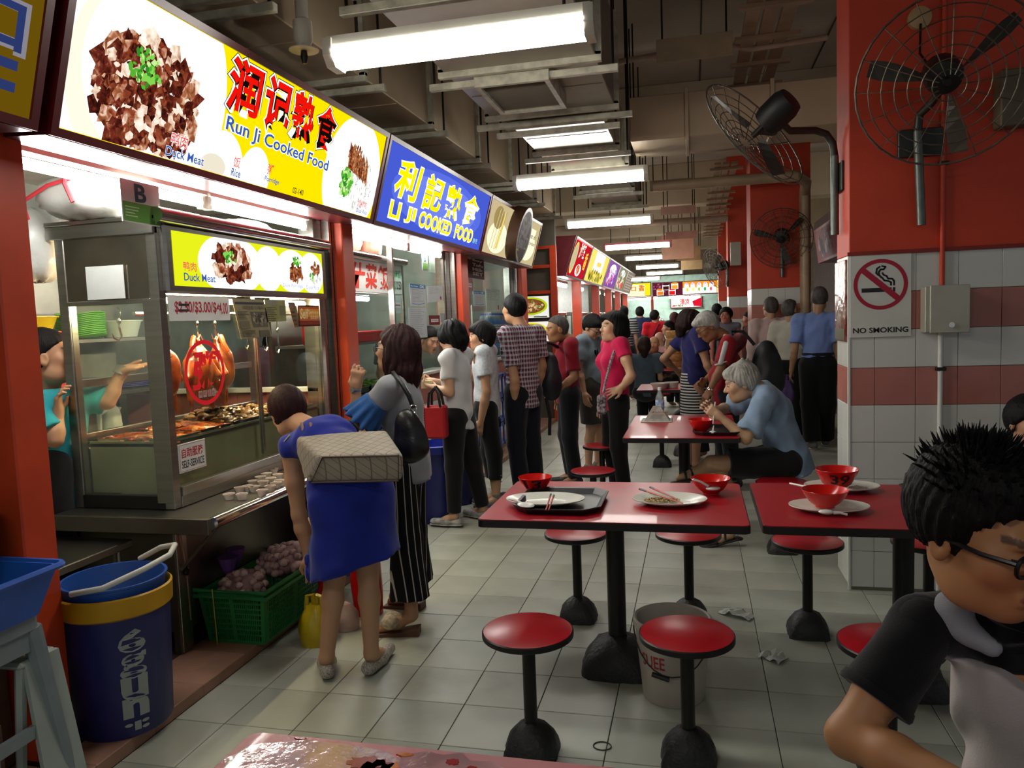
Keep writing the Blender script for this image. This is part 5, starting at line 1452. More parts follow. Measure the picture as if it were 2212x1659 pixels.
# ---- counter
CT = thing('service_counter', 'stainless steel service counter of the duck stall', 'counter', (-2.4, 3.7, .05))
put('worktop', (MB().box(-2.88, -2.06, 2.86, 4.56, .705, .735, b=.004), STEEL), CT)
put('rolled_edge', (MB().tube([(-2.055, 2.86, .715), (-2.055, 4.56, .715)], .028, 12), CHROME), CT, smooth=True)
put('end_band', (MB().box(-2.88, -2.06, 2.835, 2.862, .665, .737, b=.003), STEELD), CT)
put('body', (MB().box(-2.87, -2.345, 2.985, 4.54, .15, .705, b=.004), STEELD), CT)
put('corner_angle', (MB().box(-2.352, -2.335, 2.975, 3.05, .06, .705, b=.002), STEEL), CT)
for x, y in ((-2.37, 3.0), (-2.37, 4.5), (-2.82, 3.0)): put('leg', (MB().box(x - .02, x + .02, y - .02, y + .02, .05, .16, b=.003), STEELD), CT)
put('bracket', (MB().tube([(-2.335, 3.0, .45), (-2.09, 3.0, .70)], .008, 6), STEELD), CT)
put('hinge', (MB().box(-2.335, -2.325, 3.0, 3.08, .64, .70, b=.002), CHROME), CT)
put('string', (MB().tube([(-2.33, 2.995, .68), (-2.325, 3.02, .45), (-2.325, 3.025, .20)], .003, 5), mat('twine', srgb('8A7A5A'), .8)), CT)
put('knot', (MB().ell((-2.325, 3.02, .44), (.014, .014, .022), None, 8, 6, .25), BLACKM), CT)
# ---- glass display cabinet
CB = thing('display_cabinet', 'stainless steel and glass duck display cabinet with lit menu', 'display cabinet', (-2.6, 3.75, .737))
X0, X1, Y0, Y1, ZB, ZT = -2.87, -2.33, 2.98, 4.54, .737, 2.05
for x, y in ((X1, Y0), (X1, Y1), (X0, Y0), (X0, Y1)):
 a = x - .05 if x == X1 else x; b = y if y == Y0 else y - .05
 put('corner_post', (MB().box(a, a + .05, b, b + .05, ZB, ZT, b=.003), STEEL), CB)
put('post_cover', (MB().box(X1 - .085, X1 + .004, Y0 - .006, Y0 + .035, ZB + .03, 1.70, b=.002), STEEL), CB)
put('mullion', (MB().box(X1 - .02, X1, 3.745, 3.765, .86, 1.72, b=.001), STEEL), CB)
put('top_plate', (MB().box(X0 - .03, X1 + .02, Y0 - .02, Y1 + .02, ZT, ZT + .02, b=.003), STEEL), CB)
put('canopy_edge', (MB().tube([(X1 + .03, Y0 - .02, ZT + .02), (X1 + .03, Y1 + .02, ZT + .02)], .035, 14), CHROME), CB, smooth=True)
put('side_top_rail', (MB().box(X0 - .03, X1, Y0 - .015, Y0 + .02, 1.99, 2.05, b=.003), STEEL), CB)
put('bottom_rail', (MB().box(X1 - .03, X1 + .004, Y0 + .05, Y1 - .05, ZB, .79, b=.003).box(X1 - .022, X1 + .012, Y0 + .05, Y1 - .05, .79, .835, b=.003), STEEL), CB)
put('side_bottom_rail', (MB().box(X0 + .04, X1 - .05, Y0, Y0 + .03, ZB, .80, b=.003), BLACKM), CB)
put('side_upper_panel', (MB().box(X0 + .045, X1 - .05, Y0 + .004, Y0 + .016, 1.70, 2.0), mat('reflective_side_panel', srgb('9A9286'), .18, 1.0, var=.3, vscale=3, bump=.03, bscale=6)), CB)
put('side_mid_rail', (MB().box(X0 + .04, X1 - .05, Y0, Y0 + .025, 1.685, 1.705, b=.002), STEEL), CB)
put('side_glass', (MB().box(X0 + .05, X1 - .05, Y0 + .008, Y0 + .013, .80, 1.685), HAZEGLASS), CB)
put('front_glass', (MB().box(X1 - .012, X1 - .007, Y0 + .05, 3.745, .835, 1.72), GLASS), CB)
put('front_glass', (MB().box(X1 - .020, X1 - .015, 3.755, Y1 - .05, .835, 1.72), GLASS), CB)
put('front_panel', (MB().box(X1 - .075, X1 - .065, Y0 + .04, Y1 - .04, .80, 1.045), mat('olive_steel_panel', srgb('9A9070'), .4, .5, var=.12, vscale=3)), CB)
put('side_inner_panel', (MB().box(X0 + .06, X1 - .07, Y0 + .05, Y0 + .056, .80, 1.045), mat('pale_olive_panel', srgb('A79E78'), .35, .35, var=.12, vscale=2)), CB)
put('pan_rack', (MB().box(X0 + .05, X1 - .06, Y0 + .05, Y1 - .05, 1.02, 1.035), STEELD), CB)
put('hook_rail', (MB().tube([(-2.50, Y0 + .04, 1.64), (-2.50, Y1 - .04, 1.64)], .011, 8), CHROME), CB, smooth=True)
put('inner_lamp', (MB().tube([(-2.42, 3.10, 1.70), (-2.42, 3.72, 1.70)], .014, 8), emitter('warm_inner_lamp', (1, .74, .44), 115.0)), CB)
put('inner_lamp', (MB().tube([(-2.42, 3.90, 1.70), (-2.42, 4.45, 1.70)], .014, 8), emitter('warm_inner_lamp', (1, .74, .44), 115.0)), CB)
put('rear_rail', (MB().box(X0, X0 + .03, Y0 + .05, Y1 - .05, 1.30, 1.34, b=.003).box(X0, X0 + .03, Y0 + .05, Y1 - .05, 1.04, 1.08, b=.003), STEEL), CB)
# lit menu on the front
mn = put('menu_lightbox', (MB().box(X1 - .03, X1 + .028, Y0 + .03, Y1 + .01, 1.725, 2.04, b=.012), STEEL), CB)
p = Print((X1 + .029, 3.055, 1.76), (0, 1.44, 0), (0, 0, .25))
LM = p.lu; p.rect(0, 0, 1, 1, lit('D8E018', .95))
for u, r in ((.32, .20), (.56, .10), (.74, .13), (.90, .105)): p.disc(u, .48, r * .98, WH, rv=.62 if r > .15 else .5, clip=(0, 0, 1, 1), n=40)
p.food(.32, .50, .115, .36, DUCK, 70, .030); p.food(.30, .62, .04, .12, HERB, 26, .010)
p.food(.76, .48, .05, .22, DUCK2, 26, .018, ang=1.4); p.food(.77, .72, .03, .10, HERB, 24, .010)
p.food(.92, .38, .045, .18, RICE, 40, .008); p.food(.92, .60, .035, .12, DUCK2, 18, .014, ang=1.4); p.food(.885, .38, .02, .10, HERB, 20, .008)
p.text('鸭肉', .035, .28, .10, .45, lit('D8504A'), .01); p.text('Duck Meat', .035, .10, .20, .24, BLUET, .015); p.text('Duck Porridge', .64, .08, .80, .18, lit('8A9AD0'), .01); p.text('Duck Rice', .83, .08, .94, .18, lit('8A9AD0'), .01)
q = p.done('menu_print', CB);
# white sheet on the steel side
s = solo('paper_sheet', MB().box(-2.70, -2.50, 2.970, 2.974, 1.71, 1.86), mat('plain_paper', srgb('C4CCC8'), .8, var=.05), 'blank white sheet stuck on the steel cabinet side', 'paper')
# price board
PBD = thing('price_board', 'white price board with red figures partly taped over', 'price sign', (X1 + .004, 3.26, 1.60))
put('board', (MB().box(X1 + .002, X1 + .006, 3.03, 3.50, 1.60, 1.715), mat('white_board', srgb('D8D8D2'), .5, var=.04)), PBD)
p = Print((X1 + .0062, 3.03, 1.60), (0, .47, 0), (0, 0, .115))
RT = ink('B01622')
p.text('$2.50/$3.00/$4.00', .09, .28, .97, .78, RT, .022); p.rect(.14, .38, .30, .47, ink('181414')); p.rect(.15, .60, .31, .70, ink('181414')); p.rect(.80, .2, .97, .86, ink('D0D0CA')); p.text('4.00', .81, .28, .96, .76, RT, .022); p.line([(.80, .62), (.84, .62)], .006, RT)
p.done('print', PBD)
# newspapers and the small orange sign
def clipping(y0, y1, z0, z1, label, sk=0.0, c='8E8260', x=X1 + .004, dark=True, n=8):
 N = thing('newspaper_clipping', label, 'newspaper', (x, (y0 + y1) / 2, z0), 'newspaper clippings on the glass')
 put('sheet', (MB().add([(x, y0 + sk, z0), (x, y1 + sk, z0 + .005), (x, y1, z1), (x, y0, z1), (x - .002, y0 + sk, z0), (x - .002, y1 + sk, z0 + .005), (x - .002, y1, z1), (x - .002, y0, z1)], [(0, 1, 2, 3), (7, 6, 5, 4), (0, 4, 5, 1), (1, 5, 6, 2), (2, 6, 7, 3), (3, 7, 4, 0)]), mat('clip_' + c, srgb(c), .7, var=.12, vscale=20)), N)
 p = Print((x + .0004, y0 + sk, z0), (0, y1 - y0, 0), (0, -sk, z1 - z0))
 dk = ink('3A3426')
 if dark:
  p.rect(.05, .86, .95, .92, ink('2A2A3A')); p.text('5年后完成112小贩中心', .25, .73, .98, .83, dk, .01)
  p.rect(.45, .28, .95, .68, ink('5A5240')); p.food(.7, .48, .2, .16, [ink('7A705A'), ink('3A3424'), ink('9A9078')], 40, .04); p.rect(.05, .25, .35, .45, ink('6A6048')); p.rect(.6, .03, .95, .2, ink('5A5240'))
  p.lines_of_text(.05, .48, .38, .70, 6, dk); p.lines_of_text(.05, .04, .5, .22, 5, dk)
 else:
  p.text('日报访问', .08, .78, .6, .95, ink('8A8AA0'), .01); p.lines_of_text(.05, .05, .6, .7, n, dk); p.rect(.68, .3, .95, .75, ink('6A6A40'))
 p.done('print', N)
clipping(3.53, 3.83, 1.50, 1.712, 'larger newspaper clipping hanging on the cabinet glass', sk=.06)
clipping(3.84, 4.06, 1.585, 1.712, 'yellowed newspaper clipping beside the larger one', c='8A8650', dark=False)
clipping(4.09, 4.17, 1.55, 1.70, 'narrow curled brown clipping on the cabinet glass', sk=.06, c='7A5030', dark=False, n=4)
SS = thing('small_sign', 'small orange self service sign on the cabinet glass', 'sign', (X1 + .005, 4.32, 1.56))
put('board', (MB().box(X1 + .001, X1 + .006, 4.20, 4.47, 1.555, 1.685, b=.001), mat('brown_board', srgb('4A1A0A'), .4)), SS)
p = Print((X1 + .0065, 4.205, 1.56), (0, .26, 0), (0, 0, .12))
p.rect(.02, .24, .98, .96, ink('C85A10')); p.rect(.02, .45, .98, .85, ink('E89A20')); p.text('Self', .05, .36, .42, .86, ink('F4E6B0'), .02, shear=.2); p.text('Service', .46, .58, .95, .80, ink('F4E6B0'), .01); p.text('自助服务', .55, .32, .95, .52, ink('F4E6B0'), .005); p.rect(.02, .04, .98, .22, ink('8A2008'))
p.done('print', SS)
SG = thing('small_sign', 'white self-service sign with red characters low on the glass', 'sign', (X1 + .005, 3.12, .90))
put('board', (MB().box(X1 + .001, X1 + .005, 3.025, 3.225, .895, 1.03, b=.001), mat('white_board', srgb('D8D8D2'), .5)), SG)
p = Print((X1 + .0055, 3.027, .897), (0, .196, 0), (0, 0, .131))
p.text('自助服務', .10, .50, .90, .84, ink('B81820'), .012); p.text('SELF-SERVICE', .08, .14, .92, .40, ink('161616'), .010)
for a, b in (((.02, .03), (.98, .03)), ((.98, .03), (.98, .97)), ((.98, .97), (.02, .97)), ((.02, .97), (.02, .03))): p.line([a, b], .002, ink('A0605A'))
p.done('print', SG)
OV = thing('window_decal', 'red oval window sticker with a brush written porridge character', 'sticker', (X1, 3.28, 1.18))
p = Print((X1 - .006, 3.12, 1.185), (0, .32, 0), (0, 0, .325))
DEC = mat('red_decal', srgb('D8101C'), .5, emit=.15)  # slight emission added to the sticker's colour, though it is no lamp
p.ring(.5, .5, .49, .13, DEC, rv=.49, n=44); p.text('粥', .20, .27, .80, .80, DEC, .035, shear=.15)
for k in range(4): p.rect(.30 + k * .11, .13, .39 + k * .11, .23, ink('B8A8A0')); p.text('卤鸭面饭'[k], .31 + k * .11, .14, .38 + k * .11, .22, ink('A03020'), .01)
p.done('print', OV)
# hygiene grade card
HG = thing('grade_card', 'green and white hygiene grade card hanging by the light', 'sign', (-2.36, 3.02, 2.03))
put('card', (MB().box(-2.325, -2.321, 2.78, 3.02, 2.02, 2.20), mat('white_board', srgb('D8D8D2'), .5)), HG)
p = Print((-2.3205, 2.78, 2.02), (0, .24, 0), (0, 0, .18)); p.rect(.03, .03, .97, .48, ink('5A9A3A')); p.text('B', .36, .52, .62, .92, ink('2A5A6A'), .03); p.lines_of_text(.08, .12, .45, .40, 4, ink('B8D8A8')); p.food(.85, .15, .05, .08, [ink('B8D8A8')], 8, .03); p.done('print', HG)
# ---- roast ducks on hooks
def hook(x, y, zt, zb, label, m=CHROME, w=.035):
 H = thing('meat_hook', label, 'hook', (x, y, zb), 'steel meat hooks')
 put('shank', (MB().tube([(x, y, zt + .012), (x, y + .012, zt + .006), (x, y + .012, zt - .02), (x, y, zt - .035), (x, y, zb + .06)], .0045, 6), m), H, smooth=True)
 put('swivel', (MB().ell((x, y, (zt + zb) / 2 + .02), (.010, .010, .016), None, 8, 6), m), H, smooth=True)
 put('claw', (MB().tube([(x, y, zb + .06), (x, y + w * .2, zb + .02), (x, y - w * .25, zb), (x, y - w * .8, zb + .012), (x, y - w, zb + .035)], [.005, .005, .005, .004, .002], 6), m), H, smooth=True)
 return H
for k, (y, zb) in enumerate(((3.20, 1.49), (3.47, 1.50), (3.62, 1.50), (3.92, 1.44), (4.12, 1.42), (4.25, 1.40))):
 hook(-2.50, y, 1.64, zb, ['first hook holding the left duck', 'second hook holding the middle duck', 'third hook holding the right duck', 'empty hook right of the ducks', 'empty hook below the clippings', 'last empty hook near the small orange sign'][k])
hook(-2.62, 3.06, 1.66, 1.52, 'large empty hook seen through the side glass', w=.05)
# ---- trays of food
BRAISED = [mat('braised_' + h, srgb(h), .35, coat=.3, var=.25, vscale=30) for h in ('5A3A1E', '7A5228', '8A6438', '3E2614', '9A7448')]
ORANGE = [mat('orange_' + h, srgb(h), .3, coat=.4, var=.25, vscale=30) for h in ('C85A14', 'D8701E', 'A84010', 'E08A30', 'B85018')]
def pan(x0, x1, y0, y1, z, label, mats, n, size, h, long=False):
 P = thing('food_pan', label, 'food tray', ((x0 + x1) / 2, (y0 + y1) / 2, z - .05), 'steel food pans in the display')
 w = .012
 put('pan', (MB().box(x0, x1, y0, y1, z - .05, z - .044).box(x0, x0 + .004, y0, y1, z - .05, z).box(x1 - .004, x1, y0, y1, z - .05, z).box(x0, x1, y0, y0 + .004, z - .05, z).box(x0, x1, y1 - .004, y1, z - .05, z).box(x1 - .002, x1 + w, y0, y1, z - .003, z).box(x0 - w, x0 + .002, y0, y1, z - .003, z), CHROME), P)
 mb = MB()
 for k in range(n):
  u, v = random.uniform(.06, .94), random.uniform(.06, .94)
  px, py = x0 + (x1 - x0) * u, y0 + (y1 - y0) * v
  hh = h * (1 - .8 * (abs(u - .5) * 2) ** 2) * (1 - .5 * (abs(v - .5) * 2) ** 3)
  s = size * random.uniform(.7, 1.3)
  r = (s * (2.2 if long else 1), s * .6, s * .45)
  mb.ell((px, py, z - .035 + hh * random.uniform(.4, 1)), r, random.choice(mats), 7, 5, .22, rot=Matrix.Rotation(random.uniform(0, PI), 3, 'Z') @ Matrix.Rotation(random.uniform(-.5, .5), 3, 'X'))
 tag(put('braised_food', mb, P, smooth=True), kind='stuff')
pan(-2.80, -2.40, 3.06, 3.28, 1.055, 'food pan of glossy orange intestines behind the glass', ORANGE, 150, .020, .045, True)
pan(-2.80, -2.40, 3.31, 3.55, 1.06, 'food pan of orange braised bean curd slices', ORANGE, 120, .026, .05, True)
pan(-2.80, -2.40, 3.58, 3.88, 1.065, 'food pan heaped with dark braised duck wings', BRAISED, 200, .026, .10)
pan(-2.80, -2.40, 3.91, 4.18, 1.065, 'food pan of pale braised giblets', [BRAISED[2], BRAISED[4], mat('giblet', srgb('B89468'), .35, var=.3, vscale=20)], 150, .022, .07)
pan(-2.80, -2.40, 4.21, 4.46, 1.06, 'last food pan of reddish braised meat', ORANGE[:2] + BRAISED[:2], 120, .022, .05)
# ---- sauce cups on the ledge
k = 0
CUPW = mat('clear_cup_rim', srgb('D8CFC4'), .3, trans=.2); CHILI = mat('chili_sauce', srgb('D8552E'), .25, var=.2, vscale=60)
cups = [(-2.196, 3.198, 0.77), (-2.129, 3.203, 0.77), (-2.227, 3.339, 0.77), (-2.207, 3.372, 0.77), (-2.163, 3.364, 0.77), (-2.071, 3.287, 0.77), (-2.25, 3.491, 0.77), (-2.186, 3.483, 0.77), (-2.084, 3.38, 0.77), (-2.272, 3.596, 0.77), (-2.19, 3.564, 0.77), (-2.095, 3.455, 0.77), (-2.287, 3.681, 0.77), (-2.205, 3.66, 0.77), (-2.107, 3.511, 0.77), (-2.321, 3.809, 0.77)]
ords = ['first', 'second', 'third', 'fourth', 'fifth', 'sixth', 'seventh', 'eighth', 'ninth', 'tenth', 'eleventh', 'twelfth', 'thirteenth', 'fourteenth', 'fifteenth', 'sixteenth']
cup0 = thing('sauce_cup', 'small plastic chili sauce cup on the steel ledge', 'sauce cup', (0, 0, 0), 'chili sauce cups on the ledge')
put('cup', (MB().lathe([(.018, 0), (.026, .026), (.029, .027), (.029, .029), (.025, .028), (.018, .003), (0, .003)], (0, 0, 0), 18), CUPW), cup0, local=True, smooth=True)
put('sauce', (MB().lathe([(0, .020), (.0225, .020)], (0, 0, 0), 16), CHILI), cup0, local=True)
for k, c in enumerate(cups):
 o = cup0 if k == 0 else clone(cup0)
 o.location = (c[0], c[1], .736)
BW = thing('clay_bowl', 'tan bowl with brown rim on the steel ledge', 'bowl', (-2.427, 4.046, 0.75))
b0 = (-2.364, 3.958, 0.74); BW.location = b0
put('shell', (MB().lathe([(.03, .736), (.05, .75), (.065, .80), (.068, .80), (.068, .795), (.052, .745), (.03, .733)], (b0[0], b0[1], 0), 20), mat('tan_clay', srgb('B08050'), .4, var=.1)), BW, smooth=True)
cs = (-2.729, 5.652, 0.8)
CH = thing('chopstick_holder', 'holder with a bunch of wooden chopsticks on the counter end', 'chopstick holder', (-2.20, 4.42, .736))
put('holder', (MB().lathe([(.04, .736), (.045, .84), (.042, .84), (.037, .74)], (-2.20, 4.42, 0), 16), STEEL), CH, smooth=True)
for k in range(16):
 a = random.uniform(0, 2 * PI); r = random.uniform(.005, .03)
 put('wooden_chopstick', (MB().tube([(-2.20 + r * math.cos(a), 4.42 + r * math.sin(a), .75), (-2.20 + r * 1.6 * math.cos(a), 4.42 + r * 1.6 * math.sin(a), .93 + random.uniform(-.02, .02))], .0035, 5), mat('pale_wood', srgb('B98A50'), .6, var=.1)), CH)

# ---- back shelf with stacks of plates
SH = thing('back_shelf', 'steel back shelf holding plates in the duck stall', 'shelf', (-3.75, 4.1, .05))
for z in (1.505, 1.17, .80): put('board', (MB().box(-3.95, -3.50, 3.45, 4.56, z, z + .025, b=.003), STEELD), SH)
for y in (3.46, 4.52): put('upright', (MB().box(-3.55, -3.52, y, y + .03, .05, 2.2, b=.003), STEELD), SH)
put('back_panel', (MB().box(-3.97, -3.95, 3.45, 4.56, .05, 2.3), DARKIN), SH)
def stack(x, y, z, r, n, dz, c, label, sx=1.0, sy=1.0, curve=.0):
 m = mat('plastic_' + c, srgb(c), .35, var=.06)
 me = MB().lathe([(0, 0), (.7, 0), (1.0, .012 / max(r, .01) * r), (1.0, .015), (.68, .004), (0, .004)], (0, 0, 0), 24, m, r * sx, r * sy)
 me.v = [(a, b, cc + curve * (a * a) / (r * r)) for a, b, cc in me.v]
 me.smooth = True; me = me.mesh('stacked_plate', m)
 for k in range(n):
  o = bpy.data.objects.new('stacked_plate', me); COL.objects.link(o); o.location = (x, y, z + k * dz)
  tag(o, label, 'plate', label)
stack(-3.72, 4.02, 1.531, .14, 13, .011, '6AC028', 'bright green plate in the stack on the upper shelf', curve=.02)
stack(-3.72, 3.62, 1.196, .15, 7, .008, '2E8A4A', 'dark green plate stacked on the middle shelf', sx=.8)
stack(-3.68, 3.98, 1.196, .17, 8, .010, '4A4A9A', 'blue plate stacked on the middle shelf', sx=.8)
stack(-3.68, 4.36, 1.196, .15, 5, .010, '4A4A9A', 'blue plate in the low stack on the middle shelf', sx=.8)
def basin(x, y, z, r, h, c, label, c2=None, rim=None):
 B = thing('plastic_basin', label, 'basin', (x, y, z))
 m = mat('plastic_' + c, srgb(c), .35, var=.06)
 put('shell', (MB().lathe([(r * .75, 0), (r, h), (r * 1.06, h), (r * 1.06, h - .008), (r * .97, h - .01), (r * .72, .006), (0, .006)], (x, y, z), 28), m), B, smooth=True)
 return B
basin(-3.72, 3.66, 1.531, .16, .05, 'A81E22', 'red plastic tray under the yellow basin')
basin(-3.72, 3.66, 1.585, .13, .085, 'B8A820', 'yellow and grey basin on the red tray')
basin(-3.70, 4.33, 1.531, .13, .11, 'B8C4C0', 'pale plastic tub at the shelf end')
solo('plastic_bag', MB().ell((-3.70, 3.80, 1.25), (.09, .10, .05), None, 12, 8, .2), mat('red_film', srgb('A82A2A'), .3, var=.2), 'crumpled red plastic bag on the middle shelf', 'bag', smooth=True)
# kettle
kx = (-3.1, 3.474, 0.995)
KT = thing('electric_kettle', 'white electric kettle beside the food pans', 'kettle', (kx[0], kx[1], 1.0))
KW = mat('white_kettle_plastic', srgb('C6CCC4'), .35, var=.05)
put('jug', (MB().lathe([(.060, 0), (.064, .02), (.058, .13), (.050, .16), (.042, .170), (0, .172)], (kx[0], kx[1] + .02, .985), 24, None, 1, 1), KW), KT, smooth=True)
put('handle', (MB().tube([(kx[0] + .02, kx[1] - .03, 1.14), (kx[0] + .03, kx[1] - .085, 1.13), (kx[0] + .03, kx[1] - .09, 1.04), (kx[0] + .02, kx[1] - .04, 1.00)], .013, 8), KW), KT, smooth=True)
put('spout', (MB().prism([(kx[1] + .06, 1.10), (kx[1] + .10, 1.15), (kx[1] + .05, 1.155)], 'x', kx[0] - .015, kx[0] + .015), KW), KT)
put('lid', (MB().lathe([(.040, 0), (.036, .012), (0, .016)], (kx[0], kx[1] + .02, 1.155), 18), KW), KT, smooth=True)
put('stand', (MB().box(-3.3, -2.98, 3.2, 4.5, .05, .985, b=.005), STEELD), KT)
solo('cutting_board', MB().box(-2.98, -2.88, 3.02, 3.22, 1.02, 1.035, b=.003), mat('lime_plastic', srgb('6AB828'), .4), 'lime green plastic board beside the kettle', 'board')
# rolled bags on top of the cabinet
def wrapped(c, r, label, m, jit=.05, sq=2.6):
 v = []; F = []; n, k = 34, 16
 for i in range(k + 1):
  th = PI * i / k
  for j in range(n):
   ph = 2 * PI * j / n
   d = Vector((math.sin(th) * math.cos(ph), math.sin(th) * math.sin(ph), math.cos(th)))
   q = (abs(d.x) ** sq + abs(d.y) ** sq + abs(d.z) ** sq) ** (-1 / sq)
   q *= 1 + jit * math.sin(9 * ph + 5 * th) * math.sin(7 * th + 2 * ph) + random.uniform(-jit, jit) * .4
   v.append((c[0] + r[0] * d.x * q, c[1] + r[1] * d.y * q, c[2] + r[2] * d.z * q))
 for i in range(k):
  for j in range(n): F.append((i * n + j, (i + 1) * n + j, (i + 1) * n + (j + 1) % n, i * n + (j + 1) % n))
 return MB().add(v, F)
BAGM = mat('white_bag_film', srgb('B9BCB6'), .28, var=.12, vscale=7, bump=.5, bscale=12)
WB = thing('wrapped_bundle', 'white plastic bundle tied with red ribbon above the cabinet', 'bundle', (-2.65, 2.98, 2.07))
put('wrapping', (wrapped((-2.66, 3.02, 2.17), (.22, .20, .10), '', BAGM), BAGM), WB, smooth=True)
RB = mat('red_ribbon', srgb('B03038'), .5)
put('ribbon', (MB().tube([(-2.86, 2.84, 2.07), (-2.84, 2.80, 2.14), (-2.70, 2.80, 2.20), (-2.55, 2.81, 2.23), (-2.46, 2.86, 2.26)], .009, 6), RB), WB, smooth=True)
put('ribbon', (MB().tube([(-2.60, 2.80, 2.26), (-2.61, 2.795, 2.20), (-2.58, 2.80, 2.12)], .009, 6), RB), WB, smooth=True)
solo('plastic_bag', wrapped((-3.02, 3.02, 1.98), (.12, .15, .17), '', BAGM), BAGM, 'bulging white plastic bag left of the cabinet top', 'bag', smooth=True)
solo('plastic_bag', wrapped((-2.62, 4.12, 2.13), (.14, .22, .07), '', BAGM), BAGM, 'clear plastic bag lying on the cabinet top', 'bag', smooth=True)
# side prep table
PT = thing('prep_table', 'low stainless steel prep table left of the counter', 'table', (-2.75, 2.7, .05))
put('tabletop', (MB().box(-2.98, -2.50, 2.30, 2.90, .585, .62, b=.004), STEEL), PT)
for x, y in ((-2.54, 2.84), (-2.54, 2.34), (-2.94, 2.84), (-2.94, 2.34)): put('leg', (MB().tube([(x, y, .05), (x, y, .59)], .018, 10), STEEL), PT, smooth=True)
put('lower_shelf', (MB().box(-2.96, -2.53, 2.33, 2.87, .28, .30), PANELB), PT)
# ---- recycling bin with nested buckets
bx, by = -2.185, 2.42
BN = thing('recycling_bin', 'dark blue bin with white lettering holding a bucket', 'bin', (bx, by, .05))
BB = mat('dark_blue_bin', srgb('1A205A'), .45, var=.12, vscale=5, bump=.03)
put('drum', (MB().lathe([(.165, .0), (.172, .01), (.19, .46), (.196, .465), (.196, .475), (.186, .475), (.166, .02), (0, .02)], (bx, by, .05), 40), BB), BN, smooth=True)
for ch, z0, hh in (('6', .335, .075), ('g', .235, .085), ('u', .155, .075), ('n', .085, .065), ('·ı:', .03, .03)):
 co, F, asp = text2d(ch, .045)[:3]; vv = []
 for a, b_ in co:
  zz = z0 + hh * float(b_); rr = .172 + .018 * zz / .46 + .0015; th = -.62 + .42 * (float(a) - .5)
  vv.append((bx + rr * math.cos(th), by + rr * math.sin(th), .05 + zz))
 put('lettering', (MB().add(vv, F), ink('8E938E')), BN)
YB = thing('plastic_bucket', 'yellow bucket rim standing inside the blue bin', 'bucket', (bx, by, .50))
put('band', (MB().lathe([(.188, .455), (.200, .465), (.203, .535), (.196, .54), (.190, .53), (.184, .465)], (bx, by, .05), 40), mat('yellow_bucket', srgb('B98A08'), .4, var=.08)), YB, smooth=True)
UB = thing('plastic_bucket', 'blue bucket with white handle inside the yellow one', 'bucket', (bx, by, .50))
put('pail', (MB().lathe([(.15, .40), (.182, .565), (.188, .568), (.188, .575), (.178, .575), (.146, .41), (0, .41)], (bx, by, .05), 40), mat('blue_bucket', srgb('1F4FA0'), .38, var=.08)), UB, smooth=True)
put('handle', (MB().tube([(bx - .02 + .0, by - .19, .62), (bx + .10, by - .17, .64), (bx + .19, by - .06, .68), (bx + .215, by + .05, .70), (bx + .17, by + .14, .71), (bx + .06, by + .195, .68), (bx - .04, by + .19, .63)], .011, 10), mat('white_handle', srgb('BCBDB4'), .4)), UB, smooth=True)
# ---- green crate with garlic nets
def crate(x0, x1, y0, y1, z, h, label, c='1F7038'):
 C = thing('plastic_crate', label, 'crate', ((x0 + x1) / 2, (y0 + y1) / 2, z))
 G = mat('green_crate', srgb(c), .4, var=.10); t = .008; ins = .03
 put('bottom', (MB().box(x0 + ins, x1 - ins, y0 + ins, y1 - ins, z, z + .01), G), C)
 def wall(p, q, pi_, qi, nm):
  """slatted wall between top corners p,q and bottom corners pi_,qi"""
  mb = MB(); P, Q, A, B = map(Vector, (p, q, pi_, qi)); nrm = (Q - P).cross(A - P).normalized() * t
  n = 26; rows = 8
  def pt(u, v): return (A + (B - A) * u) * (1 - v) + (P + (Q - P) * u) * v
  def slab(u0, u1, v0, v1):
   a = [pt(u0, v0), pt(u1, v0), pt(u1, v1), pt(u0, v1)]; a = a + [x + nrm for x in a]
   mb.add(a, [(0, 1, 2, 3), (7, 6, 5, 4), (0, 4, 5, 1), (1, 5, 6, 2), (2, 6, 7, 3), (3, 7, 4, 0)])
  slab(0, 1, 0, .06); slab(0, 1, .84, .95)
  for u in (0, .46, .94): slab(u, u + .06, .06, .84)
  for k in range(13):
   u = .06 + k * .031; slab(u, u + .012, .06, .84); u += .46; slab(u, u + .012, .06, .84)
  for k in range(1, rows): slab(.06, .46, .06 + .78 * k / rows, .085 + .78 * k / rows); slab(.52, .94, .06 + .78 * k / rows, .085 + .78 * k / rows)
  put('lattice_wall', (mb, G), C)
 T = [(x0, y0, z + h), (x1, y0, z + h), (x1, y1, z + h), (x0, y1, z + h)]
 Bt = [(x0 + ins, y0 + ins, z), (x1 - ins, y0 + ins, z), (x1 - ins, y1 - ins, z), (x0 + ins, y1 - ins, z)]
 for i in range(4): wall(T[i], T[(i + 1) % 4], Bt[i], Bt[(i + 1) % 4], i)
 o = .015
 for dz in (0, -.03):
  put('rim', (MB().tube([(x0 - o, y0 - o, z + h + dz), (x1 + o, y0 - o, z + h + dz), (x1 + o, y1 + o, z + h + dz), (x0 - o, y1 + o, z + h + dz)], .011, 6, closed=True), G), C)
 put('tie', (MB().tube([(x0 + .10, y0 - .02, z + h + .01), (x0 + .095, y0 - .005, z + .1), (x0 + .09, y0 + .005, z)], .003, 5), mat('yellow_string', srgb('A8A030'), .7)), C)
 return C
crate(-2.34, -1.98, 3.10, 3.72, .052, .27, 'green lattice crate on the kerb holding garlic')
GAR = [mat('garlic_' + h, srgb(h), .5, var=.15, vscale=30) for h in ('A88A84', '9A7A74', 'B89A90', '8A6A68')]
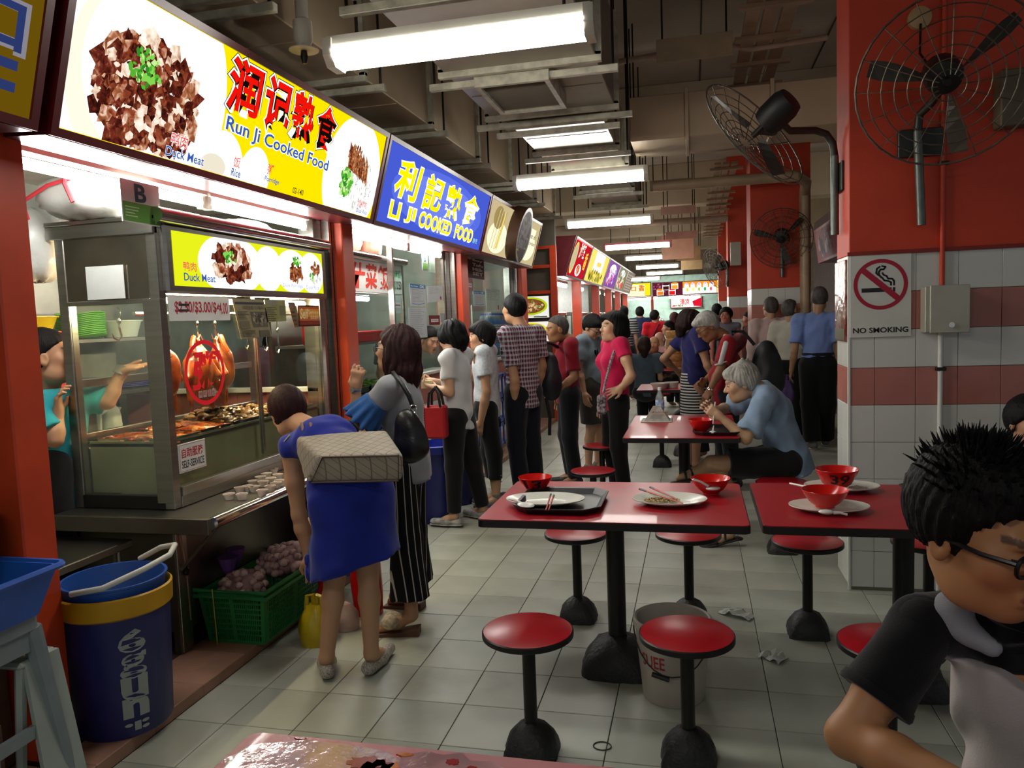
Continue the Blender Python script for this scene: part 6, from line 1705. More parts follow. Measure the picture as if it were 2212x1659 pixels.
def garlic(c, r, n, label, tie):
 G = thing('garlic_net', label, 'garlic bag', (c[0], c[1], c[2] - r[2]), 'net bags of garlic')
 for k in range(n):
  while True:
   d = Vector((random.gauss(0, 1), random.gauss(0, 1), random.gauss(0, 1))).normalized()
   if d.z > -.35: break
  p = (c[0] + r[0] * d.x, c[1] + r[1] * d.y, c[2] + r[2] * d.z)
  s = random.uniform(.017, .023)
  put('garlic_bulb', (MB().ell(p, (s, s, s * .9), GAR[k % 4], 8, 6, .06), GAR[k % 4]), G, smooth=True)
 put('filling', (MB().ell(c, (r[0] * .93, r[1] * .93, r[2] * .93), None, 16, 10), GAR[3]), G, smooth=True)
 put('net', (MB().lathe([(.01, 0), (.03, .03), (.05, .09)], tie, 10), mat('purple_net', srgb('5A3A7A'), .5, var=.2)), G)
garlic((-2.10, 3.50, .34), (.12, .17, .075), 90, 'larger net of garlic bulbs at the back of the crate', (-2.28, 3.34, .36))
garlic((-2.18, 3.24, .29), (.11, .10, .07), 60, 'smaller net of garlic bulbs in the crate', (-2.27, 3.26, .34))
# plastic bags on the floor
def carrier(c, w, d, h, label, col, hx=True, trans=.15):
 B = thing('carrier_bag', label, 'bag', (c[0], c[1], c[2]), 'carrier bags on the floor')
 m = mat('film_' + col, srgb(col), .3, var=.15, vscale=9, bump=.5, bscale=14, trans=trans)
 v = []; F = []; n = 22; lev = 9
 for i in range(lev):
  t = i / (lev - 1); s = (.92 + .12 * math.sin(PI * t)) * (1 - .45 * t ** 3)
  for k in range(n):
   a = 2 * PI * k / n; q = 1 + .09 * math.sin(5 * a + 7 * t) * t + random.uniform(-.03, .03)
   v.append((c[0] + w * s * q * math.cos(a), c[1] + d * s * q * math.sin(a), c[2] + h * t))
 for i in range(lev - 1):
  for k in range(n): F.append((i * n + k, i * n + (k + 1) % n, (i + 1) * n + (k + 1) % n, (i + 1) * n + k))
 F.append(list(range(n))[::-1]); F.append(list(range((lev - 1) * n, lev * n)))
 put('sack', (MB().add(v, F), m), B, smooth=True)
 if hx:
  for s in (-1, 1):
   put('handle', (MB().tube([(c[0] + s * w * .5, c[1] - d * .1, c[2] + h * .92), (c[0] + s * w * .45, c[1], c[2] + h * 1.22), (c[0] + s * w * .15, c[1] + d * .1, c[2] + h * 1.25), (c[0] + s * w * .1, c[1] + d * .1, c[2] + h * .95)], .012, 6), m), B, smooth=True)
 return B
q = (-1.839, 3.252, 0); carrier((q[0], q[1] + .06, 0), .085, .08, .19, 'yellow plastic bag on the floor beside the crate', 'B8A010')
q = (-1.877, 3.46, 0); carrier((q[0] - .02, q[1] + .10, .002), .075, .07, .22, 'red shiny plastic bag next to the yellow one', 'B01A1E')
q = (-1.765, 3.389, 0); carrier((q[0] - .02, q[1] + .10, .002), .09, .06, .13, 'pinkish clear bag on the floor behind the dress', 'B8988A', hx=False)
q = (-1.747, 3.538, 0); carrier((q[0] + .01, q[1] + .16, 0), .085, .07, .50, 'tall red carrier bag hanging behind the bending woman', 'D01414')
# ---- grey plastic stool with baskets at the left edge
sx, sy = -2.27, 1.86
PG = mat('grey_stool_plastic', srgb('7A8488'), .4, var=.08)
GS = thing('plastic_stool', 'grey plastic stool carrying baskets at the left edge', 'stool', (sx, sy, .05))
put('seat', (MB().prism(rrect(sx - .16, sx + .16, sy - .16, sy + .16, .05), 'z', .60, .645), PG), GS)
put('apron', (MB().prism(rrect(sx - .15, sx + .15, sy - .15, sy + .15, .045), 'z', .53, .60), PG), GS)
for i in (-1, 1):
 for j in (-1, 1):
  a = Vector((sx + i * .13, sy + j * .13, .60)); b = Vector((sx + i * .185, sy + j * .185, .05))
  put('leg', (MB().tube([a, b], [.034, .022], 8), PG), GS, smooth=True)
put('stretcher', (MB().box(sx - .15, sx + .15, sy - .165, sy - .145, .25, .29).box(sx + .145, sx + .165, sy - .15, sy + .15, .25, .29), PG), GS)
PW = mat('pale_stool_plastic', srgb('9AA39C'), .45, var=.06)
WS = thing('plastic_stool', 'pale grey plastic stool leaning against the red post', 'stool', (-2.17, 2.02, .05))
put('seat', (MB().box(-2.30, -2.13, 1.93, 2.08, .475, .50, b=.01), PW), WS)
put('side', (MB().add([(-2.13, 2.085, .49), (-2.13, 1.95, .49), (-2.07, 1.94, .05), (-2.06, 2.09, .05), (-2.145, 2.085, .49), (-2.145, 1.95, .49), (-2.085, 1.94, .05), (-2.075, 2.09, .05)], [(0, 1, 2, 3), (7, 6, 5, 4), (0, 4, 5, 1), (1, 5, 6, 2), (2, 6, 7, 3), (3, 7, 4, 0)]), PW), WS)
for x in (-2.29, -2.15): put('leg', (MB().tube([(x, 1.95, .48), (x - .02, 1.93, .05)], [.018, .016], 6), PW), WS)
BS = mat('blue_basket_plastic', srgb('2458B4'), .4, var=.08)
BK = thing('plastic_basket', 'blue plastic basket on the grey stool', 'basket', (sx, sy, .65))
T = []
def frustum(x0, x1, y0, y1, z0, z1, e, m, th=.006):
 mb = MB(); A = rrect(x0 + e, x1 - e, y0 + e, y1 - e, .03); B = rrect(x0, x1, y0, y1, .03); n = len(A)
 v = [(a, b, z0) for a, b in A] + [(a, b, z1) for a, b in B] + [(a + (0 if 0 else (sx - a) * .06), b + (sy - b) * .06, z0 + th) for a, b in A] + [(a + (sx - a) * .05, b + (sy - b) * .05, z1) for a, b in B]
 F = [list(range(n))[::-1], list(range(2 * n, 3 * n))]
 for k in range(n):
  j = (k + 1) % n; F += [(k, j, n + j, n + k), (2 * n + k, 3 * n + k, 3 * n + j, 2 * n + j), (n + k, n + j, 3 * n + j, 3 * n + k)]
 return mb.add(v, F)
put('tub', (frustum(sx - .26, sx + .22, sy - .19, sy + .19, .648, .80, .045, BS), BS), BK)
put('rim', (MB().tube([(a, b, .80) for a, b in rrect(sx - .265, sx + .228, sy - .198, sy + .198, .03)], .011, 6, closed=True), BS), BK, smooth=True)
GB = thing('plastic_basket', 'tall green basket standing in the blue one at the edge', 'basket', (sx - .10, sy + .0, .66))
GRN = mat('green_basket_plastic', srgb('1F8048'), .4, var=.08)
put('tub', (MB().lathe([(.11, .66), (.14, .97), (.135, .97), (.106, .67), (0, .67)], (sx - .08, sy, 0), 24), GRN), GB, smooth=True)
put('rim', (MB().lathe([(.138, .965), (.16, .975), (.16, .955), (.138, .94)], (sx - .08, sy, 0), 24), GRN), GB, smooth=True)
UB2 = thing('plastic_basin', 'small blue basin resting in the green basket', 'basin', (sx - .08, sy, .97))
put('shell', (MB().lathe([(.10, .96), (.135, 1.015), (.15, 1.018), (.15, 1.008), (.13, 1.0), (.098, .965), (0, .965)], (sx - .08, sy, 0), 24), BS), UB2, smooth=True)
PKG = thing('packaged_box', 'colourful printed carton behind the stool legs', 'box', (-2.35, 1.9, .05))
put('carton', (MB().box(-2.52, -2.28, 1.72, 1.98, .05, .26, b=.004), mat('brown_carton', srgb('6A5240'), .7, var=.3, vscale=12)), PKG)
p = Print((-2.2795, 1.74, .07), (0, .22, 0), (0, 0, .12)); p.rect(0, 0, 1, .6, ink('A8A49A')); p.disc(.2, .3, .1, ink('B03030')); p.disc(.55, .35, .12, ink('3060A0')); p.disc(.8, .3, .12, ink('4A8A40')); p.done('print', PKG)

# ---- roast ducks
DKM = mat('roast_duck_skin', srgb('B4561A'), .28, var=.45, vscale=14, col2=srgb('6A2A0E'), bump=.25, bscale=70, coat=.5)
def duck(x, y, z, label, rz=0.0, s=1.0):
 D = thing('roast_duck', label, 'duck', (x, y, z - .33), 'roast ducks on hooks')
 c, sn = math.cos(rz), math.sin(rz); P_ = lambda a, b, d: np.array((x + (a * c - b * sn) * s, y + (a * sn + b * c) * s, z + d * s))
 v = Vol(); v.ell(P_(0, 0, -.16), (.068 * s, .068 * s, .105 * s), None, .03).ell(P_(.01, 0, -.10), (.055 * s, .055 * s, .075 * s), None, .03).cap(P_(0, 0, -.06), P_(0, 0, 0), .030 * s, .018 * s, .02)
 for q in (-1, 1): v.cap(P_(0, q * .055, -.10), P_(.03, q * .085, -.17), .024 * s, .018 * s, .02).cap(P_(.03, q * .085, -.17), P_(.01, q * .095, -.215), .018 * s, .008 * s, .01)
 v.disp = folds(.003, 60, 3); put('carcass', vol_mesh('carcass', [(v, .007)], DKM), D)
 for q in (-1, 1):
  u = Vol().cap(P_(0, q * .04, -.22), P_(.01, q * .06, -.275), .030 * s, .016 * s, .02).cap(P_(.01, q * .06, -.275), P_(.015, q * .065, -.325), .013 * s, .009 * s, .01); put('leg', vol_mesh('leg', [(u, .006)], DKM), D)
 put('neck', (MB().tube([P_(0, 0, -.03), P_(.02, -.03, .015), P_(.03, -.05, -.02), P_(.05, -.055, -.06)], [.016 * s, .014 * s, .013 * s, .012 * s], 8), DKM), D, smooth=True)
 put('string', (MB().tube([P_(0, .01, -.01), P_(0, .03, .03), P_(0, .045, .0)], .003, 5), mat('pink_string', srgb('C87A70'), .6)), D)
duck(-2.50, 3.20, 1.49, 'leftmost roast duck with a bent neck behind the glass', .3); duck(-2.50, 3.45, 1.50, 'middle roast duck behind the red oval sticker', -.2, 1.08); duck(-2.50, 3.64, 1.50, 'rightmost roast duck hanging behind the glass', .5, 1.05)
# ================================================================ second and third stall
def sheet(x, y0, y1, z0, z1, label, c='B4BCBC', kind=0, tilt=0.0):
 S = thing('paper_notice', label, 'notice', (x, (y0 + y1) / 2, z0), 'notices on the stall windows')
 put('paper', (MB().add([(x, y0, z0), (x, y1, z0 + tilt), (x, y1, z1 + tilt), (x, y0, z1), (x - .003, y0, z0), (x - .003, y1, z0 + tilt), (x - .003, y1, z1 + tilt), (x - .003, y0, z1)], [(0, 1, 2, 3), (7, 6, 5, 4), (0, 4, 5, 1), (1, 5, 6, 2), (2, 6, 7, 3), (3, 7, 4, 0)]), mat('notice_' + c, srgb(c), .7, var=.05)), S)
 p = Print((x + .0004, y0, z0), (0, y1 - y0, tilt), (0, 0, z1 - z0)); g = ink('7A8488')
 if kind == 1: p.rect(0, .82, 1, 1, ink('1E6A9A')); p.text('My Pledge', .05, .87, .5, .93, ink('D8E0E4'), .01); p.text('OK', .62, .85, .92, .97, ink('D8E0E4'), .02); p.lines_of_text(.1, .2, .9, .78, 10, g, .25); p.line([(.1, .12), (.5, .08), (.9, .15)], .006, ink('3A7AA0'))
 elif kind == 2: p.lines_of_text(.1, .5, .95, .95, 6, g, .2); p.rect(.8, .1, .9, .3, ink('A03040'))
 elif kind == 3: p.rect(.05, .05, .95, .4, ink('6AA84A')); p.text('B', .3, .5, .7, .9, ink('3A6A6A'), .03)
 elif kind == 4: p.rect(.15, .3, .85, .62, ink('D0D0CC')); p.rect(.2, .44, .8, .5, ink('A03030'))
 elif kind == 5:
  p.rect(.02, .02, .98, .98, ink('4A1420')); p.disc(.22, .78, .12, ink('D8C060'), rv=.1)
  for k in range(5): p.text(('BeanZ', 'Soy', 'Tofu', 'Milk', 'SET')[k], .36, .80 - k * .17, .92, .92 - k * .17, ink('E0DCD4'), .03)
 else: p.lines_of_text(.08, .1, .95, .95, 14, g, .2)
 p.done('print', S)
 return S
XW = -2.365
for k, (y0, y1, lab) in enumerate(((5.85, 7.18, 'second stall window pane with papers taped on'), (7.62, 9.92, 'drinks stall window pane with papers taped on'))):
 W = thing('window_%d' % (k + 1), lab, None, (-2.4, y0, 1.1), kind='structure')
 put('pane', (MB().box(-2.40, -2.394, y0, y1, 1.1, 2.24), GLASS), W); put('frame', (MB().box(-2.42, -2.375, y0, y0 + .03, 1.1, 2.24).box(-2.42, -2.375, y1 - .03, y1, 1.1, 2.24), STEEL), W)
XP = -2.388
sheet(XP, 6.26, 6.65, 1.70, 1.895, 'pledge notice with blue heading on the second stall window', kind=1); sheet(XP, 6.70, 7.14, 1.735, 1.885, 'landscape white sheet next to the pledge notice', kind=2, tilt=.025); sheet(XP, 6.20, 6.65, 1.42, 1.69, 'tall lined sheet below the pledge notice', kind=0)
sheet(XP, 6.60, 6.75, 2.03, 2.19, 'green hygiene card hanging in the second stall window', kind=3); sheet(XP, 6.80, 6.95, 2.02, 2.18, 'faded green card beside the hygiene card', c='9AB8A0', kind=0)
sheet(XP, 6.72, 7.02, 1.53, 1.62, 'dark red name plate in the second stall window', c='6A1420', kind=4); sheet(XP, 7.03, 7.16, 1.55, 1.64, 'small grey card beside the red name plate', c='A8B0AC', kind=0)
sheet(XP, 7.95, 8.70, 2.03, 2.32, 'maroon drinks menu board hanging in the third stall', c='5A1A24', kind=5); sheet(XP, 8.22, 8.68, 1.72, 1.89, 'second pledge notice on the drinks stall window', kind=1); sheet(XP, 8.75, 9.40, 1.66, 1.93, 'pale green certificate on the drinks stall window', c='A8B8A8', kind=2); sheet(XP, 7.98, 8.2, 1.88, 2.02, 'pink label strip below the maroon menu', c='A07078', kind=4)
VS = thing('vertical_banner', 'narrow white vertical banner with orange pictures beside the post', 'banner', (-2.36, 7.68, 1.2)); put('strip', (MB().box(-2.372, -2.366, 7.63, 7.80, 1.25, 2.22), mat('white_board', srgb('D8D8D2'), .5)), VS)
p = Print((-2.3655, 7.63, 1.25), (0, .17, 0), (0, 0, .97)); [p.disc(.5, .08 + k * .17, .3, ink('D08830')) for k in range(6)]; [p.text('BeanZ'[k % 5], .3, .14 + k * .17, .7, .20 + k * .17, ink('403020'), .02) for k in range(5)]; p.done('print', VS)
# menu board and display of the second stall
MC = thing('display_cabinet', 'second stall display case with white menu board above it', 'display cabinet', (-2.75, 5.5, .74)); X2 = -2.46
put('menu_board', (MB().box(X2 - .03, X2, 4.95, 6.28, 1.80, 2.05, b=.006), mat('white_board', srgb('D8D8D2'), .5)), MC); put('canopy_edge', (MB().tube([(X2 + .01, 4.92, 2.08), (X2 + .01, 6.32, 2.08)], .032, 12), CHROME), MC, smooth=True)
p = Print((X2 + .0005, 4.95, 1.80), (0, 1.33, 0), (0, 0, .25)); RD = ink('C83018'); GD = ink('1E9A5A')
for c, a, b in (('什', .22, .40), ('菜', .42, .57), ('飯', .60, .75)): p.text(c, a, .15, b, .88, RD, .035, shear=.1)
p.text('鮮魚時蔬', .78, .55, .97, .82, GD, .02); p.text('白飯', .78, .18, .88, .45, GD, .02); p.text('0.50', .89, .18, .97, .45, ink('181818'), .02); p.done('menu_print', MC)
put('body', (MB().box(-2.98, X2 - .02, 4.95, 5.84, .05, .95, b=.005), STEEL), MC); put('front_glass', (MB().box(X2 - .02, X2 - .014, 4.95, 6.28, .95, 1.78), GLASS), MC)
for y in (4.94, 6.26): put('corner_post', (MB().box(X2 - .03, X2 + .005, y, y + .035, .95, 2.06, b=.003), STEEL), MC)
put('shelf', (MB().box(-2.95, X2 - .03, 4.97, 6.25, 1.40, 1.42), STEEL), MC); put('inner_tube', (MB().tube([(-2.56, 5.0, 1.76), (-2.56, 5.75, 1.76)], .018, 8), emitter('stall_tube', (1, .98, .94), STALL_TUBE)), MC)
put('case_floor', (MB().box(-2.95, X2 - .03, 4.97, 6.25, 1.0, 1.02), STEEL), MC); put('back_panel', (MB().box(-2.99, -2.96, 4.95, 6.27, .95, 2.06), STEELD), MC)
sheet(X2 + .002, 6.0, 6.24, 1.64, 1.79, 'small white self-service card on the second display case', kind=4)
for k in range(2):
 B = thing('plastic_tray', ['long red plastic tray on the upper shelf of the second stall', 'shorter red plastic box stacked behind the red tray'][k], 'tray', (-2.68, 5.6, 1.42)); put('tub', (MB().box(-2.58 - k * .2, -2.50 - k * .18, 5.05, 6.2 - k * .5, 1.42, 1.50 + k * .1, b=.01), mat('red_tub', srgb('B01418'), .35, var=.1)), B)
 put('rim', (MB().box(-2.59 - k * .2, -2.49 - k * .18, 5.04, 6.21 - k * .5, 1.49 + k * .1, 1.505 + k * .1, b=.003), mat('red_tub', srgb('B01418'), .35)), B)
solo('yellow_bottle', MB().lathe([(.03, 1.42), (.032, 1.52), (.02, 1.55), (.0, 1.56)], (-2.50, 5.02, 0), 14), mat('yellow_bucket', srgb('B98A08'), .4), 'yellow bottle at the end of the red tray', 'bottle', smooth=True)
pan(-2.90, -2.52, 5.0, 5.6, 1.07, 'food pan with yellow fried dishes in the second stall', ORANGE[3:] + BRAISED[2:], 110, .03, .05); pan(-2.90, -2.52, 5.64, 6.2, 1.07, 'food pan with green vegetables in the second stall', [mat('veg_' + h, srgb(h), .4, var=.2) for h in ('4A7A2A', '6A8A3A', '8A8A5A')], 110, .03, .05)
solo('wrapped_bundle', wrapped((-2.66, 5.45, 2.21), (.15, .30, .10), '', BAGM), mat('brown_film', srgb('9A6A58'), .3, var=.4, vscale=5, bump=.3, bscale=14), 'brown and white wrapped roll on the second stall canopy', 'bundle', smooth=True)
solo('cooking_pot', MB().lathe([(.14, 2.11), (.15, 2.25), (.155, 2.25), (.155, 2.24), (.14, 2.12), (0, 2.12)], (-2.72, 6.1, 0), 24), mat('copper_pot', srgb('6A3A2A'), .35, .6), 'dark copper pot on the second stall canopy', 'pot', smooth=True)
# range hood and shelf inside the second and third stall
for y0, y1, lab in ((6.3, 7.2, 'steel range hood inside the second stall'), (8.4, 9.8, 'steel range hood inside the drinks stall')):
 solo('range_hood', MB().prism([(-4.5, 2.0), (-3.1, 2.0), (-3.4, 2.62), (-4.5, 2.62)], 'y', y0, y1), STEEL, lab, 'range hood')
for y0, y1, lab in ((6.3, 7.2, 'steel prep bench inside the second stall'), (7.8, 9.8, 'steel prep bench inside the drinks stall')):
 B = thing('prep_bench', lab, 'bench', (-3.3, (y0 + y1) / 2, .05)); put('top', (MB().box(-3.5, -2.9, y0, y1, .9, .94, b=.004), STEEL), B); put('base', (MB().box(-3.45, -2.95, y0 + .05, y1 - .05, .05, .9), STEELD), B)
# water bottles on two shelves
SHF = thing('bottle_shelf', 'white wire shelf holding water bottles in the drinks stall', 'shelf', (-2.6, 9.5, 1.1))
for z in (1.10, 1.395): put('board', (MB().box(-2.66, -2.42, 9.0, 9.9, z, z + .012), FIXW), SHF)
for y in (9.0, 9.88): put('upright', (MB().box(-2.66, -2.64, y, y + .02, 1.09, 1.75), FIXW), SHF)
bt0 = thing('water_bottle', 'blue capped water bottle in the front rows behind the drinks window', 'bottle', (0, 0, 0), 'water bottles on the drinks shelf')
put('bottle_body', (MB().lathe([(.03, 0), (.032, .01), (.032, .15), (.028, .18), (.013, .215)], (0, 0, 0), 12), PET), bt0, local=True, smooth=True); put('label', (MB().lathe([(.0328, .09), (.0328, .15)], (0, 0, 0), 12), mat('bright_blue_label', srgb('2A7AC8'), .4, var=.3, vscale=40)), bt0, local=True, smooth=True); put('cap', (MB().lathe([(.015, .212), (.015, .235), (0, .236)], (0, 0, 0), 10), mat('blue_cap', srgb('1E3AA0'), .4)), bt0, local=True, smooth=True)
n = 0
for z in (1.112, 1.407):
 for i in range(12):
  for j in range(2):
   o = bt0 if n == 0 else clone(bt0); o.location = (-2.46 - j * .08, 9.05 + i * .072, z); n += 1
# blue bins between the stalls
for k, (px, lab) in enumerate((((-2.18, 5.513, 0), 'open blue rubbish bin behind the striped trousers'), ((-2.166, 6.083, 0), 'second blue rubbish bin farther along the kerb'), ((-2.32, 4.3, 0), 'dark blue bin under the duck counter ledge'))):
 x, y = px[0] - (.10 if k < 2 else -.03), px[1] + (.10 if k < 2 else -.12); zb = .05 if x < -2.2 else 0; r = .19 if k < 2 else .16; hh = .60 if k < 2 else .42
 if k < 2: x = max(x, -2.04 + .0); zb = 0; x = -1.99 if k == 0 else -2.02; zb = 0
 if k == 2: x, zb = -2.16, .05
 B = thing('rubbish_bin', lab, 'bin', (x, y, zb), 'blue rubbish bins'); put('drum', (MB().lathe([(r * .82, 0), (r, hh), (r * 1.05, hh), (r * 1.05, hh - .02), (r * .97, hh - .02), (r * .8, .02), (0, .02)], (x, y, zb), 30), mat('navy_bin', srgb('1A2466'), .4, var=.12)), B, smooth=True)
 put('liner', (MB().lathe([(r * 1.06, hh - .05), (r * 1.07, hh + .005), (r * .95, hh + .01), (r * .9, hh - .1)], (x, y, zb), 30), mat('blue_liner', srgb('2438A8'), .3, trans=.2)), B, smooth=True)
# stack of blue crates by the drinks stall
for k in range(3):
 C = thing('bottle_crate', ['lowest', 'middle', 'topmost'][k] + ' blue bottle crate by the drinks stall', 'crate', (-2.25, 8.3, .15 + k * .27), 'blue bottle crates'); m = mat('blue_crate', srgb('1E3A8A'), .4, var=.1); x0, x1, y0, y1, z = -2.37, -2.12, 8.15, 8.5, .15 + k * .27
 put('tray', (MB().box(x0, x1, y0, y1, z, z + .04).box(x0, x1, y0, y1, z + .22, z + .26).box(x0, x0 + .02, y0, y0 + .02, z, z + .26).box(x1 - .02, x1, y0, y0 + .02, z, z + .26).box(x1 - .02, x1, y1 - .02, y1, z, z + .26).box(x0, x0 + .02, y1 - .02, y1, z, z + .26).box(x1 - .015, x1, (y0 + y1) / 2 - .02, (y0 + y1) / 2 + .02, z, z + .26), m), C)

# ================================================================ people
SHOEK = mat('black_shoe', srgb('1A1816'), .45, var=.1); SHOEG = mat('grey_shoe', srgb('6A6862'), .7, var=.15); SOLEW = mat('white_sole', srgb('B8B6AE'), .6)
BLK_H = hair_mat('black', srgb('0E0C0C')); BRN_H = hair_mat('brown', srgb('241410')); GREY_H = hair_mat('grey', srgb('9A9890'), .5); PEP_H = hair_mat('pepper', srgb('4A4642'), .5)
LBR_H = hair_mat('reddish', srgb('2A1412'))
def human(label, J, tone='BE9474', face=None, up=(0, 0, 1), hs=None, h=.013, hh=.006, hands=None, detail=True, lip=(.42, .15, .12), brow=True, browc=(.03, .02, .018),
          female=False, legs=True, ears=True, eyes=False, shut=.2, group='people in the hawker hall', cat='person', handsize=None, look=0.0, nose=1.0, jaw=1.0, neck_r=.052):
 A = np.array; f = J['f']
 ft = (A(J['aL']) + A(J['aR'])) / 2
 root = thing('person', label, cat, (float(ft[0]), float(ft[1]), float(min(J['aL'][2], J['aR'][2]) - .085 * f)), group)
 face = J['F'] if face is None else face
 fr = Frame(J['hd'], face, up, hs or f)
 tn = A(srgb(tone)); vols = [(body_vol(J, female, legs=legs), h), (head_vol(fr, J['nk'], ears=ears, detail=detail, nose=nose, jaw=jaw, neck_r=neck_r), hh)]
 hv = hands or {}
 for k, sd in (('L', -1), ('R', 1)):
  e, w = A(J['e' + k]), A(J['w' + k]); d = unit(w - e); spec = hv.get(k, {})
  if spec is None: continue
  n = spec.get('n', A(J['R']) * (-sd)); dd = spec.get('d', d)
  v = hand_vol(w, dd, n, spec.get('side', sd), spec.get('curl', .35), spec.get('thumb', .5), spec.get('spread', .12), (handsize or f) * .97, curls=spec.get('curls'))
  v.cap(e * .3 + w * .7, w + unit(dd) * .02, .028 * f, .024 * f, .015)
  vols.append((v, max(.0045, hh * .8)))
 put('body', vol_mesh('body', vols, SKIN, head_colour(fr, tn, lip, brow, browc)), root)
 if eyes: add_eyes(fr, root, shut, look)
 return root, fr

# ---- woman in the blue dress, bending forward over the crate
J = template(-1.52, 3.0, 1.60, 112, .16)
A = np.array
J['aL'] = A((-1.615, 2.985, .085)); J['tL'] = A((-1.69, 3.12, .025)); J['kL'] = A((-1.575, 3.03, .45)); J['aR'] = A((-1.43, 3.05, .085)); J['tR'] = A((-1.425, 3.21, .025)); J['kR'] = A((-1.43, 3.06, .45))
J['hL'] = A((-1.55, 3.02, .83)); J['hR'] = A((-1.41, 3.04, .83)); J['pv'] = A((-1.485, 3.05, .89)); J['ch'] = A((-1.70, 3.24, 1.02)); J['nk'] = A((-1.82, 3.34, 1.055)); J['hd'] = A((-1.982, 3.42, 1.131)); J['sL'] = A((-1.86, 3.21, .985)); J['sR'] = A((-1.65, 3.38, 1.03))
J['eL'] = A((-1.842, 3.22, 0.664)); J['wL'] = A((-1.813, 3.24, 0.449)); J['eR'] = A((-1.70, 3.52, .78)); J['wR'] = A((-1.86, 3.50, .62))
J['F'] = unit((-.55, .83, 0)); J['R'] = unit((.83, .55, 0))
P, fr = human('woman in a bright blue dress bending down over the garlic crate', J, 'B98E6C', face=(-.62, .62, -.48), up=(-.45, .30, .84), hs=1.0, h=.010, hh=.007, hands={'L': dict(d=(.12, .05, -1), n=(-.6, .7, 0), side=-1, curl=.45, thumb=.5)}, detail=False)
hair(fr, 'short', LBR_H, P, .007, .0016, (('e', (0, -.05, .01), (.082, .06, .08)), ('e', (.055, -.01, -.012), (.025, .05, .05)), ('e', (-.055, -.01, -.012), (.025, .05, .05))), t=.016, line=((.085, .062), (-.11, -.075)))
BD = cloth('blue_dress', '182888', .8, .10, 8)
def dress_more(v):
 pv = A(J['pv'])
 n = unit((J['F'][0], J['F'][1], 0))
 hemc = A((-1.44, 2.99, .50));
 v.cap(pv, A((-1.47, 3.02, .82)), .155, .175, .06, n, .78); v.cap(A((-1.47, 3.02, .82)), hemc - A((0, 0, .1)), .172, .205, .06, n, .78, clip=[(A((-1.44, 2.99, .512)), unit((.28, 0, -1)))])
 v.cap(A((-1.63, 3.0, .62)), A((-1.655, 2.98, .475)), .035, .030, .04)
torso_garment(J, BD, .018, 0, .0, .03, .07, parent=P, name='dress', h=.009, fold=.004, extra=dress_more, waist=.12, hipr=.13, shoulder=.056)
put('belt_knot', (MB().ell((-1.66, 2.97, .53), (.022, .022, .035), None, 10, 8, .15).ell((-1.665, 2.965, .475), (.018, .018, .035), None, 10, 8, .15), BD), P, smooth=True)
GLIT = mat('silver_glitter', srgb('A8A298'), .35, .3, var=.5, vscale=160, bump=.5, bscale=300)
for k in 'LR': shoe(J, k, GLIT, P, .006, 'shoe')
# her tote bag lying on her back
HB = thing('tote_bag', 'beige patterned tote bag resting on the back of the bending woman', 'handbag', (-1.45, 2.95, .85))
def bag_mat():
 m = mat('monogram_canvas', srgb('8E8676'), .6, var=.06, vscale=10, bump=.1, bscale=200); nt = m.node_tree; b = nt.nodes['Principled BSDF']
 tc = nt.nodes.new('ShaderNodeTexCoord'); mp = nt.nodes.new('ShaderNodeMapping'); mp.inputs['Rotation'].default_value = (.5, .8, .785); mp.inputs['Scale'].default_value = (34, 34, 34)
 ck = nt.nodes.new('ShaderNodeTexBrick'); ck.inputs['Color1'].default_value = (*srgb('9A9282'), 1); ck.inputs['Color2'].default_value = (*srgb('948C7C'), 1); ck.inputs['Mortar'].default_value = (*srgb('6E6656'), 1)
 ck.inputs['Mortar Size'].default_value = .05; ck.offset = 0; ck.inputs['Brick Width'].default_value = 1.0; ck.inputs['Row Height'].default_value = 1.0; ck.inputs['Scale'].default_value = 1
 nt.links.new(tc.outputs['Object'], mp.inputs[0]); nt.links.new(mp.outputs[0], ck.inputs['Vector']); nt.links.new(ck.outputs['Color'], b.inputs['Base Color']); return m
TB = bag_mat()
a0, a1, a2, a3 = A((-1.597, 2.86, 0.893)), A((-1.142, 2.82, 0.916)), A((-1.124, 2.8, 1.036)), A((-1.523, 2.84, 1.019))       # base of the bag, facing the viewer
b0, b1, b2, b3 = A((-1.769, 3.1, 0.968)), A((-1.309, 3.06, 0.998)), A((-1.325, 3.12, 1.089)), A((-1.806, 3.16, 1.059))
c8 = [a0, a1, a2, a3, b0, b1, b2, b3]
o = put('bag_body', (MB().add(c8, [(0, 1, 2, 3), (7, 6, 5, 4), (3, 2, 6, 7), (0, 4, 5, 1), (0, 3, 7, 4), (1, 5, 6, 2)]), TB), HB)
md = o.modifiers.new('soft', 'BEVEL'); md.width = .022; md.segments = 3; md = o.modifiers.new('round', 'SUBSURF'); md.levels = md.render_levels = 2
for f_ in o.data.polygons: f_.use_smooth = True
put('piping', (MB().tube([a0 * .94 + a2 * .06, a1 * .94 + a3 * .06, a2 * .94 + a0 * .06, a3 * .94 + a1 * .06], .004, 6, closed=True), mat('dark_piping', srgb('5A4A3C'), .6)), HB, smooth=True)
for dx in (0, .045):
 put('handle', (MB().tube([tuple(b3 + A((.06 + dx, -.02, -.01))), tuple(b3 + A((.04 + dx, .0, .05))), tuple(A((-1.80 + dx * .8, 3.26, 1.075))), tuple(A((-1.83 + dx * .8, 3.32, 1.06)))], .007, 6), mat('tan_leather', srgb('9A7A68'), .5, var=.1)), HB, smooth=True)
put('zip', (MB().tube([tuple(b3 + A((-.01, -.02, .0))), tuple(b3 + A((-.035, -.03, -.03)))], .006, 6), CHROME), HB)

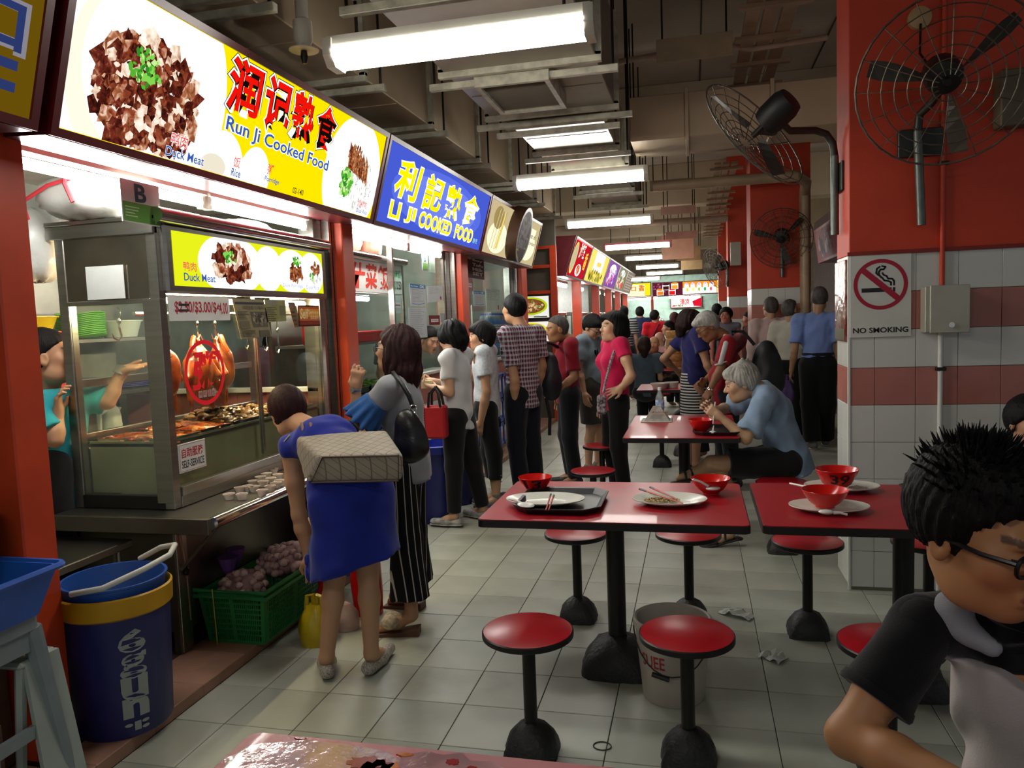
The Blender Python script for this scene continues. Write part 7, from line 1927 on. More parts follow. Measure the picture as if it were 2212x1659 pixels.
# ---- woman in grey top and striped trousers
J = template(-1.46, 3.60, 1.56, 176, .155)
J['aL'] = A((-1.40, 3.47, .10)); J['tL'] = A((-1.555, 3.44, .03)); J['kL'] = A((-1.43, 3.53, .47)); J['aR'] = A((-1.50, 3.80, .10)); J['tR'] = A((-1.655, 3.81, .03)); J['kR'] = A((-1.48, 3.72, .47))
J['hd'] = A((-1.47, 3.62, 1.415)); J['nk'] = A((-1.45, 3.62, 1.30)); J['sL'] = A((-1.44, 3.45, 1.245)); J['sR'] = A((-1.47, 3.77, 1.245)); J['ch'] = A((-1.45, 3.61, 1.15)); J['pv'] = A((-1.43, 3.62, .86))
J['eL'] = A((-1.611, 3.42, 1.071)); J['wL'] = A((-1.61, 3.42, 1.246)); J['eR'] = A((-1.66, 3.74, 1.02)); J['wR'] = A((-1.74, 3.60, .93))
P, fr = human('woman in grey top with denim frill sleeves and striped trousers', J, 'A57C5C', face=(-1, .05, .12), hs=.98, h=.011, hh=.006,
 hands={'L': dict(d=(.20, 0, 1), n=(-.1, 1, 0), side=1, curls=(.7, .9, 1.0, 1.1), thumb=.9)}, eyes=True)
hair(fr, 'long', LBR_H, P, .007, .0035, (('e', (0, -.055, -.03), (.098, .075, .13)), ('e', (.05, -.02, -.04), (.05, .07, .12)), ('e', (-.05, -.02, -.04), (.05, .07, .12)), ('c', (-.045, -.075, -.10), (-.06, -.07, -.235), .055, .03), ('c', (.045, -.075, -.10), (.055, -.07, -.225), .055, .03), ('c', (0, -.09, -.10), (0, -.09, -.26), .055, .03)), t=.018, line=((.082, .070), (-.11, -.12)), freq=18)
glasses(fr, P)
torso_garment(J, cloth('grey_top', '8A8D90', .85, .05), .016, .42, .12, .02, .06, bust=True, parent=P, name='top', h=.010, fold=.003, waist=.118)
S, E = A(J['sL']), A(J['eL']); d = unit(E - S); DEN = cloth('denim_frill', '2E5C94', .8, .12, 20)
for k, (s_, e_) in (('L', (J['sL'], J['eL'])), ('R', (J['sR'], J['eR']))):
 S, E = A(s_), A(e_); d = unit(E - S); v = Vol(); c0 = S + (E - S) * .40; c1 = S + (E - S) * .92
 v.cap(c0, c1 + d * .08, .066, .112, .01, clip=[(c1, d), (c0, -d)])
 u = unit(np.cross(d, (0, 1, .2))); w_ = np.cross(d, u)
 v.disp = (lambda c0=c0, u=u, w_=w_, d=d: (lambda Q: .007 * np.sin(np.arctan2((Q - c0) @ u, (Q - c0) @ w_) * 11) * np.clip(((Q - c0) @ d) / .09, 0, 1.2)))()
 put('frill_sleeve', vol_mesh('frill_sleeve', [(v, .006)], DEN), P)
leg_garment(J, pattern_mat('pinstripe', 'v', ('0E0D10', 'A8A098'), 19.0, frac=.14), .90, .014, .10, .010, P, flare=.035, knee=.074, ankle=.066)
wr = A(J['wL']); put('wristwatch', (MB().lathe([(.026, -.008), (.029, 0), (.026, .008)], tuple(wr + A((0, 0, -.01))), 18, axis=tuple(unit(wr - A(J['eL'])))).lathe([(.0, .034), (.014, .034), (.015, .028)], tuple(wr + A((0, 0, -.01))), 14, axis=(-.2, -1, .1)), mat('watch_steel', srgb('A8A49A'), .25, .9)), P, smooth=True)
WEDGE = mat('brown_wedge', srgb('5A3A2A'), .6, var=.1); STRAP = mat('woven_strap', srgb('B8A88E'), .7, var=.35, vscale=60, bump=.6, bscale=120)
for k in 'LR':
 An, T = A(J['a' + k]), A(J['t' + k]); dd = unit((T - An) * A((1, 1, 0))); sd = A((dd[1], -dd[0], 0))
 x0 = A((An[0], An[1], 0)) - dd * .06; x1 = A((T[0], T[1], 0)) + dd * .03; m = MB()
 vv = []
 for q, z in ((x0 + dd * .02, .040), (x0 * .5 + x1 * .5, .022), (x1, .012)):
  for s_ in (-.036, .036): vv += [tuple(q + sd * s_), tuple(q + sd * s_ + A((0, 0, z)))]
 put('wedge_sandal', (m.add(vv, [(0, 1, 3, 2), (8, 10, 11, 9), (1, 5, 7, 3), (5, 9, 11, 7), (0, 4, 5, 1), (4, 8, 9, 5), (2, 3, 7, 6), (6, 7, 11, 10), (0, 2, 6, 4), (4, 6, 10, 8)]), WEDGE), P)
 v = Vol().cap(An * .35 + T * .65 + sd * .03 + A((0, 0, .02)), An * .35 + T * .65 - sd * .03 + A((0, 0, .02)), .035, .035, .01, dd, 1.3); put('sandal_strap', vol_mesh('sandal_strap', [(v, .006)], STRAP), P)
HB = thing('shoulder_bag', 'black slouchy shoulder bag of the woman in striped trousers', 'handbag', (-1.34, 3.42, .95))
BLG = mat('black_leather', srgb('121214'), .35, var=.2, vscale=8, bump=.15, bscale=60)
v = Vol(); c = A((-1.317, 3.36, 1.011)); v.ell(c, (.085, .045, .105), None, .03).ell(c + A((.0, 0, -.055)), (.088, .05, .06), None, .04).ell(c + A((-.01, 0, .085)), (.04, .025, .05), None, .05); v.disp = folds(.004, 40, 5)
put('bag_body', vol_mesh('bag_body', [(v, .007)], BLG), HB)
put('strap', (MB().tube([tuple(A((-1.297, 3.37, 1.149))), tuple(A((-1.319, 3.38, 1.207))), tuple(A((-1.361, 3.4, 1.266))), tuple(A((-1.422, 3.45, 1.312))), tuple(A((-1.45, 3.55, 1.30)))], [.010, .013, .013, .013, .013], 6), BLG), HB, smooth=True)
put('ring', (MB().tube([tuple(A((-1.294, 3.36, 1.146)) + A((.018 * math.cos(a), 0, .018 * math.sin(a)))) for a in [k * PI / 8 for k in range(16)]], .004, 6, closed=True), CHROME), HB, smooth=True)

# ---- woman in white blouse with red tote
J = template(-1.76, 5.50, 1.57, 172, .158)
J['aL'] = A((-1.80, 5.42, .085)); J['tL'] = A((-1.95, 5.43, .025)); J['aR'] = A((-1.64, 5.66, .085)); J['tR'] = A((-1.78, 5.72, .025)); J['kL'] = A((-1.79, 5.44, .46)); J['kR'] = A((-1.69, 5.60, .46))
J['hd'] = A((-1.783, 5.5, 1.43)); J['eL'] = A((-1.764, 5.34, 1.032)); J['wL'] = A((-1.877, 5.36, 1.066)); J['eR'] = A((-1.84, 5.66, 1.06)); J['wR'] = A((-1.96, 5.56, 1.10))
P, fr = human('woman with curly black hair in white blouse reading by the window', J, 'C39C7C', face=(-.94, .25, -.26), hs=.98, h=.013, hh=.007, hands={'L': dict(n=(.3, 0, 1), side=1, curl=.5), 'R': dict(n=(.3, 0, 1), curl=.5)}, detail=True, eyes=True, shut=.5)
hair(fr, 'curly', BLK_H, P, .008, .004, (('e', (0, -.05, .0), (.10, .075, .105)), ('e', (0, .07, .085), (.05, .04, .03)), ('e', (.055, .02, .02), (.04, .06, .06)), ('e', (-.055, .02, .02), (.04, .06, .06)), ('c', (0, -.08, -.05), (0, -.075, -.10), .06, .03)), t=.022, line=((.09, .055), (-.11, -.085)), freq=14)
glasses(fr, P)
torso_garment(J, cloth('white_blouse', 'C9CCCC', .8, .04), .022, .62, .15, .02, .06, parent=P, name='blouse', h=.011, fold=.005, seed=7)
leg_garment(J, cloth('black_leggings', '0C0C0E', .75, .1), .97, .016, .06, .011, P, name='leggings', fold=.001, knee=.060, ankle=.040)
CROC = mat('marbled_clog', srgb('9A9A98'), .6, var=.4, vscale=25)
for k in 'LR': shoe(J, k, CROC, P, .008, 'clog', sole=CROC)
HB = thing('tote_bag', 'red tote bag with black handles hung on the arm of the white blouse', 'handbag', (-1.90, 5.28, .9))
c = A((-1.846, 5.26, 0.837)); RT_ = mat('red_canvas', srgb('A8101E'), .6, var=.08)
put('bag_body', (MB().box(c[0] - .085, c[0] + .075, c[1] - .05, c[1] + .05, c[2] - .13, c[2] + .11, b=.015), RT_), HB)
put('side_panel', (MB().box(c[0] - .095, c[0] - .084, c[1] - .05, c[1] + .05, c[2] - .05, c[2] + .11, b=.004), pattern_mat('zebra', 'h', ('C8C4BC', '181414'), 55)), HB)
for dy in (-.04, .04):
 put('handle', (MB().tube([(c[0] - .05, c[1] + dy, c[2] + .09), (c[0] - .04, c[1] + dy * .8, c[2] + .2), (c[0] + .0, c[1] + dy * .5, c[2] + .245), (c[0] + .03, c[1] + dy * .8, c[2] + .2), (c[0] + .045, c[1] + dy, c[2] + .09)], .010, 6), BLG), HB, smooth=True)
solo('banknotes', MB().box(-2.0, -1.92, 5.38, 5.42, 1.06, 1.12, b=.002), mat('pale_paper', srgb('B8B48A'), .7), 'folded pale papers in the hand of the white blouse woman', 'paper')

# ---- woman in white top and black capri trousers
J = template(-1.68, 6.05, 1.58, 185, .155)
J['aL'] = A((-1.62, 6.0, .085)); J['tL'] = A((-1.75, 5.93, .025)); J['kL'] = A((-1.63, 6.02, .46)); J['hd'] = A((-1.691, 6, 1.419)); J['eL'] = A((-1.634, 5.88, 0.987)); J['wL'] = A((-1.7, 5.9, 0.733)); J['eR'] = A((-1.80, 6.1, 1.08)); J['wR'] = A((-1.715, 5.93, 1.22))
P, fr = human('woman in white top resting her chin on her hand', J, 'B58A68', face=(-.90, -.40, .02), hs=.98, h=.013, hh=.007, hands={'R': dict(d=(-.2, -.3, .9), n=(.5, -.8, .2), curls=(.9, 1, 1.1, 1.2), thumb=.9)}, eyes=True)
hair(fr, 'short', BLK_H, P, .008, .002, (('e', (0, -.05, .0), (.092, .065, .095)), ('e', (.06, -.01, .0), (.024, .05, .05)), ('e', (-.06, -.01, .0), (.024, .05, .05)), ('e', (0, .06, .07), (.06, .045, .03))), t=.018, line=((.095, .048), (-.11, -.095)))
torso_garment(J, mat('cloth_white_lace', srgb('C4C8CA'), .85, var=.12, vscale=60, bump=.4, bscale=130), .020, .60, .14, .02, .065, parent=P, name='top', h=.011, fold=.004, seed=9)
leg_garment(J, cloth('black_capri', '0D0D0F', .8, .1), .80, .012, .06, .012, P, name='capri_trousers', fold=.002)
for k in 'LR': shoe(J, k, SHOEG, P, .009, 'sneaker', .02, SOLEW)
for z in (.235, .26, .285): put('button', (MB().ell((-1.56, 5.955, z), (.006, .006, .006), None, 8, 6), CHROME), P)

# ---- man in plaid shirt
J = template(-1.44, 6.35, 1.75, 150, .185)
J['hd'] = A((-1.494, 6.35, 1.638)); J['eL'] = A((-1.46, 6.14, 1.047)); J['wL'] = A((-1.481, 6.2, 0.863))
P, fr = human('tall man in plaid shirt with one hand in his pocket', J, 'B58A68', face=(-.80, .60, .05), hs=1.03, h=.013, hh=.008, hands={'L': dict(curl=.2)}, detail=False)
hair(fr, 'short', BLK_H, P, .008, .0014, (('e', (0, -.04, .015), (.086, .07, .088)),), t=.014, line=((.09, .06), (-.11, -.07)))
torso_garment(J, pattern_mat('plaid', 'p', ('A8A6AC', '6E2236', '1E2238', 'C8C6C8'), 26), .024, .70, .17, .02, .06, parent=P, name='shirt', h=.011, fold=.004, seed=11)
leg_garment(J, cloth('navy_trousers', '12141E', .8, .1), 1.0, .018, .06, .013, P)
for k in 'LR': shoe(J, k, SHOEK, P, .010, 'shoe', .02)

# ---- older man in red polo with backpack on the chest
J = template(-1.15, 6.95, 1.60, 200, .18)
J['hd'] = A((-1.227, 6.9, 1.445)); J['eL'] = A((-1.059, 6.75, 1.017)); J['wL'] = A((-1.204, 6.72, 0.909))
P, fr = human('older man in dark red polo waiting behind the plaid shirt', J, 'A07450', face=(-.85, -.50, -.10), hs=1.0, h=.014, hh=.007, eyes=True, shut=.4, jaw=1.15, nose=1.04)
hair(fr, 'short', PEP_H, P, .008, .0014, (('e', (0, -.04, .01), (.082, .065, .085)),), t=.009, line=((.07, .085), (-.11, -.06)))
torso_garment(J, cloth('red_polo', '7A0E1E', .85, .06), .022, .82, .14, .02, .06, parent=P, name='polo_shirt', h=.012, fold=.004, seed=13, belly=.05)
put('collar', (MB().tube([tuple(A(J['nk']) + A((.062 * math.cos(a), .062 * math.sin(a), -.012 - .02 * math.cos(a - 3.4)))) for a in [k * PI / 8 for k in range(16)]], .012, 6, closed=True), cloth('grey_collar', '6A5A5E')), P, smooth=True)
leg_garment(J, cloth('dark_trousers', '111217', .8, .1), 1.0, .016, .06, .014, P)
for k in 'LR': shoe(J, k, SHOEK, P, .010, 'shoe', .02)
def backpack(c, fwd, w, d, h_, label, m, straps=()):
 B = thing('backpack', label, 'backpack', (c[0], c[1], c[2] - h_), 'backpacks')
 f = unit(fwd); v = Vol(); u = A((0, 0, 1)); R = np.stack([unit(np.cross(f, u)), f, u], 1)
 v.ell(c, (w, d, h_), R, .03).ell(A(c) - u * h_ * .35, (w * 1.02, d * 1.05, h_ * .62), R, .05).ell(A(c) + f * d * .6 - u * h_ * .3, (w * .75, d * .6, h_ * .45), R, .02); v.disp = folds(.004, 36, 2)
 put('pack', vol_mesh('pack', [(v, .010)], m), B)
 for s in straps: put('strap', (MB().tube([tuple(A(q)) for q in s], .016, 6), m), B, smooth=True)
 return B
NVY = mat('navy_nylon', srgb('14161E'), .55, var=.15, vscale=12, bump=.1, bscale=80)
backpack(A((-1.244, 6.62, 1.043)), (-.2, -1, 0), .085, .08, .21, 'navy backpack hanging between the plaid shirt and the red polo', NVY, [[(-1.276, 6.62, 1.338), (-1.253, 6.72, 1.326), (-1.215, 6.85, 1.286)], [(-1.289, 6.6, 0.848), (-1.261, 6.6, 0.683), (-1.271, 6.6, 0.518)]])

# ---- man in grey polo looking down
J = template(-.98, 7.45, 1.62, -25, .18)
J['hd'] = A((-0.965, 7.4, 1.444)); J['nk'] = A((-1.02, 7.45, 1.38))
P, fr = human('man in grey blue polo and olive shorts looking down', J, 'B88E70', face=(.75, -.38, -.55), hs=1.0, h=.014, hh=.007, eyes=True, shut=.7)
hair(fr, 'short', BLK_H, P, .008, .0016, (('e', (0, -.04, .015), (.086, .07, .088)), ('e', (0, .05, .085), (.065, .05, .028))), t=.014, line=((.095, .058), (-.11, -.06)))
glasses(fr, P)
torso_garment(J, cloth('grey_polo', '75848C', .85, .05), .022, .70, .14, .02, .06, parent=P, name='polo_shirt', h=.012, fold=.004, seed=15, belly=.03)
leg_garment(J, cloth('olive_shorts', '34302A', .85, .1), .46, .03, .06, .014, P, name='shorts')
for k in 'LR': shoe(J, k, SHOEG, P, .010, 'shoe', .01, SOLEW)
put('hung_sunglasses', (MB().ell(A((-0.92, 7.28, 1.215)), (.02, .008, .035), None, 10, 8).ell(A((-0.909, 7.28, 1.162)), (.016, .008, .03), None, 10, 8), mat('dark_lens', srgb('101418'), .1)), P, smooth=True)

# ---- woman in pink top
J = template(-.66, 6.38, 1.605, 206, .165)
J['hd'] = A((-0.656, 6.36, 1.452)); J['eL'] = A((-0.502, 6.16, 1.065)); J['wL'] = A((-0.585, 6.16, 0.969)); J['nk'] = A((-.655, 6.40, 1.36))
P, fr = human('woman in bright pink top with hand on her hip', J, 'BC9474', face=(-.86, -.50, .10), hs=1.03, h=.012, hh=.006, hands={'L': dict(d=(-.75, -.1, -.30), n=(.3, .9, -.2), side=1, curl=.12, spread=.3, thumb=.1)}, eyes=True, shut=.15, lip=(.42, .12, .11))
hair(fr, 'bob', BLK_H, P, .007, .0018, (('e', (0, -.05, .0), (.094, .07, .105)), ('e', (.062, -.022, -.01), (.03, .055, .08)), ('e', (-.062, -.022, -.01), (.03, .055, .08)), ('c', (0, -.075, -.04), (0, -.055, -.10), .07, .035), ('e', (.035, .055, .08), (.055, .05, .028))), t=.020, line=((.088, .072), (-.11, -.09)))
torso_garment(J, cloth('pink_top', 'C01248', .8, .06), .020, .40, .13, .045, .075, bust=True, parent=P, name='top', h=.010, fold=.003, seed=17, waist=.125, hipr=.135)
leg_garment(J, cloth('black_trousers', '0A0A0C', .8, .1), 1.0, .012, .06, .012, P)
for k in 'LR': shoe(J, k, SHOEK, P, .010, 'shoe', .01)
put('necklace', (MB().tube([tuple(A(J['nk']) + A((.070 * math.cos(a), .060 * math.sin(a), -.005 + .03 * math.cos(a - 3.6) * -1))) for a in [k * PI / 10 for k in range(20)]], .0022, 5, closed=True), mat('gold_chain', srgb('B08A3A'), .3, .9)), P, smooth=True)
put('bracelet', (MB().tube([tuple(A(J['wL']) * .82 + A(J['eL']) * .18 + A((.030 * math.cos(a), .012 * math.sin(a), .030 * math.sin(a)))) for a in [k * PI / 8 for k in range(16)]], .004, 6, closed=True), mat('gold_chain', srgb('B08A3A'), .3, .9)), P, smooth=True)
FLO = mat('floral_strap', srgb('221820'), .7, var=.8, vscale=55, col2=srgb('A89AA0'))
HB = thing('sling_bag', 'small floral sling bag of the woman in pink', 'handbag', (-.78, 6.2, .72))
put('strap', (MB().tube([(-0.572, 6.36, 1.315), (-0.609, 6.26, 1.302), (-0.643, 6.22, 1.259), (-0.675, 6.17, 1.15), (-0.707, 6.13, 1.023), (-0.728, 6.13, 0.929)], .013, 6), FLO), HB, smooth=True)
q = A((-0.744, 6.12, 0.848)); put('bag_body', (MB().box(q[0] - .035, q[0] + .04, q[1] - .02, q[1] + .03, q[2] - .085, q[2] + .07, b=.012), FLO), HB)

# ---- woman in navy top and striped skirt
J = template(-.02, 7.62, 1.65, 20, .165)
J['hd'] = A((-0.039, 7.6, 1.444)); J['eL'] = A((-0.311, 7.75, 1.106)); J['wL'] = A((-0.187, 7.95, 0.973)); J['eR'] = A((0.108, 7.42, 1.049)); J['wR'] = A((0.208, 7.45, 0.905))
P, fr = human('woman in navy top and black and white striped skirt', J, 'A87C5E', face=(.90, .35, -.25), hs=1.02, h=.014, hh=.008, detail=False)
hair(fr, 'fluffy', BRN_H, P, .009, .004, (('e', (0, -.055, .02), (.105, .08, .105)), ('e', (0, .03, .075), (.085, .07, .05)), ('c', (0, -.08, -.05), (0, -.08, -.11), .07, .04), ('e', (.06, .0, 0), (.035, .06, .06)), ('e', (-.06, .0, 0), (.035, .06, .06))), t=.022, line=((.095, .055), (-.12, -.10)), freq=13)
torso_garment(J, cloth('navy_top', '1C1A4E', .85, .06), .022, .55, .14, .02, .06, bust=True, parent=P, name='top', h=.012, fold=.004, seed=19)
v = Vol(); pv = A(J['pv']); v.cap(pv, pv - A((0, 0, .55)), .150, .175, .03, J['F'], .8, clip=[(pv - A((0, 0, .45)), (0, 0, -1))]); put('skirt', vol_mesh('skirt', [(v, .012)], pattern_mat('skirt_stripes', 'h', ('B8B4AC', '15151A'), 36, frac=.5)), P)
for k in 'LR': shoe(J, k, SHOEK, P, .010, 'shoe')

# ---- older man in red polo with white shoulder stripe and big backpack, head bowed
J = template(.26, 6.95, 1.62, 200, .185)
J['hd'] = A((0.106, 6.88, 1.425)); J['nk'] = A((0.253, 6.92, 1.33)); J['ch'] = A((0.273, 6.92, 1.079)); J['sL'] = A((0.276, 6.74, 1.28)); J['sR'] = A((0.379, 7.1, 1.292)); J['eL'] = A((0.2, 6.7, 1.055)); J['wL'] = A((0.113, 6.66, 0.895)); J['eR'] = A((.2, 7.1, 1.05)); J['wR'] = A((.08, 6.95, .95))
P, fr = human('grey haired man in red polo with white stripe bowing his head', J, '8A5E40', face=(-.80, -.25, -.60), up=(-.4, -.1, .9), hs=1.03, h=.013, hh=.007, hands={'L': dict(n=(.5, .5, .4), side=1, curl=.7)}, detail=True)
hair(fr, 'short', GREY_H, P, .008, .002, (('e', (0, -.04, .015), (.086, .07, .088)), ('e', (0, .05, .085), (.06, .05, .028))), t=.013, line=((.09, .062), (-.11, -.055)))
glasses(fr, P)
RP = cloth('red_polo_bright', '86101A', .85, .06)
torso_garment(J, RP, .026, .72, .16, .02, .06, parent=P, name='polo_shirt', h=.012, fold=.005, seed=21, belly=.05)
S, E = A(J['sL']), A(J['eL']); sl = S + (E - S) * .70
v = Vol().cap(A(J['nk']) * .55 + S * .45 + A((-.01, -.035, .035)), S + A((-.02, -.048, .008)), .020, .024, .01).cap(S + A((-.02, -.048, .008)), sl + A((-.015, -.052, 0)), .024, .022, .01); put('shoulder_stripe', vol_mesh('shoulder_stripe', [(v, .007)], cloth('white_stripe', 'B4B2B0')), P)
put('sleeve_trim', (MB().tube([tuple(sl + A((.062 * math.cos(a), .062 * math.sin(a), .02 * math.cos(a)))) for a in [k * PI / 9 for k in range(18)]], .006, 6, closed=True), cloth('white_stripe', 'B4B2B0')), P, smooth=True)
put('collar', (MB().tube([tuple(A(J['nk']) + A((.064 * math.cos(a), .064 * math.sin(a), .02 * math.cos(a)))) for a in [k * PI / 8 for k in range(16)]], .013, 6, closed=True), cloth('dark_collar', '1A1418')), P, smooth=True)
leg_garment(J, cloth('dark_trousers', '111217', .8, .1), 1.0, .016, .06, .014, P)
for k in 'LR': shoe(J, k, SHOEK, P, .010, 'shoe', .02)
wr = A(J['wL']); put('wristwatch', (MB().lathe([(.028, -.010), (.031, 0), (.028, .010)], tuple(wr), 16, axis=tuple(unit(wr - A(J['eL'])))), CHROME), P, smooth=True)
backpack(A((0.598, 6.98, 1.027)), (.95, -.1, 0), .17, .13, .26, 'large black backpack on the man in the striped red polo', mat('black_nylon', srgb('14181C'), .6, var=.2, vscale=12, bump=.1, bscale=80), [[(0.491, 6.8, 1.259), (0.399, 6.82, 1.376), (0.295, 6.78, 1.38), (0.316, 6.72, 1.209)]])

# ---- seated grey haired man eating
J = template(.60, 5.40, 1.66, 178, .175)
sx_, sy_ = .60, 5.38
J['pv'] = A((.60, 5.38, .56)); J['ch'] = A((.50, 5.38, .87)); J['nk'] = A((.41, 5.37, 1.02)); J['hd'] = A((0.298, 5.36, 1.062)); J['sL'] = A((.45, 5.21, .985)); J['sR'] = A((.45, 5.54, .985))
J['hL'] = A((.58, 5.29, .53)); J['hR'] = A((.58, 5.47, .53)); J['kL'] = A((0.09, 5.22, 0.542)); J['aL'] = A((0.029, 5.35, 0.426)); J['tL'] = A((-0.09, 5.38, 0.412)); J['kR'] = A((.20, 5.42, .50)); J['aR'] = A((0.211, 5.15, 0.059)); J['tR'] = A((0.076, 5.13, -0.018))
J['kR'] = A((.16, 5.30, .50));
J['eL'] = A((0.31, 5.1, 0.725)); J['wL'] = A((0.152, 5.14, 0.865)); J['eR'] = A((.22, 5.66, .86)); J['wR'] = A((0.125, 5.34, 0.884))
J['aL'] = A((-.02, 5.36, .45)); J['tL'] = A((-.13, 5.30, .42)); J['aR'] = A((.20, 5.14, .085)); J['tR'] = A((.06, 5.12, .03))
P, fr = human('grey haired man in light blue shirt eating at the middle table', J, 'B08C6C', face=(-.97, -.12, -.22), up=(-.2, 0, .98), hs=1.06, h=.011, hh=.0055, detail=True, eyes=True, shut=.5, nose=1.03,
 hands={'L': dict(d=(-.75, .1, .55), n=(.1, .9, -.1), side=1, curls=(1.0, 1.1, 1.2, 1.2), thumb=.8), 'R': dict(d=(-.8, -.2, .45), n=(.2, -.9, 0), side=-1, curls=(.9, 1.0, 1.1, 1.2), thumb=.8)}, brow=True, browc=(.2, .19, .18))
hair(fr, 'grey', GREY_H, P, .0055, .0022, (('e', (0, -.045, .012), (.088, .07, .09)), ('e', (0, .055, .080), (.062, .045, .030)), ('e', (.07, .012, .02), (.014, .03, .04)), ('e', (-.07, .012, .02), (.014, .03, .04)), ('c', (0, -.03, .11), (.01, -.045, .15), .03, .008), ('c', (.02, -.05, .10), (.03, -.08, .14), .025, .006)), t=.018, line=((.095, .052), (-.115, -.075)), freq=30)
torso_garment(J, cloth('light_blue_shirt', '7E94AC', .85, .06), .030, .85, .13, .02, .06, parent=P, name='shirt', h=.009, fold=.006, seed=23, sl_r=.070, flat=.80)
put('collar', (MB().tube([tuple(A(J['nk']) + A((.062 * math.cos(a) + .012, .066 * math.sin(a), -.004 + .022 * math.cos(a)))) for a in [k * PI / 9 for k in range(18)]], .013, 6, closed=True), cloth('light_blue_shirt', '7E94AC')), P, smooth=True)
leg_garment(J, cloth('black_shorts', '141416', .85, .1), .40, .026, .05, .010, P, name='shorts', fold=.004)
SND = mat('dark_sandal', srgb('1C1512'), .6, var=.1)
for k in 'LR':
 An, T = A(J['a' + k]), A(J['t' + k]); dd = unit(T - An); mid = An * .35 + T * .65
 v = Vol(); dn = A((0, 0, -1)) if k == 'R' else unit(A((.05, -.3, -1)))
 v.cap(An - dd * .05 + dn * .052, T + dd * .02 + dn * .025, .042, .040, .01, dn, .28); put('sandal_sole', vol_mesh('sandal_sole', [(v, .006)], SND), P)
 for q in (mid, An * .75 + T * .25):
  sdv = unit(np.cross(dd, dn)); put('sandal_strap', (MB().tube([tuple(q + sdv * .038 + dn * .02), tuple(q + sdv * .026 - dn * .022), tuple(q - dn * .032), tuple(q - sdv * .026 - dn * .022), tuple(q - sdv * .038 + dn * .02)], .009, 6), SND), P, smooth=True)
solo('chopstick', MB().tube([(0.121, 5.15, 0.962), (0.104, 5.12, 0.822)], .004, 6), mat('white_spoon_plastic', srgb('D8D8D2'), .3), 'white utensil held by the grey haired man', 'utensil')

# ---- walking man in blue shirt, seen from behind
J = template(1.31, 8.95, 1.75, 84, .19)
J['hd'] = A((1.329, 8.95, 1.655)); J['aL'] = A((1.245, 8.90, .085)); J['tL'] = A((1.21, 9.05, .03)); J['aR'] = A((1.42, 9.15, .085)); J['tR'] = A((1.44, 9.30, .03)); J['eL'] = A((1.061, 8.9, 1.083)); J['wL'] = A((1.033, 8.92, 0.887)); J['eR'] = A((1.518, 8.9, 1.07)); J['wR'] = A((1.516, 8.95, 0.824))
P, fr = human('man in blue shirt walking away past the pillar with a purple bag', J, '96704E', hs=1.03, h=.014, hh=.008, detail=False)
hair(fr, 'short', PEP_H, P, .009, .0012, (('e', (0, -.035, .01), (.083, .07, .085)),), t=.010, line=((.08, .07), (-.11, -.05)))
torso_garment(J, cloth('mid_blue_shirt', '7084B8', .85, .05), .026, .72, -.05, .015, .055, parent=P, name='shirt', h=.012, fold=.005, seed=25)
leg_garment(J, cloth('black_slacks', '08080A', .8, .1), 1.0, .026, .07, .013, P, ankle=.062)
v = Vol().cap(A(J['pv']) + A((0, 0, .065)), A(J['pv']) + A((0, 0, .072)), .168, .168, .01, J['F'], .76, clip=[(A(J['pv']) + A((0, 0, .09)), (0, 0, 1)), (A(J['pv']) + A((0, 0, .055)), (0, 0, -1))]); put('belt_pouch', vol_mesh('belt_pouch', [(v, .010)], cloth('navy_belt', '14142A')), P)
for k in 'LR': shoe(J, k, SHOEG, P, .009, 'sneaker', .02, SOLEW)
carrier(tuple(A(J['wL']) + A((-.06, 0, -.36))), .085, .06, .24, 'purple plastic bag carried by the walking man', '6A4A8A', trans=.3)
# ---- two men in white shirts
for k, (px, th, H_, lab, hm, fc) in enumerate((((0.89, 9.74, 1.584), 96, 1.70, 'man in pinkish white shirt walking ahead by the tiled pillar', PEP_H, (-.35, .9, 0)), ((1.089, 9.45, 1.541), 70, 1.66, 'balding man in ribbed white shirt walking beside him', PEP_H, (.75, .6, 0)))):
 J = template(px[0], px[1], H_, th, .18); J['hd'] = A(px) + A((0, 0, .0))
 P, fr = human(lab, J, 'A88262', face=fc, hs=1.0, h=.016, hh=.009, detail=False)
 hair(fr, 'short', hm, P, .010, .0012, (('e', (0, -.04, 0), (.083, .065, .08)),), t=.009, line=((.05, .10), (-.11, -.05)) if k else ((.08, .07), (-.11, -.05)))
 if k: glasses(fr, P)
 torso_garment(J, cloth('white_shirt_%d' % k, ('B49A94', 'B4B0A0')[k], .85, .05), .024, .85 if k else 1.6, -.05, .015, .055, parent=P, name='shirt', h=.014, fold=.004, seed=27 + k)
 leg_garment(J, cloth('black_slacks', '08080A'), 1.0, .02, .07, .016, P)
 for q in 'LR': shoe(J, q, SHOEK, P, .012, 'shoe', .02)

# ---- young man in the foreground
J = template(.66, 1.52, 1.72, -62, .19)
J['hd'] = A((.452, 1.36, 1.172)); J['nk'] = A((.545, 1.48, 1.03)); J['ch'] = A((.62, 1.52, .86)); J['pv'] = A((.68, 1.58, .53)); J['sR'] = A((.395, 1.475, .965)); J['sL'] = A((.80, 1.60, .965))
J['eR'] = A((0.253, 1.4, 0.784)); J['wR'] = A((.44, 1.21, .79)); J['eL'] = A((.98, 1.42, .80)); J['wL'] = A((.78, 1.22, .79))
J['hL'] = A((.80, 1.56, .50)); J['hR'] = A((.62, 1.52, .50)); J['kL'] = A((.82, 1.15, .50)); J['kR'] = A((.60, 1.12, .50)); J['aL'] = A((.84, 1.22, .085)); J['aR'] = A((.62, 1.20, .085)); J['tL'] = A((.84, 1.05, .03)); J['tR'] = A((.62, 1.03, .03))
J['F'] = unit((.25, -.97, 0)); J['R'] = unit((-.97, -.25, 0))
J['f'] = 1.0
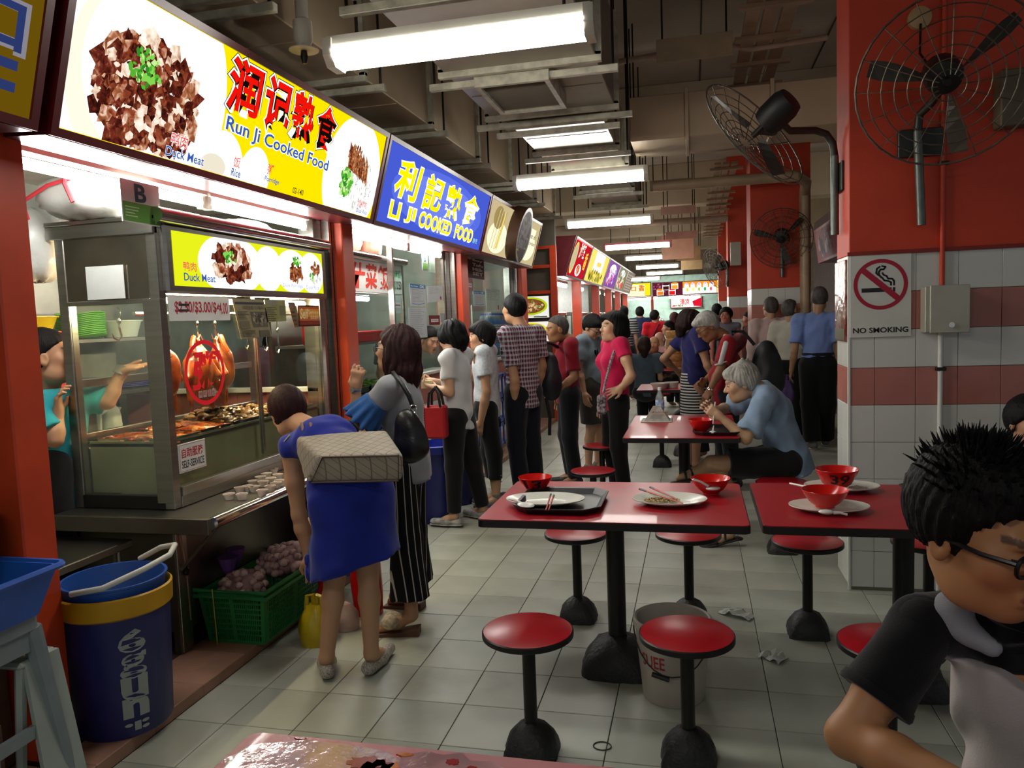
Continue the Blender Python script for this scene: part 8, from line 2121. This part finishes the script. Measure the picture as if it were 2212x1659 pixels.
P, fr = human('smiling young man with glasses in black and white polo shirt', J, 'A8774F', face=(.5, -.83, -.20), up=(.05, -.15, .98), hs=1.07, h=.008, hh=.0042, detail=True, eyes=True, shut=.62, nose=1.0, jaw=1.1, neck_r=.056,
 hands={'R': dict(d=(.85, -.3, -.1), n=(0, -.2, -1), side=1, curl=.3), 'L': dict(d=(-.8, -.4, -.1), n=(0, -.2, -1), side=-1, curl=.3)}, lip=(.34, .09, .07))
H1 = hair_mat('young_black', srgb('0B0A0A'), .65)
hair(fr, 'spiky', H1, P, .0055, .0028, (('e', (0, -.03, .035), (.090, .092, .094)), ('e', (0, .035, .092), (.066, .050, .036)), ('e', (.068, -.01, .022), (.016, .035, .04)), ('e', (-.068, -.01, .022), (.016, .035, .04))), t=.016, line=((.088, .072), (-.11, -.055)), freq=34)
mb = MB()
for k in range(420):
 a = random.uniform(0, 2 * PI); e = random.uniform(.35, 1.5)
 d = A((math.cos(a) * math.cos(e), math.sin(a) * math.cos(e), math.sin(e)))
 p0 = A((0, -.012, .040)) + d * A((.088, .104, .098)); L = random.uniform(.012, .030); t = unit(d + A((random.uniform(-.5, .5), random.uniform(-.2, .7), random.uniform(-.1, .5))))
 mb.tube([fr(*(p0 - d * .012)), fr(*(p0 + t * L * .6)), fr(*(p0 + t * L + d * .004))], [.0034, .0022, .0004], 4, H1)
tag(put('hair_spikes', mb, P), kind='stuff')
glasses(fr, P, '0C0C0E', r=.0032)
# the polo: white body with black shoulders
common = dict(parent=P, h=.0065, flat=.78, waist=.135, hipr=.135, chest=.155)
yk = (A((.60, 1.40, .880)), unit((-.22, .05, -1)))
BLKP = cloth('black_polo', '0B0B0E', .85, .15); WHP = cloth('white_polo', 'B0A6A4', .85, .04, 10); GRYP = cloth('grey_yoke', '8A8C92', .85, .06)
torso_garment(J, WHP, .022, 0, .10, .07, .068, name='polo_body', fold=.0055, seed=31, cuts=[(yk[0], -yk[1])], shoulder=.05, **common)
torso_garment(J, BLKP, .024, 0, -.5, .07, .068, name='polo_yoke', fold=.004, seed=31, cuts=[yk], shoulder=.046, **common)
for k in 'RL':
 S, E = A(J['s' + k]), A(J['e' + k]); d = unit(E - S); e_ = S + (E - S) * .66
 v = Vol().cap(S, e_ + d * .06, .056, .066, .03, clip=[(e_, d)]); v.disp = folds(.003, 50, 6)
 put('sleeve', vol_mesh('sleeve', [(v, .006)], BLKP), P)
 put('sleeve_band', (MB().lathe([(.0655, -.012), (.068, 0), (.0655, .006)], tuple(e_ - d * .004), 28, axis=tuple(d)), BLKP), P, smooth=True)
S, N_ = A(J['sR']), A(J['nk'])
v = Vol().cap(N_ * .45 + S * .55 + A((0, .0, .014)), N_ * .10 + S * .90 + A((.0, -.01, .016)), .036, .032, .01, (0, 0, 1), .9).cap(N_ * .25 + S * .75 + A((.005, -.03, .010)), N_ * .48 + S * .52 + A((.012, -.07, -.035)), .030, .016, .02); v.disp = folds(.003, 60, 4)
put('grey_shoulder', vol_mesh('grey_shoulder', [(v, .006)], GRYP), P)
put('collar', (MB().tube([tuple(N_ + A((.074 * math.cos(a) + .0, .074 * math.sin(a) - .012, .022 + .045 * math.sin(a)))) for a in [k * PI / 12 for k in range(24)]], [.020] * 24, 8, closed=True), BLKP), P, smooth=True)
c0 = A((.60, 1.395, .93))
put('placket', (MB().box(c0[0] - .012, c0[0] + .020, c0[1] - .045, c0[1] - .03, .80, .95, b=.003), WHP), P)
for dx in (-.006, 0, .006): put('placket_stripe', (MB().box(c0[0] + dx - .001, c0[0] + dx + .001, c0[1] - .0465, c0[1] - .045, .83, .93), BLKP), P)
leg_garment(J, cloth('dark_jeans', '15181E', .85, .1), 1.0, .016, .05, .014, P)
for k in 'LR': shoe(J, k, SHOEK, P, .012, 'shoe', .02)
stool(.70, 1.62, 'stool under the young man in the polo shirt')
table(.232, 1.30, .55, 1.29, 'red table in front of the young man at the lower right corner', legs=((.80, .92),))

# ---- hawker in turquoise shirt
J = template(-3.02, 3.02, 1.66, 30, .185, z0=.05)
J['hd'] = A((-2.978, 3, 1.453)); J['nk'] = A((-3.02, 3.02, 1.29)); J['ch'] = A((-3.0, 3.03, 1.13)); J['pv'] = A((-3.02, 3.03, .82)); J['sR'] = A((-2.97, 2.88, 1.24)); J['sL'] = A((-2.93, 3.20, 1.24))
J['eL'] = A((-2.861, 3.22, 1.215)); J['wL'] = A((-2.814, 3.28, 1.367)); J['eR'] = A((-2.861, 2.88, 1.078)); J['wR'] = A((-2.868, 2.92, 1.189))
P, fr = human('hawker in turquoise shirt reaching out behind the duck cabinet', J, 'B58A6A', face=(.72, .55, .10), hs=1.10, h=.012, hh=.006, eyes=True, shut=.4, hands={'L': dict(d=(.85, .2, .12), n=(.1, -.3, 1), side=-1, curl=.08, spread=.1, thumb=.0), 'R': dict(d=(.10, 0, 1), n=(.8, .5, 0), side=1, curl=.45)})
hair(fr, 'short', BLK_H, P, .007, .0016, (('e', (0, -.04, .015), (.083, .068, .086)),), t=.010, line=((.085, .072), (-.11, -.05)))
torso_garment(J, cloth('turquoise_tee', '2A96A0', .85, .08), .022, .75, .12, .04, .075, parent=P, name='tshirt', h=.010, fold=.004, seed=33)
p = Print((-2.905, 2.93, .86), (.02, .16, 0), (-.02, 0, .14)); p.ring(.5, .5, .42, .12, ink('C88A40')); p.disc(.35, .35, .07, ink('B03A20')); p.disc(.6, .3, .07, ink('B03A20')); p.disc(.5, .55, .06, ink('B03A20')); p.done('print', P)
leg_garment(J, cloth('dark_trousers', '111217'), 1.0, .016, .06, .016, P)
for k in 'LR': shoe(J, k, SHOEK, P, .012, 'shoe', .02)
GLV = mat('clear_glove', srgb('C8CCC8'), .25, trans=.5); w = A(J['wL']); put('glove_cuff', (MB().lathe([(.036, 0), (.032, .02), (.036, .045)], tuple(w - unit(w - A(J['eL'])) * .02), 16, axis=tuple(unit(w - A(J['eL'])))), GLV), P, smooth=True)
# ---- woman at the back of the duck stall
J = template(-4.12, 6.9, 1.55, -50, .15, z0=.05); J['hd'] = A((-4.134, 6.9, 1.377))
P, fr = human('woman with dark fringe seen through the opening behind the ducks', J, 'BE9878', face=(.62, -.68, -.35), hs=.95, h=.016, hh=.006, eyes=True, shut=.7)
hair(fr, 'short', BRN_H, P, .008, .002, (('e', (0, -.04, .0), (.085, .065, .09)), ('e', (0, .06, .075), (.06, .04, .03))), t=.016, line=((.09, .06), (-.11, -.08)))
torso_garment(J, cloth('dull_shirt', '6A6A70'), .02, .7, .12, .02, .06, parent=P, name='shirt', h=.014, fold=.003)
leg_garment(J, cloth('dark_trousers', '111217'), 1.0, .016, .06, .018, P)
# ---- man inside the second stall
J = template(-2.75, 6.75, 1.62, -20, .17, z0=.05); J['hd'] = A((-2.406, 6.75, 1.389))
P, fr = human('hawker leaning behind the window of the blue sign stall', J, 'B58A6A', face=(.8, -.5, -.35), hs=1.0, h=.018, hh=.008, detail=True)
hair(fr, 'short', BLK_H, P, .009, .0015, (('e', (0, -.04, .01), (.083, .068, .086)),), t=.010)
torso_garment(J, cloth('grey_tee', '4A5258'), .02, .7, .12, .02, .06, parent=P, name='shirt', h=.016, fold=.003)
# ---- diner at the right edge behind the young man
J = template(1.53, 3.98, 1.62, -80, .17); J['hd'] = A((1.497, 3.95, 0.98))
dz = A((0, 0, J['hd'][2] - 1.50));
for k in ('nk', 'ch', 'pv', 'sL', 'sR', 'eL', 'eR', 'wL', 'wR', 'hL', 'hR'): J[k] = A(J[k]) + dz + A((.02, -.0, 0))
J['kL'] = A(J['hL']) + A((0, -.38, 0)); J['kR'] = A(J['hR']) + A((0, -.38, 0)); J['aL'] = A((J['kL'][0], J['kL'][1], .085)); J['aR'] = A((J['kR'][0], J['kR'][1], .085)); J['tL'] = J['aL'] + A((0, -.16, -.06)); J['tR'] = J['aR'] + A((0, -.16, -.06))
P, fr = human('seated diner in pinkish top cut off by the right edge', J, 'A87C5E', hs=1.0, h=.016, hh=.009, detail=False)
hair(fr, 'short', BLK_H, P, .009, .002, (('e', (0, -.04, .02), (.09, .07, .09)),), t=.018, line=((.09, .05), (-.11, -.08)))
torso_garment(J, pattern_mat('pink_stripes', 'v', ('8A6A66', '6A5652'), 90), .02, .7, .12, .02, .06, parent=P, name='top', h=.014, fold=.003)
leg_garment(J, cloth('dark_trousers', '111217'), 1.0, .016, .06, .018, P)
stool(1.56, 4.02, 'stool of the diner at the right edge')

# ---- crowd further back
def crowd(label, px, H, th, tone, hm, shirt, fc=None, seated=False, legs='15161C', sleeve=.7, hs=1.0, style=0, glass=False, h=.020, eyes=False, low=None):
 J = template(px[0], px[1], H, th, .175)
 if seated:
  d = A((0, 0, px[2] - (1.58 * H / 1.7)))
  for k in ('nk', 'ch', 'pv', 'sL', 'sR', 'eL', 'eR', 'wL', 'wR', 'hL', 'hR'): J[k] = A(J[k]) + d
  for s in 'LR':
   J['w' + s] = A(J['e' + s]) + J['F'] * .22; J['k' + s] = A(J['h' + s]) + J['F'] * .40; J['a' + s] = A((J['k' + s][0], J['k' + s][1], .085)); J['t' + s] = J['a' + s] + J['F'] * .16 + A((0, 0, -.06))
 J['hd'] = A(px)
 P, fr = human(label, J, tone, face=fc, hs=hs, h=h, hh=.011 if not eyes else .007, detail=eyes, eyes=eyes)
 ex = {0: (('e', (0, -.04, .01), (.084, .068, .086)),), 1: (('e', (0, -.05, -.01), (.095, .07, .10)), ('c', (0, -.08, -.05), (0, -.08, -.13), .07, .04)), 2: (('e', (0, -.03, .03), (.10, .10, .10)), ('e', (0, -.11, .06), (.04, .04, .04)))}[style]
 if hm: hair(fr, 'x', hm, P, .011, .0012, ex, t=.012, line=((.085, .065), (-.11, -.06 - .03 * style)))
 if glass: glasses(fr, P, '3A2A24')
 torso_garment(J, shirt, .022, sleeve, .10, .02, .06, parent=P, name='shirt', h=h * .85, fold=.003)
 leg_garment(J, cloth('legs_' + legs, legs), 1.0, .016, .06, h, P)
 return P, J, fr
P, J, fr = crowd('person in bright red shirt with a diagonal strap seen from behind', (-0.743, 15, 1.513), 1.65, 95, 'B08A70', BLK_H, cloth('bright_red', 'B0101E'), fc=(.5, .8, 0))
put('cross_strap', (MB().tube([tuple(A(J['nk']) + A((.08, -.10, -.02))), tuple(A(J['ch']) + A((-.02, -.155, -.06))), tuple(A(J['pv']) + A((-.15, -.10, .05)))], .014, 6), cloth('dark_strap', '4A1418')), P, smooth=True)
crowd('man in navy sleeveless vest in the far queue', (-1.073, 15.6, 1.598), 1.76, 95, 'A8826A', BLK_H, cloth('navy_vest', '1E2A4A'), sleeve=0)
crowd('man with striped sleeve at the left of the far queue', (-1.263, 14.2, 1.604), 1.74, 80, '9A745A', BLK_H, pattern_mat('far_stripes', 'h', ('2A2A2E', '9A9A98'), 22))
crowd('seated diner in grey blue shirt seen from behind', (-0.674, 10.55, 1.138), 1.62, 90, '9A745A', BRN_H, cloth('grey_blue_tee', '3E4A54'), seated=True, style=1)
crowd('seated diner with cropped hair bent over the far table', (-0.597, 11.6, 1.107), 1.60, -100, 'A87A5A', None, cloth('dark_tee', '1E1A1C'), seated=True)
crowd('bald seated diner in pink shirt at the far table', (-0.551, 12.6, 1.149), 1.62, 60, 'C0907A', None, cloth('pale_pink', 'B88888'), seated=True)
crowd('seated diner with dark hair in white at the far table', (-0.442, 13.2, 1.314), 1.62, 200, 'A88066', BLK_H, cloth('off_white', 'A8A6A0'), seated=True, style=1)
crowd('woman with glasses and grey tank top facing the viewer', (0.457, 12, 1.494), 1.63, -85, 'B0705A', BLK_H, cloth('grey_tank', '6A6A74'), sleeve=0, fc=(-.25, -.95, 0), glass=True, eyes=True, style=2, h=.018)
crowd('person with dark hair behind the woman with glasses', (0.361, 13.4, 1.571), 1.70, 100, 'A88066', BLK_H, cloth('dark_tee', '1E1A1C'))
crowd('person with maroon hood among the far diners', (-0.358, 13.9, 1.454), 1.56, 120, '8A5A4A', hair_mat('maroon', srgb('3A0E14')), cloth('maroon_hood', '4A141A'), style=1)
crowd('person in maroon striped shirt stooping behind the navy top', (0.041, 8.35, 1.324), 1.50, 185, '8A6048', BLK_H, pattern_mat('maroon_stripes', 'h', ('5E1A24', '9A5A5C'), 24), hs=.95)
crowd('person half hidden by the tiled pillar', (0.85, 13, 1.416), 1.55, 190, 'A0664E', BLK_H, cloth('maroon_hood', '4A141A'))
# bamboo steamers on the far table
sx3, sy3, sz3 = (-0.295, 11.55, 1.251)
ST = thing('steamer_stack', 'tan stack of bamboo steamers among the far diners', 'steamer', (sx3, 11.4, .752))
for k in range(5):
 put('steamer_tier', (MB().lathe([(.115, 0), (.12, .01), (.12, .10), (.112, .108), (0, .108)], (sx3, 11.4, .752 + k * .112), 24), mat('bamboo', srgb('B08248'), .6, var=.25, vscale=30)), ST, smooth=True)

# ================================================================ fittings on the pillars
NS = thing('no_smoking_sign', 'no smoking sign plate on the tiled pillar', 'sign', (.95, 4.38, 1.383)); put('plate', (MB().box(.803, 1.10, 4.380, 4.386, 1.383, 1.826, b=.001), mat('sign_plate_white', srgb('C6C8C0'), .4, var=.03)), NS)
p = Print((.803, 4.3798, 1.383), (.297, 0, 0), (0, 0, .443)); NR = ink('A01030'); NB = ink('18161A')
p.rect(.19, .535, .62, .585, NB); p.rect(.64, .535, .68, .585, NB); p.rect(.70, .535, .74, .585, NB)
p.line([(.72, .61), (.72, .66), (.69, .685), (.62, .69), (.60, .72), (.55, .735), (.53, .76)], .009, NB); p.line([(.67, .61), (.67, .645), (.63, .66), (.56, .67), (.53, .70), (.50, .71)], .009, NB); p.line([(.53, .70), (.48, .73), (.47, .77), (.50, .80), (.55, .80), (.58, .83), (.52, .84)], .009, NB); p.line([(.47, .73), (.43, .76), (.44, .81), (.49, .835)], .009, NB)
p.ring(.5, .625, .445, .15, NR, n=48); p.line([(.21, .80), (.79, .45)], .030, NR); p.text('NO SMOKING', .05, .055, .95, .115, ink('141416'), .022); p.done('print', NS)
GP = mat('grey_steel_box', srgb('A8A898'), .4, .2, var=.08); EB = thing('electrical_box', 'grey steel switch box on the tiled pillar', 'electrical box', (1.24, 4.33, 1.40))
put('case', (MB().box(1.145, 1.345, 4.30, 4.388, 1.402, 1.635, b=.003), GP), EB); put('door', (MB().box(1.165, 1.348, 4.288, 4.302, 1.398, 1.64, b=.003), GP), EB); put('lock', (MB().lathe([(.014, 0), (.014, .012), (0, .013)], (1.262, 4.288, 1.438), 14, axis=(0, -1, 0)), CHROME), EB, smooth=True)
def conduit(x, z0, z1, m, label, r=.012, y=4.374, clips=()):
 C = thing('conduit', label, 'conduit', (x, y, z0)); put('tube', (MB().tube([(x, y, z0), (x, y, z1)], r, 10), m), C, smooth=True)
 for z in clips: put('clip', (MB().box(x - .022, x + .026, y - .014, y + .012, z, z + .018, b=.002), BLACKM), C)
conduit(1.243, 1.64, 4.3, REDP, 'red painted conduit rising from the switch box', clips=(2.25, 2.7)); conduit(1.238, 0, 1.40, mat('white_plastic_trim', srgb('D6D8D2'), .4), 'white conduit running down from the switch box', clips=(.80, 1.20))
UB_ = thing('electrical_box', 'olive grey wall box at the top right edge', 'electrical box', (1.56, 4.33, 2.40)); put('case', (MB().box(1.47, 1.75, 4.28, 4.388, 2.40, 2.67, b=.006), mat('olive_box', srgb('5A5240'), .6, var=.2)), UB_); put('screw', (MB().lathe([(.012, 0), (.012, .008), (0, .009)], (1.58, 4.28, 2.43), 10, axis=(0, -1, 0)), CHROME), UB_)
JB = thing('junction_box', 'round cream junction box above the fan', 'junction box', (1.128, 4.37, 2.95)); put('disc', (MB().lathe([(.055, 0), (.055, .03), (.03, .04), (0, .04)], (1.128, 4.388, 2.985), 20, axis=(0, -1, 0)), mat('cream_plastic', srgb('A88A60'), .5)), JB, smooth=True); put('cable', (MB().tube([(1.128, 4.35, 2.95), (1.12, 4.33, 2.80), (1.15, 4.25, 2.70)], .006, 6), BLACKM), JB)
PF = thing('foil_poster', 'glossy colourful poster wrapped in film on the pillar side', 'poster', (.79, 4.55, 1.38)); put('sheet', (MB().box(.784, .799, 4.42, 4.72, 1.36, 1.80, b=.003), mat('glossy_film', srgb('A89890'), .12, .2, var=.6, vscale=16, col2=srgb('7A2A24'), bump=.6, bscale=22)), PF); put('caption', (MB().box(.7825, .784, 4.43, 4.71, 1.37, 1.43), mat('olive_caption', srgb('4A4A30'), .4, var=.4, vscale=60)), PF)
# ---- caged wall fans
WIRE = mat('cage_wire', srgb('6E6A5E'), .4, .7, var=.3, vscale=20); FANB = mat('fan_motor_black', srgb('141412'), .5, var=.2, vscale=10, bump=.05)
def fan(c, n, label, r=.36, pole=(), wire=.0028, seg=32, plate_=None, blue=True, bl=3):
 c = Vector(c); n = Vector(n).normalized(); Fn = thing('wall_fan', label, 'fan', tuple(pole[0]) if pole else tuple(c), 'caged wall fans')
 up = Vector((0, 0, 1)); u = n.cross(up).normalized(); w = u.cross(n)
 def Q(a, rr, d): return tuple(c + (u * math.cos(a) + w * math.sin(a)) * rr + n * d)
 prof = lambda t: .075 * (1 - t ** 2.2)
 mb = MB()
 for t in (1.0, .86, .72, .58, .44, .30, .18): mb.tube([Q(2 * PI * k / seg, r * t, prof(t)) for k in range(seg)], wire * (1.9 if t == 1 else 1), 4, closed=True)
 for k in range(16):
  a = 2 * PI * k / 16; mb.tube([Q(a, r * t, prof(t)) for t in (1, .8, .55, .3, .12)], wire, 4)
 put('front_cage', (mb, WIRE), Fn); mb = MB()
 for t in (.92, .70, .48): mb.tube([Q(2 * PI * k / seg, r * t, -.10 * (1 - t ** 3) - .01) for k in range(seg)], wire, 4, closed=True)
 for k in range(12):
  a = 2 * PI * (k + .5) / 12; mb.tube([Q(a, r * t, -.10 * (1 - t ** 3) - .01) for t in (1, .8, .55, .35)], wire, 4)
 put('rear_cage', (mb, WIRE), Fn)
 if blue: put('badge', (MB().lathe([(.052, .078), (.052, .086), (0, .088)], (0, 0, 0), 20), mat('blue_badge', srgb('1E4A9A'), .4)), Fn); o = bpy.data.objects[-1] if 0 else None
 b = Fn.children[-1] if blue else None
 if b is not None:
  q = Vector((0, 0, 1)).rotation_difference(n).to_matrix()
  for v_ in b.data.vertices: v_.co = Vector(c) + q @ v_.co
 for k in range(bl):
  a0 = 2 * PI * k / bl + .3; vs = []
  for i in range(6):
   t = .16 + .74 * i / 5; wd = .10 + .22 * math.sin(PI * (i + .6) / 6.5)
   vs += [Q(a0 - wd / 2, r * t, .012), Q(a0 + wd / 2, r * t, -.028)]
  put('blade', (MB().add(vs, [(2 * i, 2 * i + 1, 2 * i + 3, 2 * i + 2) for i in range(5)]), mat('fan_blade_metal', srgb('4A4640'), .5, .5)), Fn)
 m0 = c - n * .06; m1 = c - n * .27
 put('motor', (MB().lathe([(.02, 0), (.075, .012), (.085, .05), (.085, .15), (.070, .19), (.03, .20), (0, .20)], tuple(m0), 20, axis=tuple(-n)), FANB), Fn, smooth=True)
 put('shaft', (MB().tube([tuple(c - n * .08), tuple(c + n * .02)], .016, 10), FANB), Fn)
 if pole:
  put('arm', (MB().tube([tuple(p_) for p_ in pole[1:]] + [tuple(c - n * .18 - Vector((0, 0, .07)))], .020, 10), mat('dark_galvanised', srgb('3A3C38'), .45, .6, var=.2, vscale=20)), Fn, smooth=True); put('pole', (MB().tube([tuple(pole[0]), tuple(pole[1])], .022, 12), mat('grey_pole', srgb('5E6460'), .4, .6, var=.15, vscale=20)), Fn, smooth=True)
 if plate_: put('wall_plate', (MB().box(*plate_, b=.004), mat('dark_galvanised', srgb('3A3C38'), .45, .6)), Fn)
 put('knob', (MB().ell(tuple(c - n * .24 - Vector((0, 0, .05))), (.02, .02, .02), None, 8, 6), FANB), Fn, smooth=True)
 return Fn
fan((0.342, 4.5, 2.518), (-.66, .46, -.52), 'caged wall fan turned to the left on the pillar corner', .36, [(.765, 4.60, 1.95), (.765, 4.60, 2.38), (.755, 4.60, 2.45), (.72, 4.59, 2.50), (.66, 4.57, 2.52), (.52, 4.5, 2.515)], plate_=(.785, .80, 4.52, 4.68, 2.18, 2.34))
fan((1.142, 3.97, 2.558), (-.12, -.88, -.46), 'large caged wall fan on the red pillar front', .385, [(1.135, 4.34, 1.95), (1.115, 4.34, 2.42), (1.12, 4.33, 2.50), (1.16, 4.27, 2.54)], plate_=(1.03, 1.24, 4.36, 4.39, 2.30, 2.44))
fan((1.028, 9.78, 2.403), (-.1, -.95, -.3), 'dusty wall fan on the second red pillar', .36, [(1.05, 9.95, 1.95), (1.05, 9.95, 2.3), (1.05, 9.9, 2.36)], seg=24, blue=False)
fan((0.37, 14.2, 2.329), (-.8, -.5, -.3), 'far wall fan above the drinks signs', .36, [(.58, 14.35, 2.0), (.58, 14.35, 2.4), (.5, 14.3, 2.42)], seg=20, blue=False)
solo('electrical_box', MB().box(.62, .80, 13.9, 14.0, 2.35, 2.75, b=.006), GP, 'grey metal box on the third pillar', 'electrical box')
# ---- shops along the right aisle
SR = thing('signboard', 'pink stall sign hung with plastic bags along the right aisle', 'sign', (1.75, 10.4, 2.17), 'stall signboards'); put('box', (MB().prism([(1.62, 2.62), (1.68, 2.17), (1.95, 2.17), (1.95, 2.64)], 'y', 9.2, 11.4), mat('pink_sign', srgb('B06A6A'), .3, var=.5, vscale=6, col2=srgb('7A2A30'))), SR)
p = Print((1.679, 11.3, 2.18), (0, -2.0, 0), (-.058, 0, .43)); p.rect(.02, .05, .98, .95, ink('A06064')); p.text('茶餐室', .45, .2, .95, .9, ink('8A1A24'), .03); p.food(.25, .5, .2, .4, [ink('C8C0C4'), ink('8A6A7A'), ink('4A3A4A')], 30, .04); p.done('print', SR)
post(1.72, 1.84, 9.2, 9.35, 0, 2.17, 'red post of the stall along the right aisle'); tag(put('wall_right_stalls', (MB().box(2.0, 2.1, 9.2, 14, 0, 3.0), mat('dark_shop_wall', srgb('4A3A36'), .7, var=.2))), 'dark shop wall along the right aisle', kind='structure')
for k, (y, z, c, lab) in enumerate(((9.6, 1.75, '5A3A7A', 'purple plastic bag hanging in the right aisle stall'), (9.9, 1.85, '8A7A70', 'clear plastic packets hanging in the right aisle stall'), (10.3, 1.7, '8A2A2A', 'red packet hanging in the right aisle stall'))):
 solo('hanging_bag', wrapped((1.8, y, z), (.06, .09, .14), '', BAGM).tube([(1.8, y, z + .1), (1.8, y, 2.175)], .004, 5), mat('film_' + c, srgb(c), .3, var=.3, vscale=10), lab, 'bag', smooth=True)
# foam boxes and cups on the far table
for k, (px, lab) in enumerate((((-0.504, 8.033, 0.8), 'white foam bowl on the far table'), ((-0.448, 7.786, 0.78), 'small white foam bowl on the far table'))):
 q = px; solo('foam_bowl', MB().lathe([(.07, 0), (.095 - .02 * k, .06), (.10 - .02 * k, .06), (.10 - .02 * k, .055), (.068, .004), (0, .004)], (-.38 + k * .12, 8.35 + .1 * k, .752), 20), mat('foam_white', srgb('B8B0A4'), .7), lab, 'bowl', smooth=True)
CP = thing('drink_cup', 'tall plastic drink cup with straw on the far table', 'cup', (-.13, 8.4, .752)); put('cup', (MB().lathe([(.03, 0), (.042, .15), (.044, .15), (.044, .145), (.03, .004)], (-.13, 8.4, .752), 16), PET), CP, smooth=True); put('lid', (MB().lathe([(.045, .15), (.045, .16), (.02, .18), (0, .18)], (-.13, 8.4, .752), 16), PET), CP, smooth=True); put('straw', (MB().tube([(-.13, 8.4, .80), (-.125, 8.4, 1.0)], .004, 6), mat('white_spoon_plastic', srgb('D8D8D2'), .3)), CP)
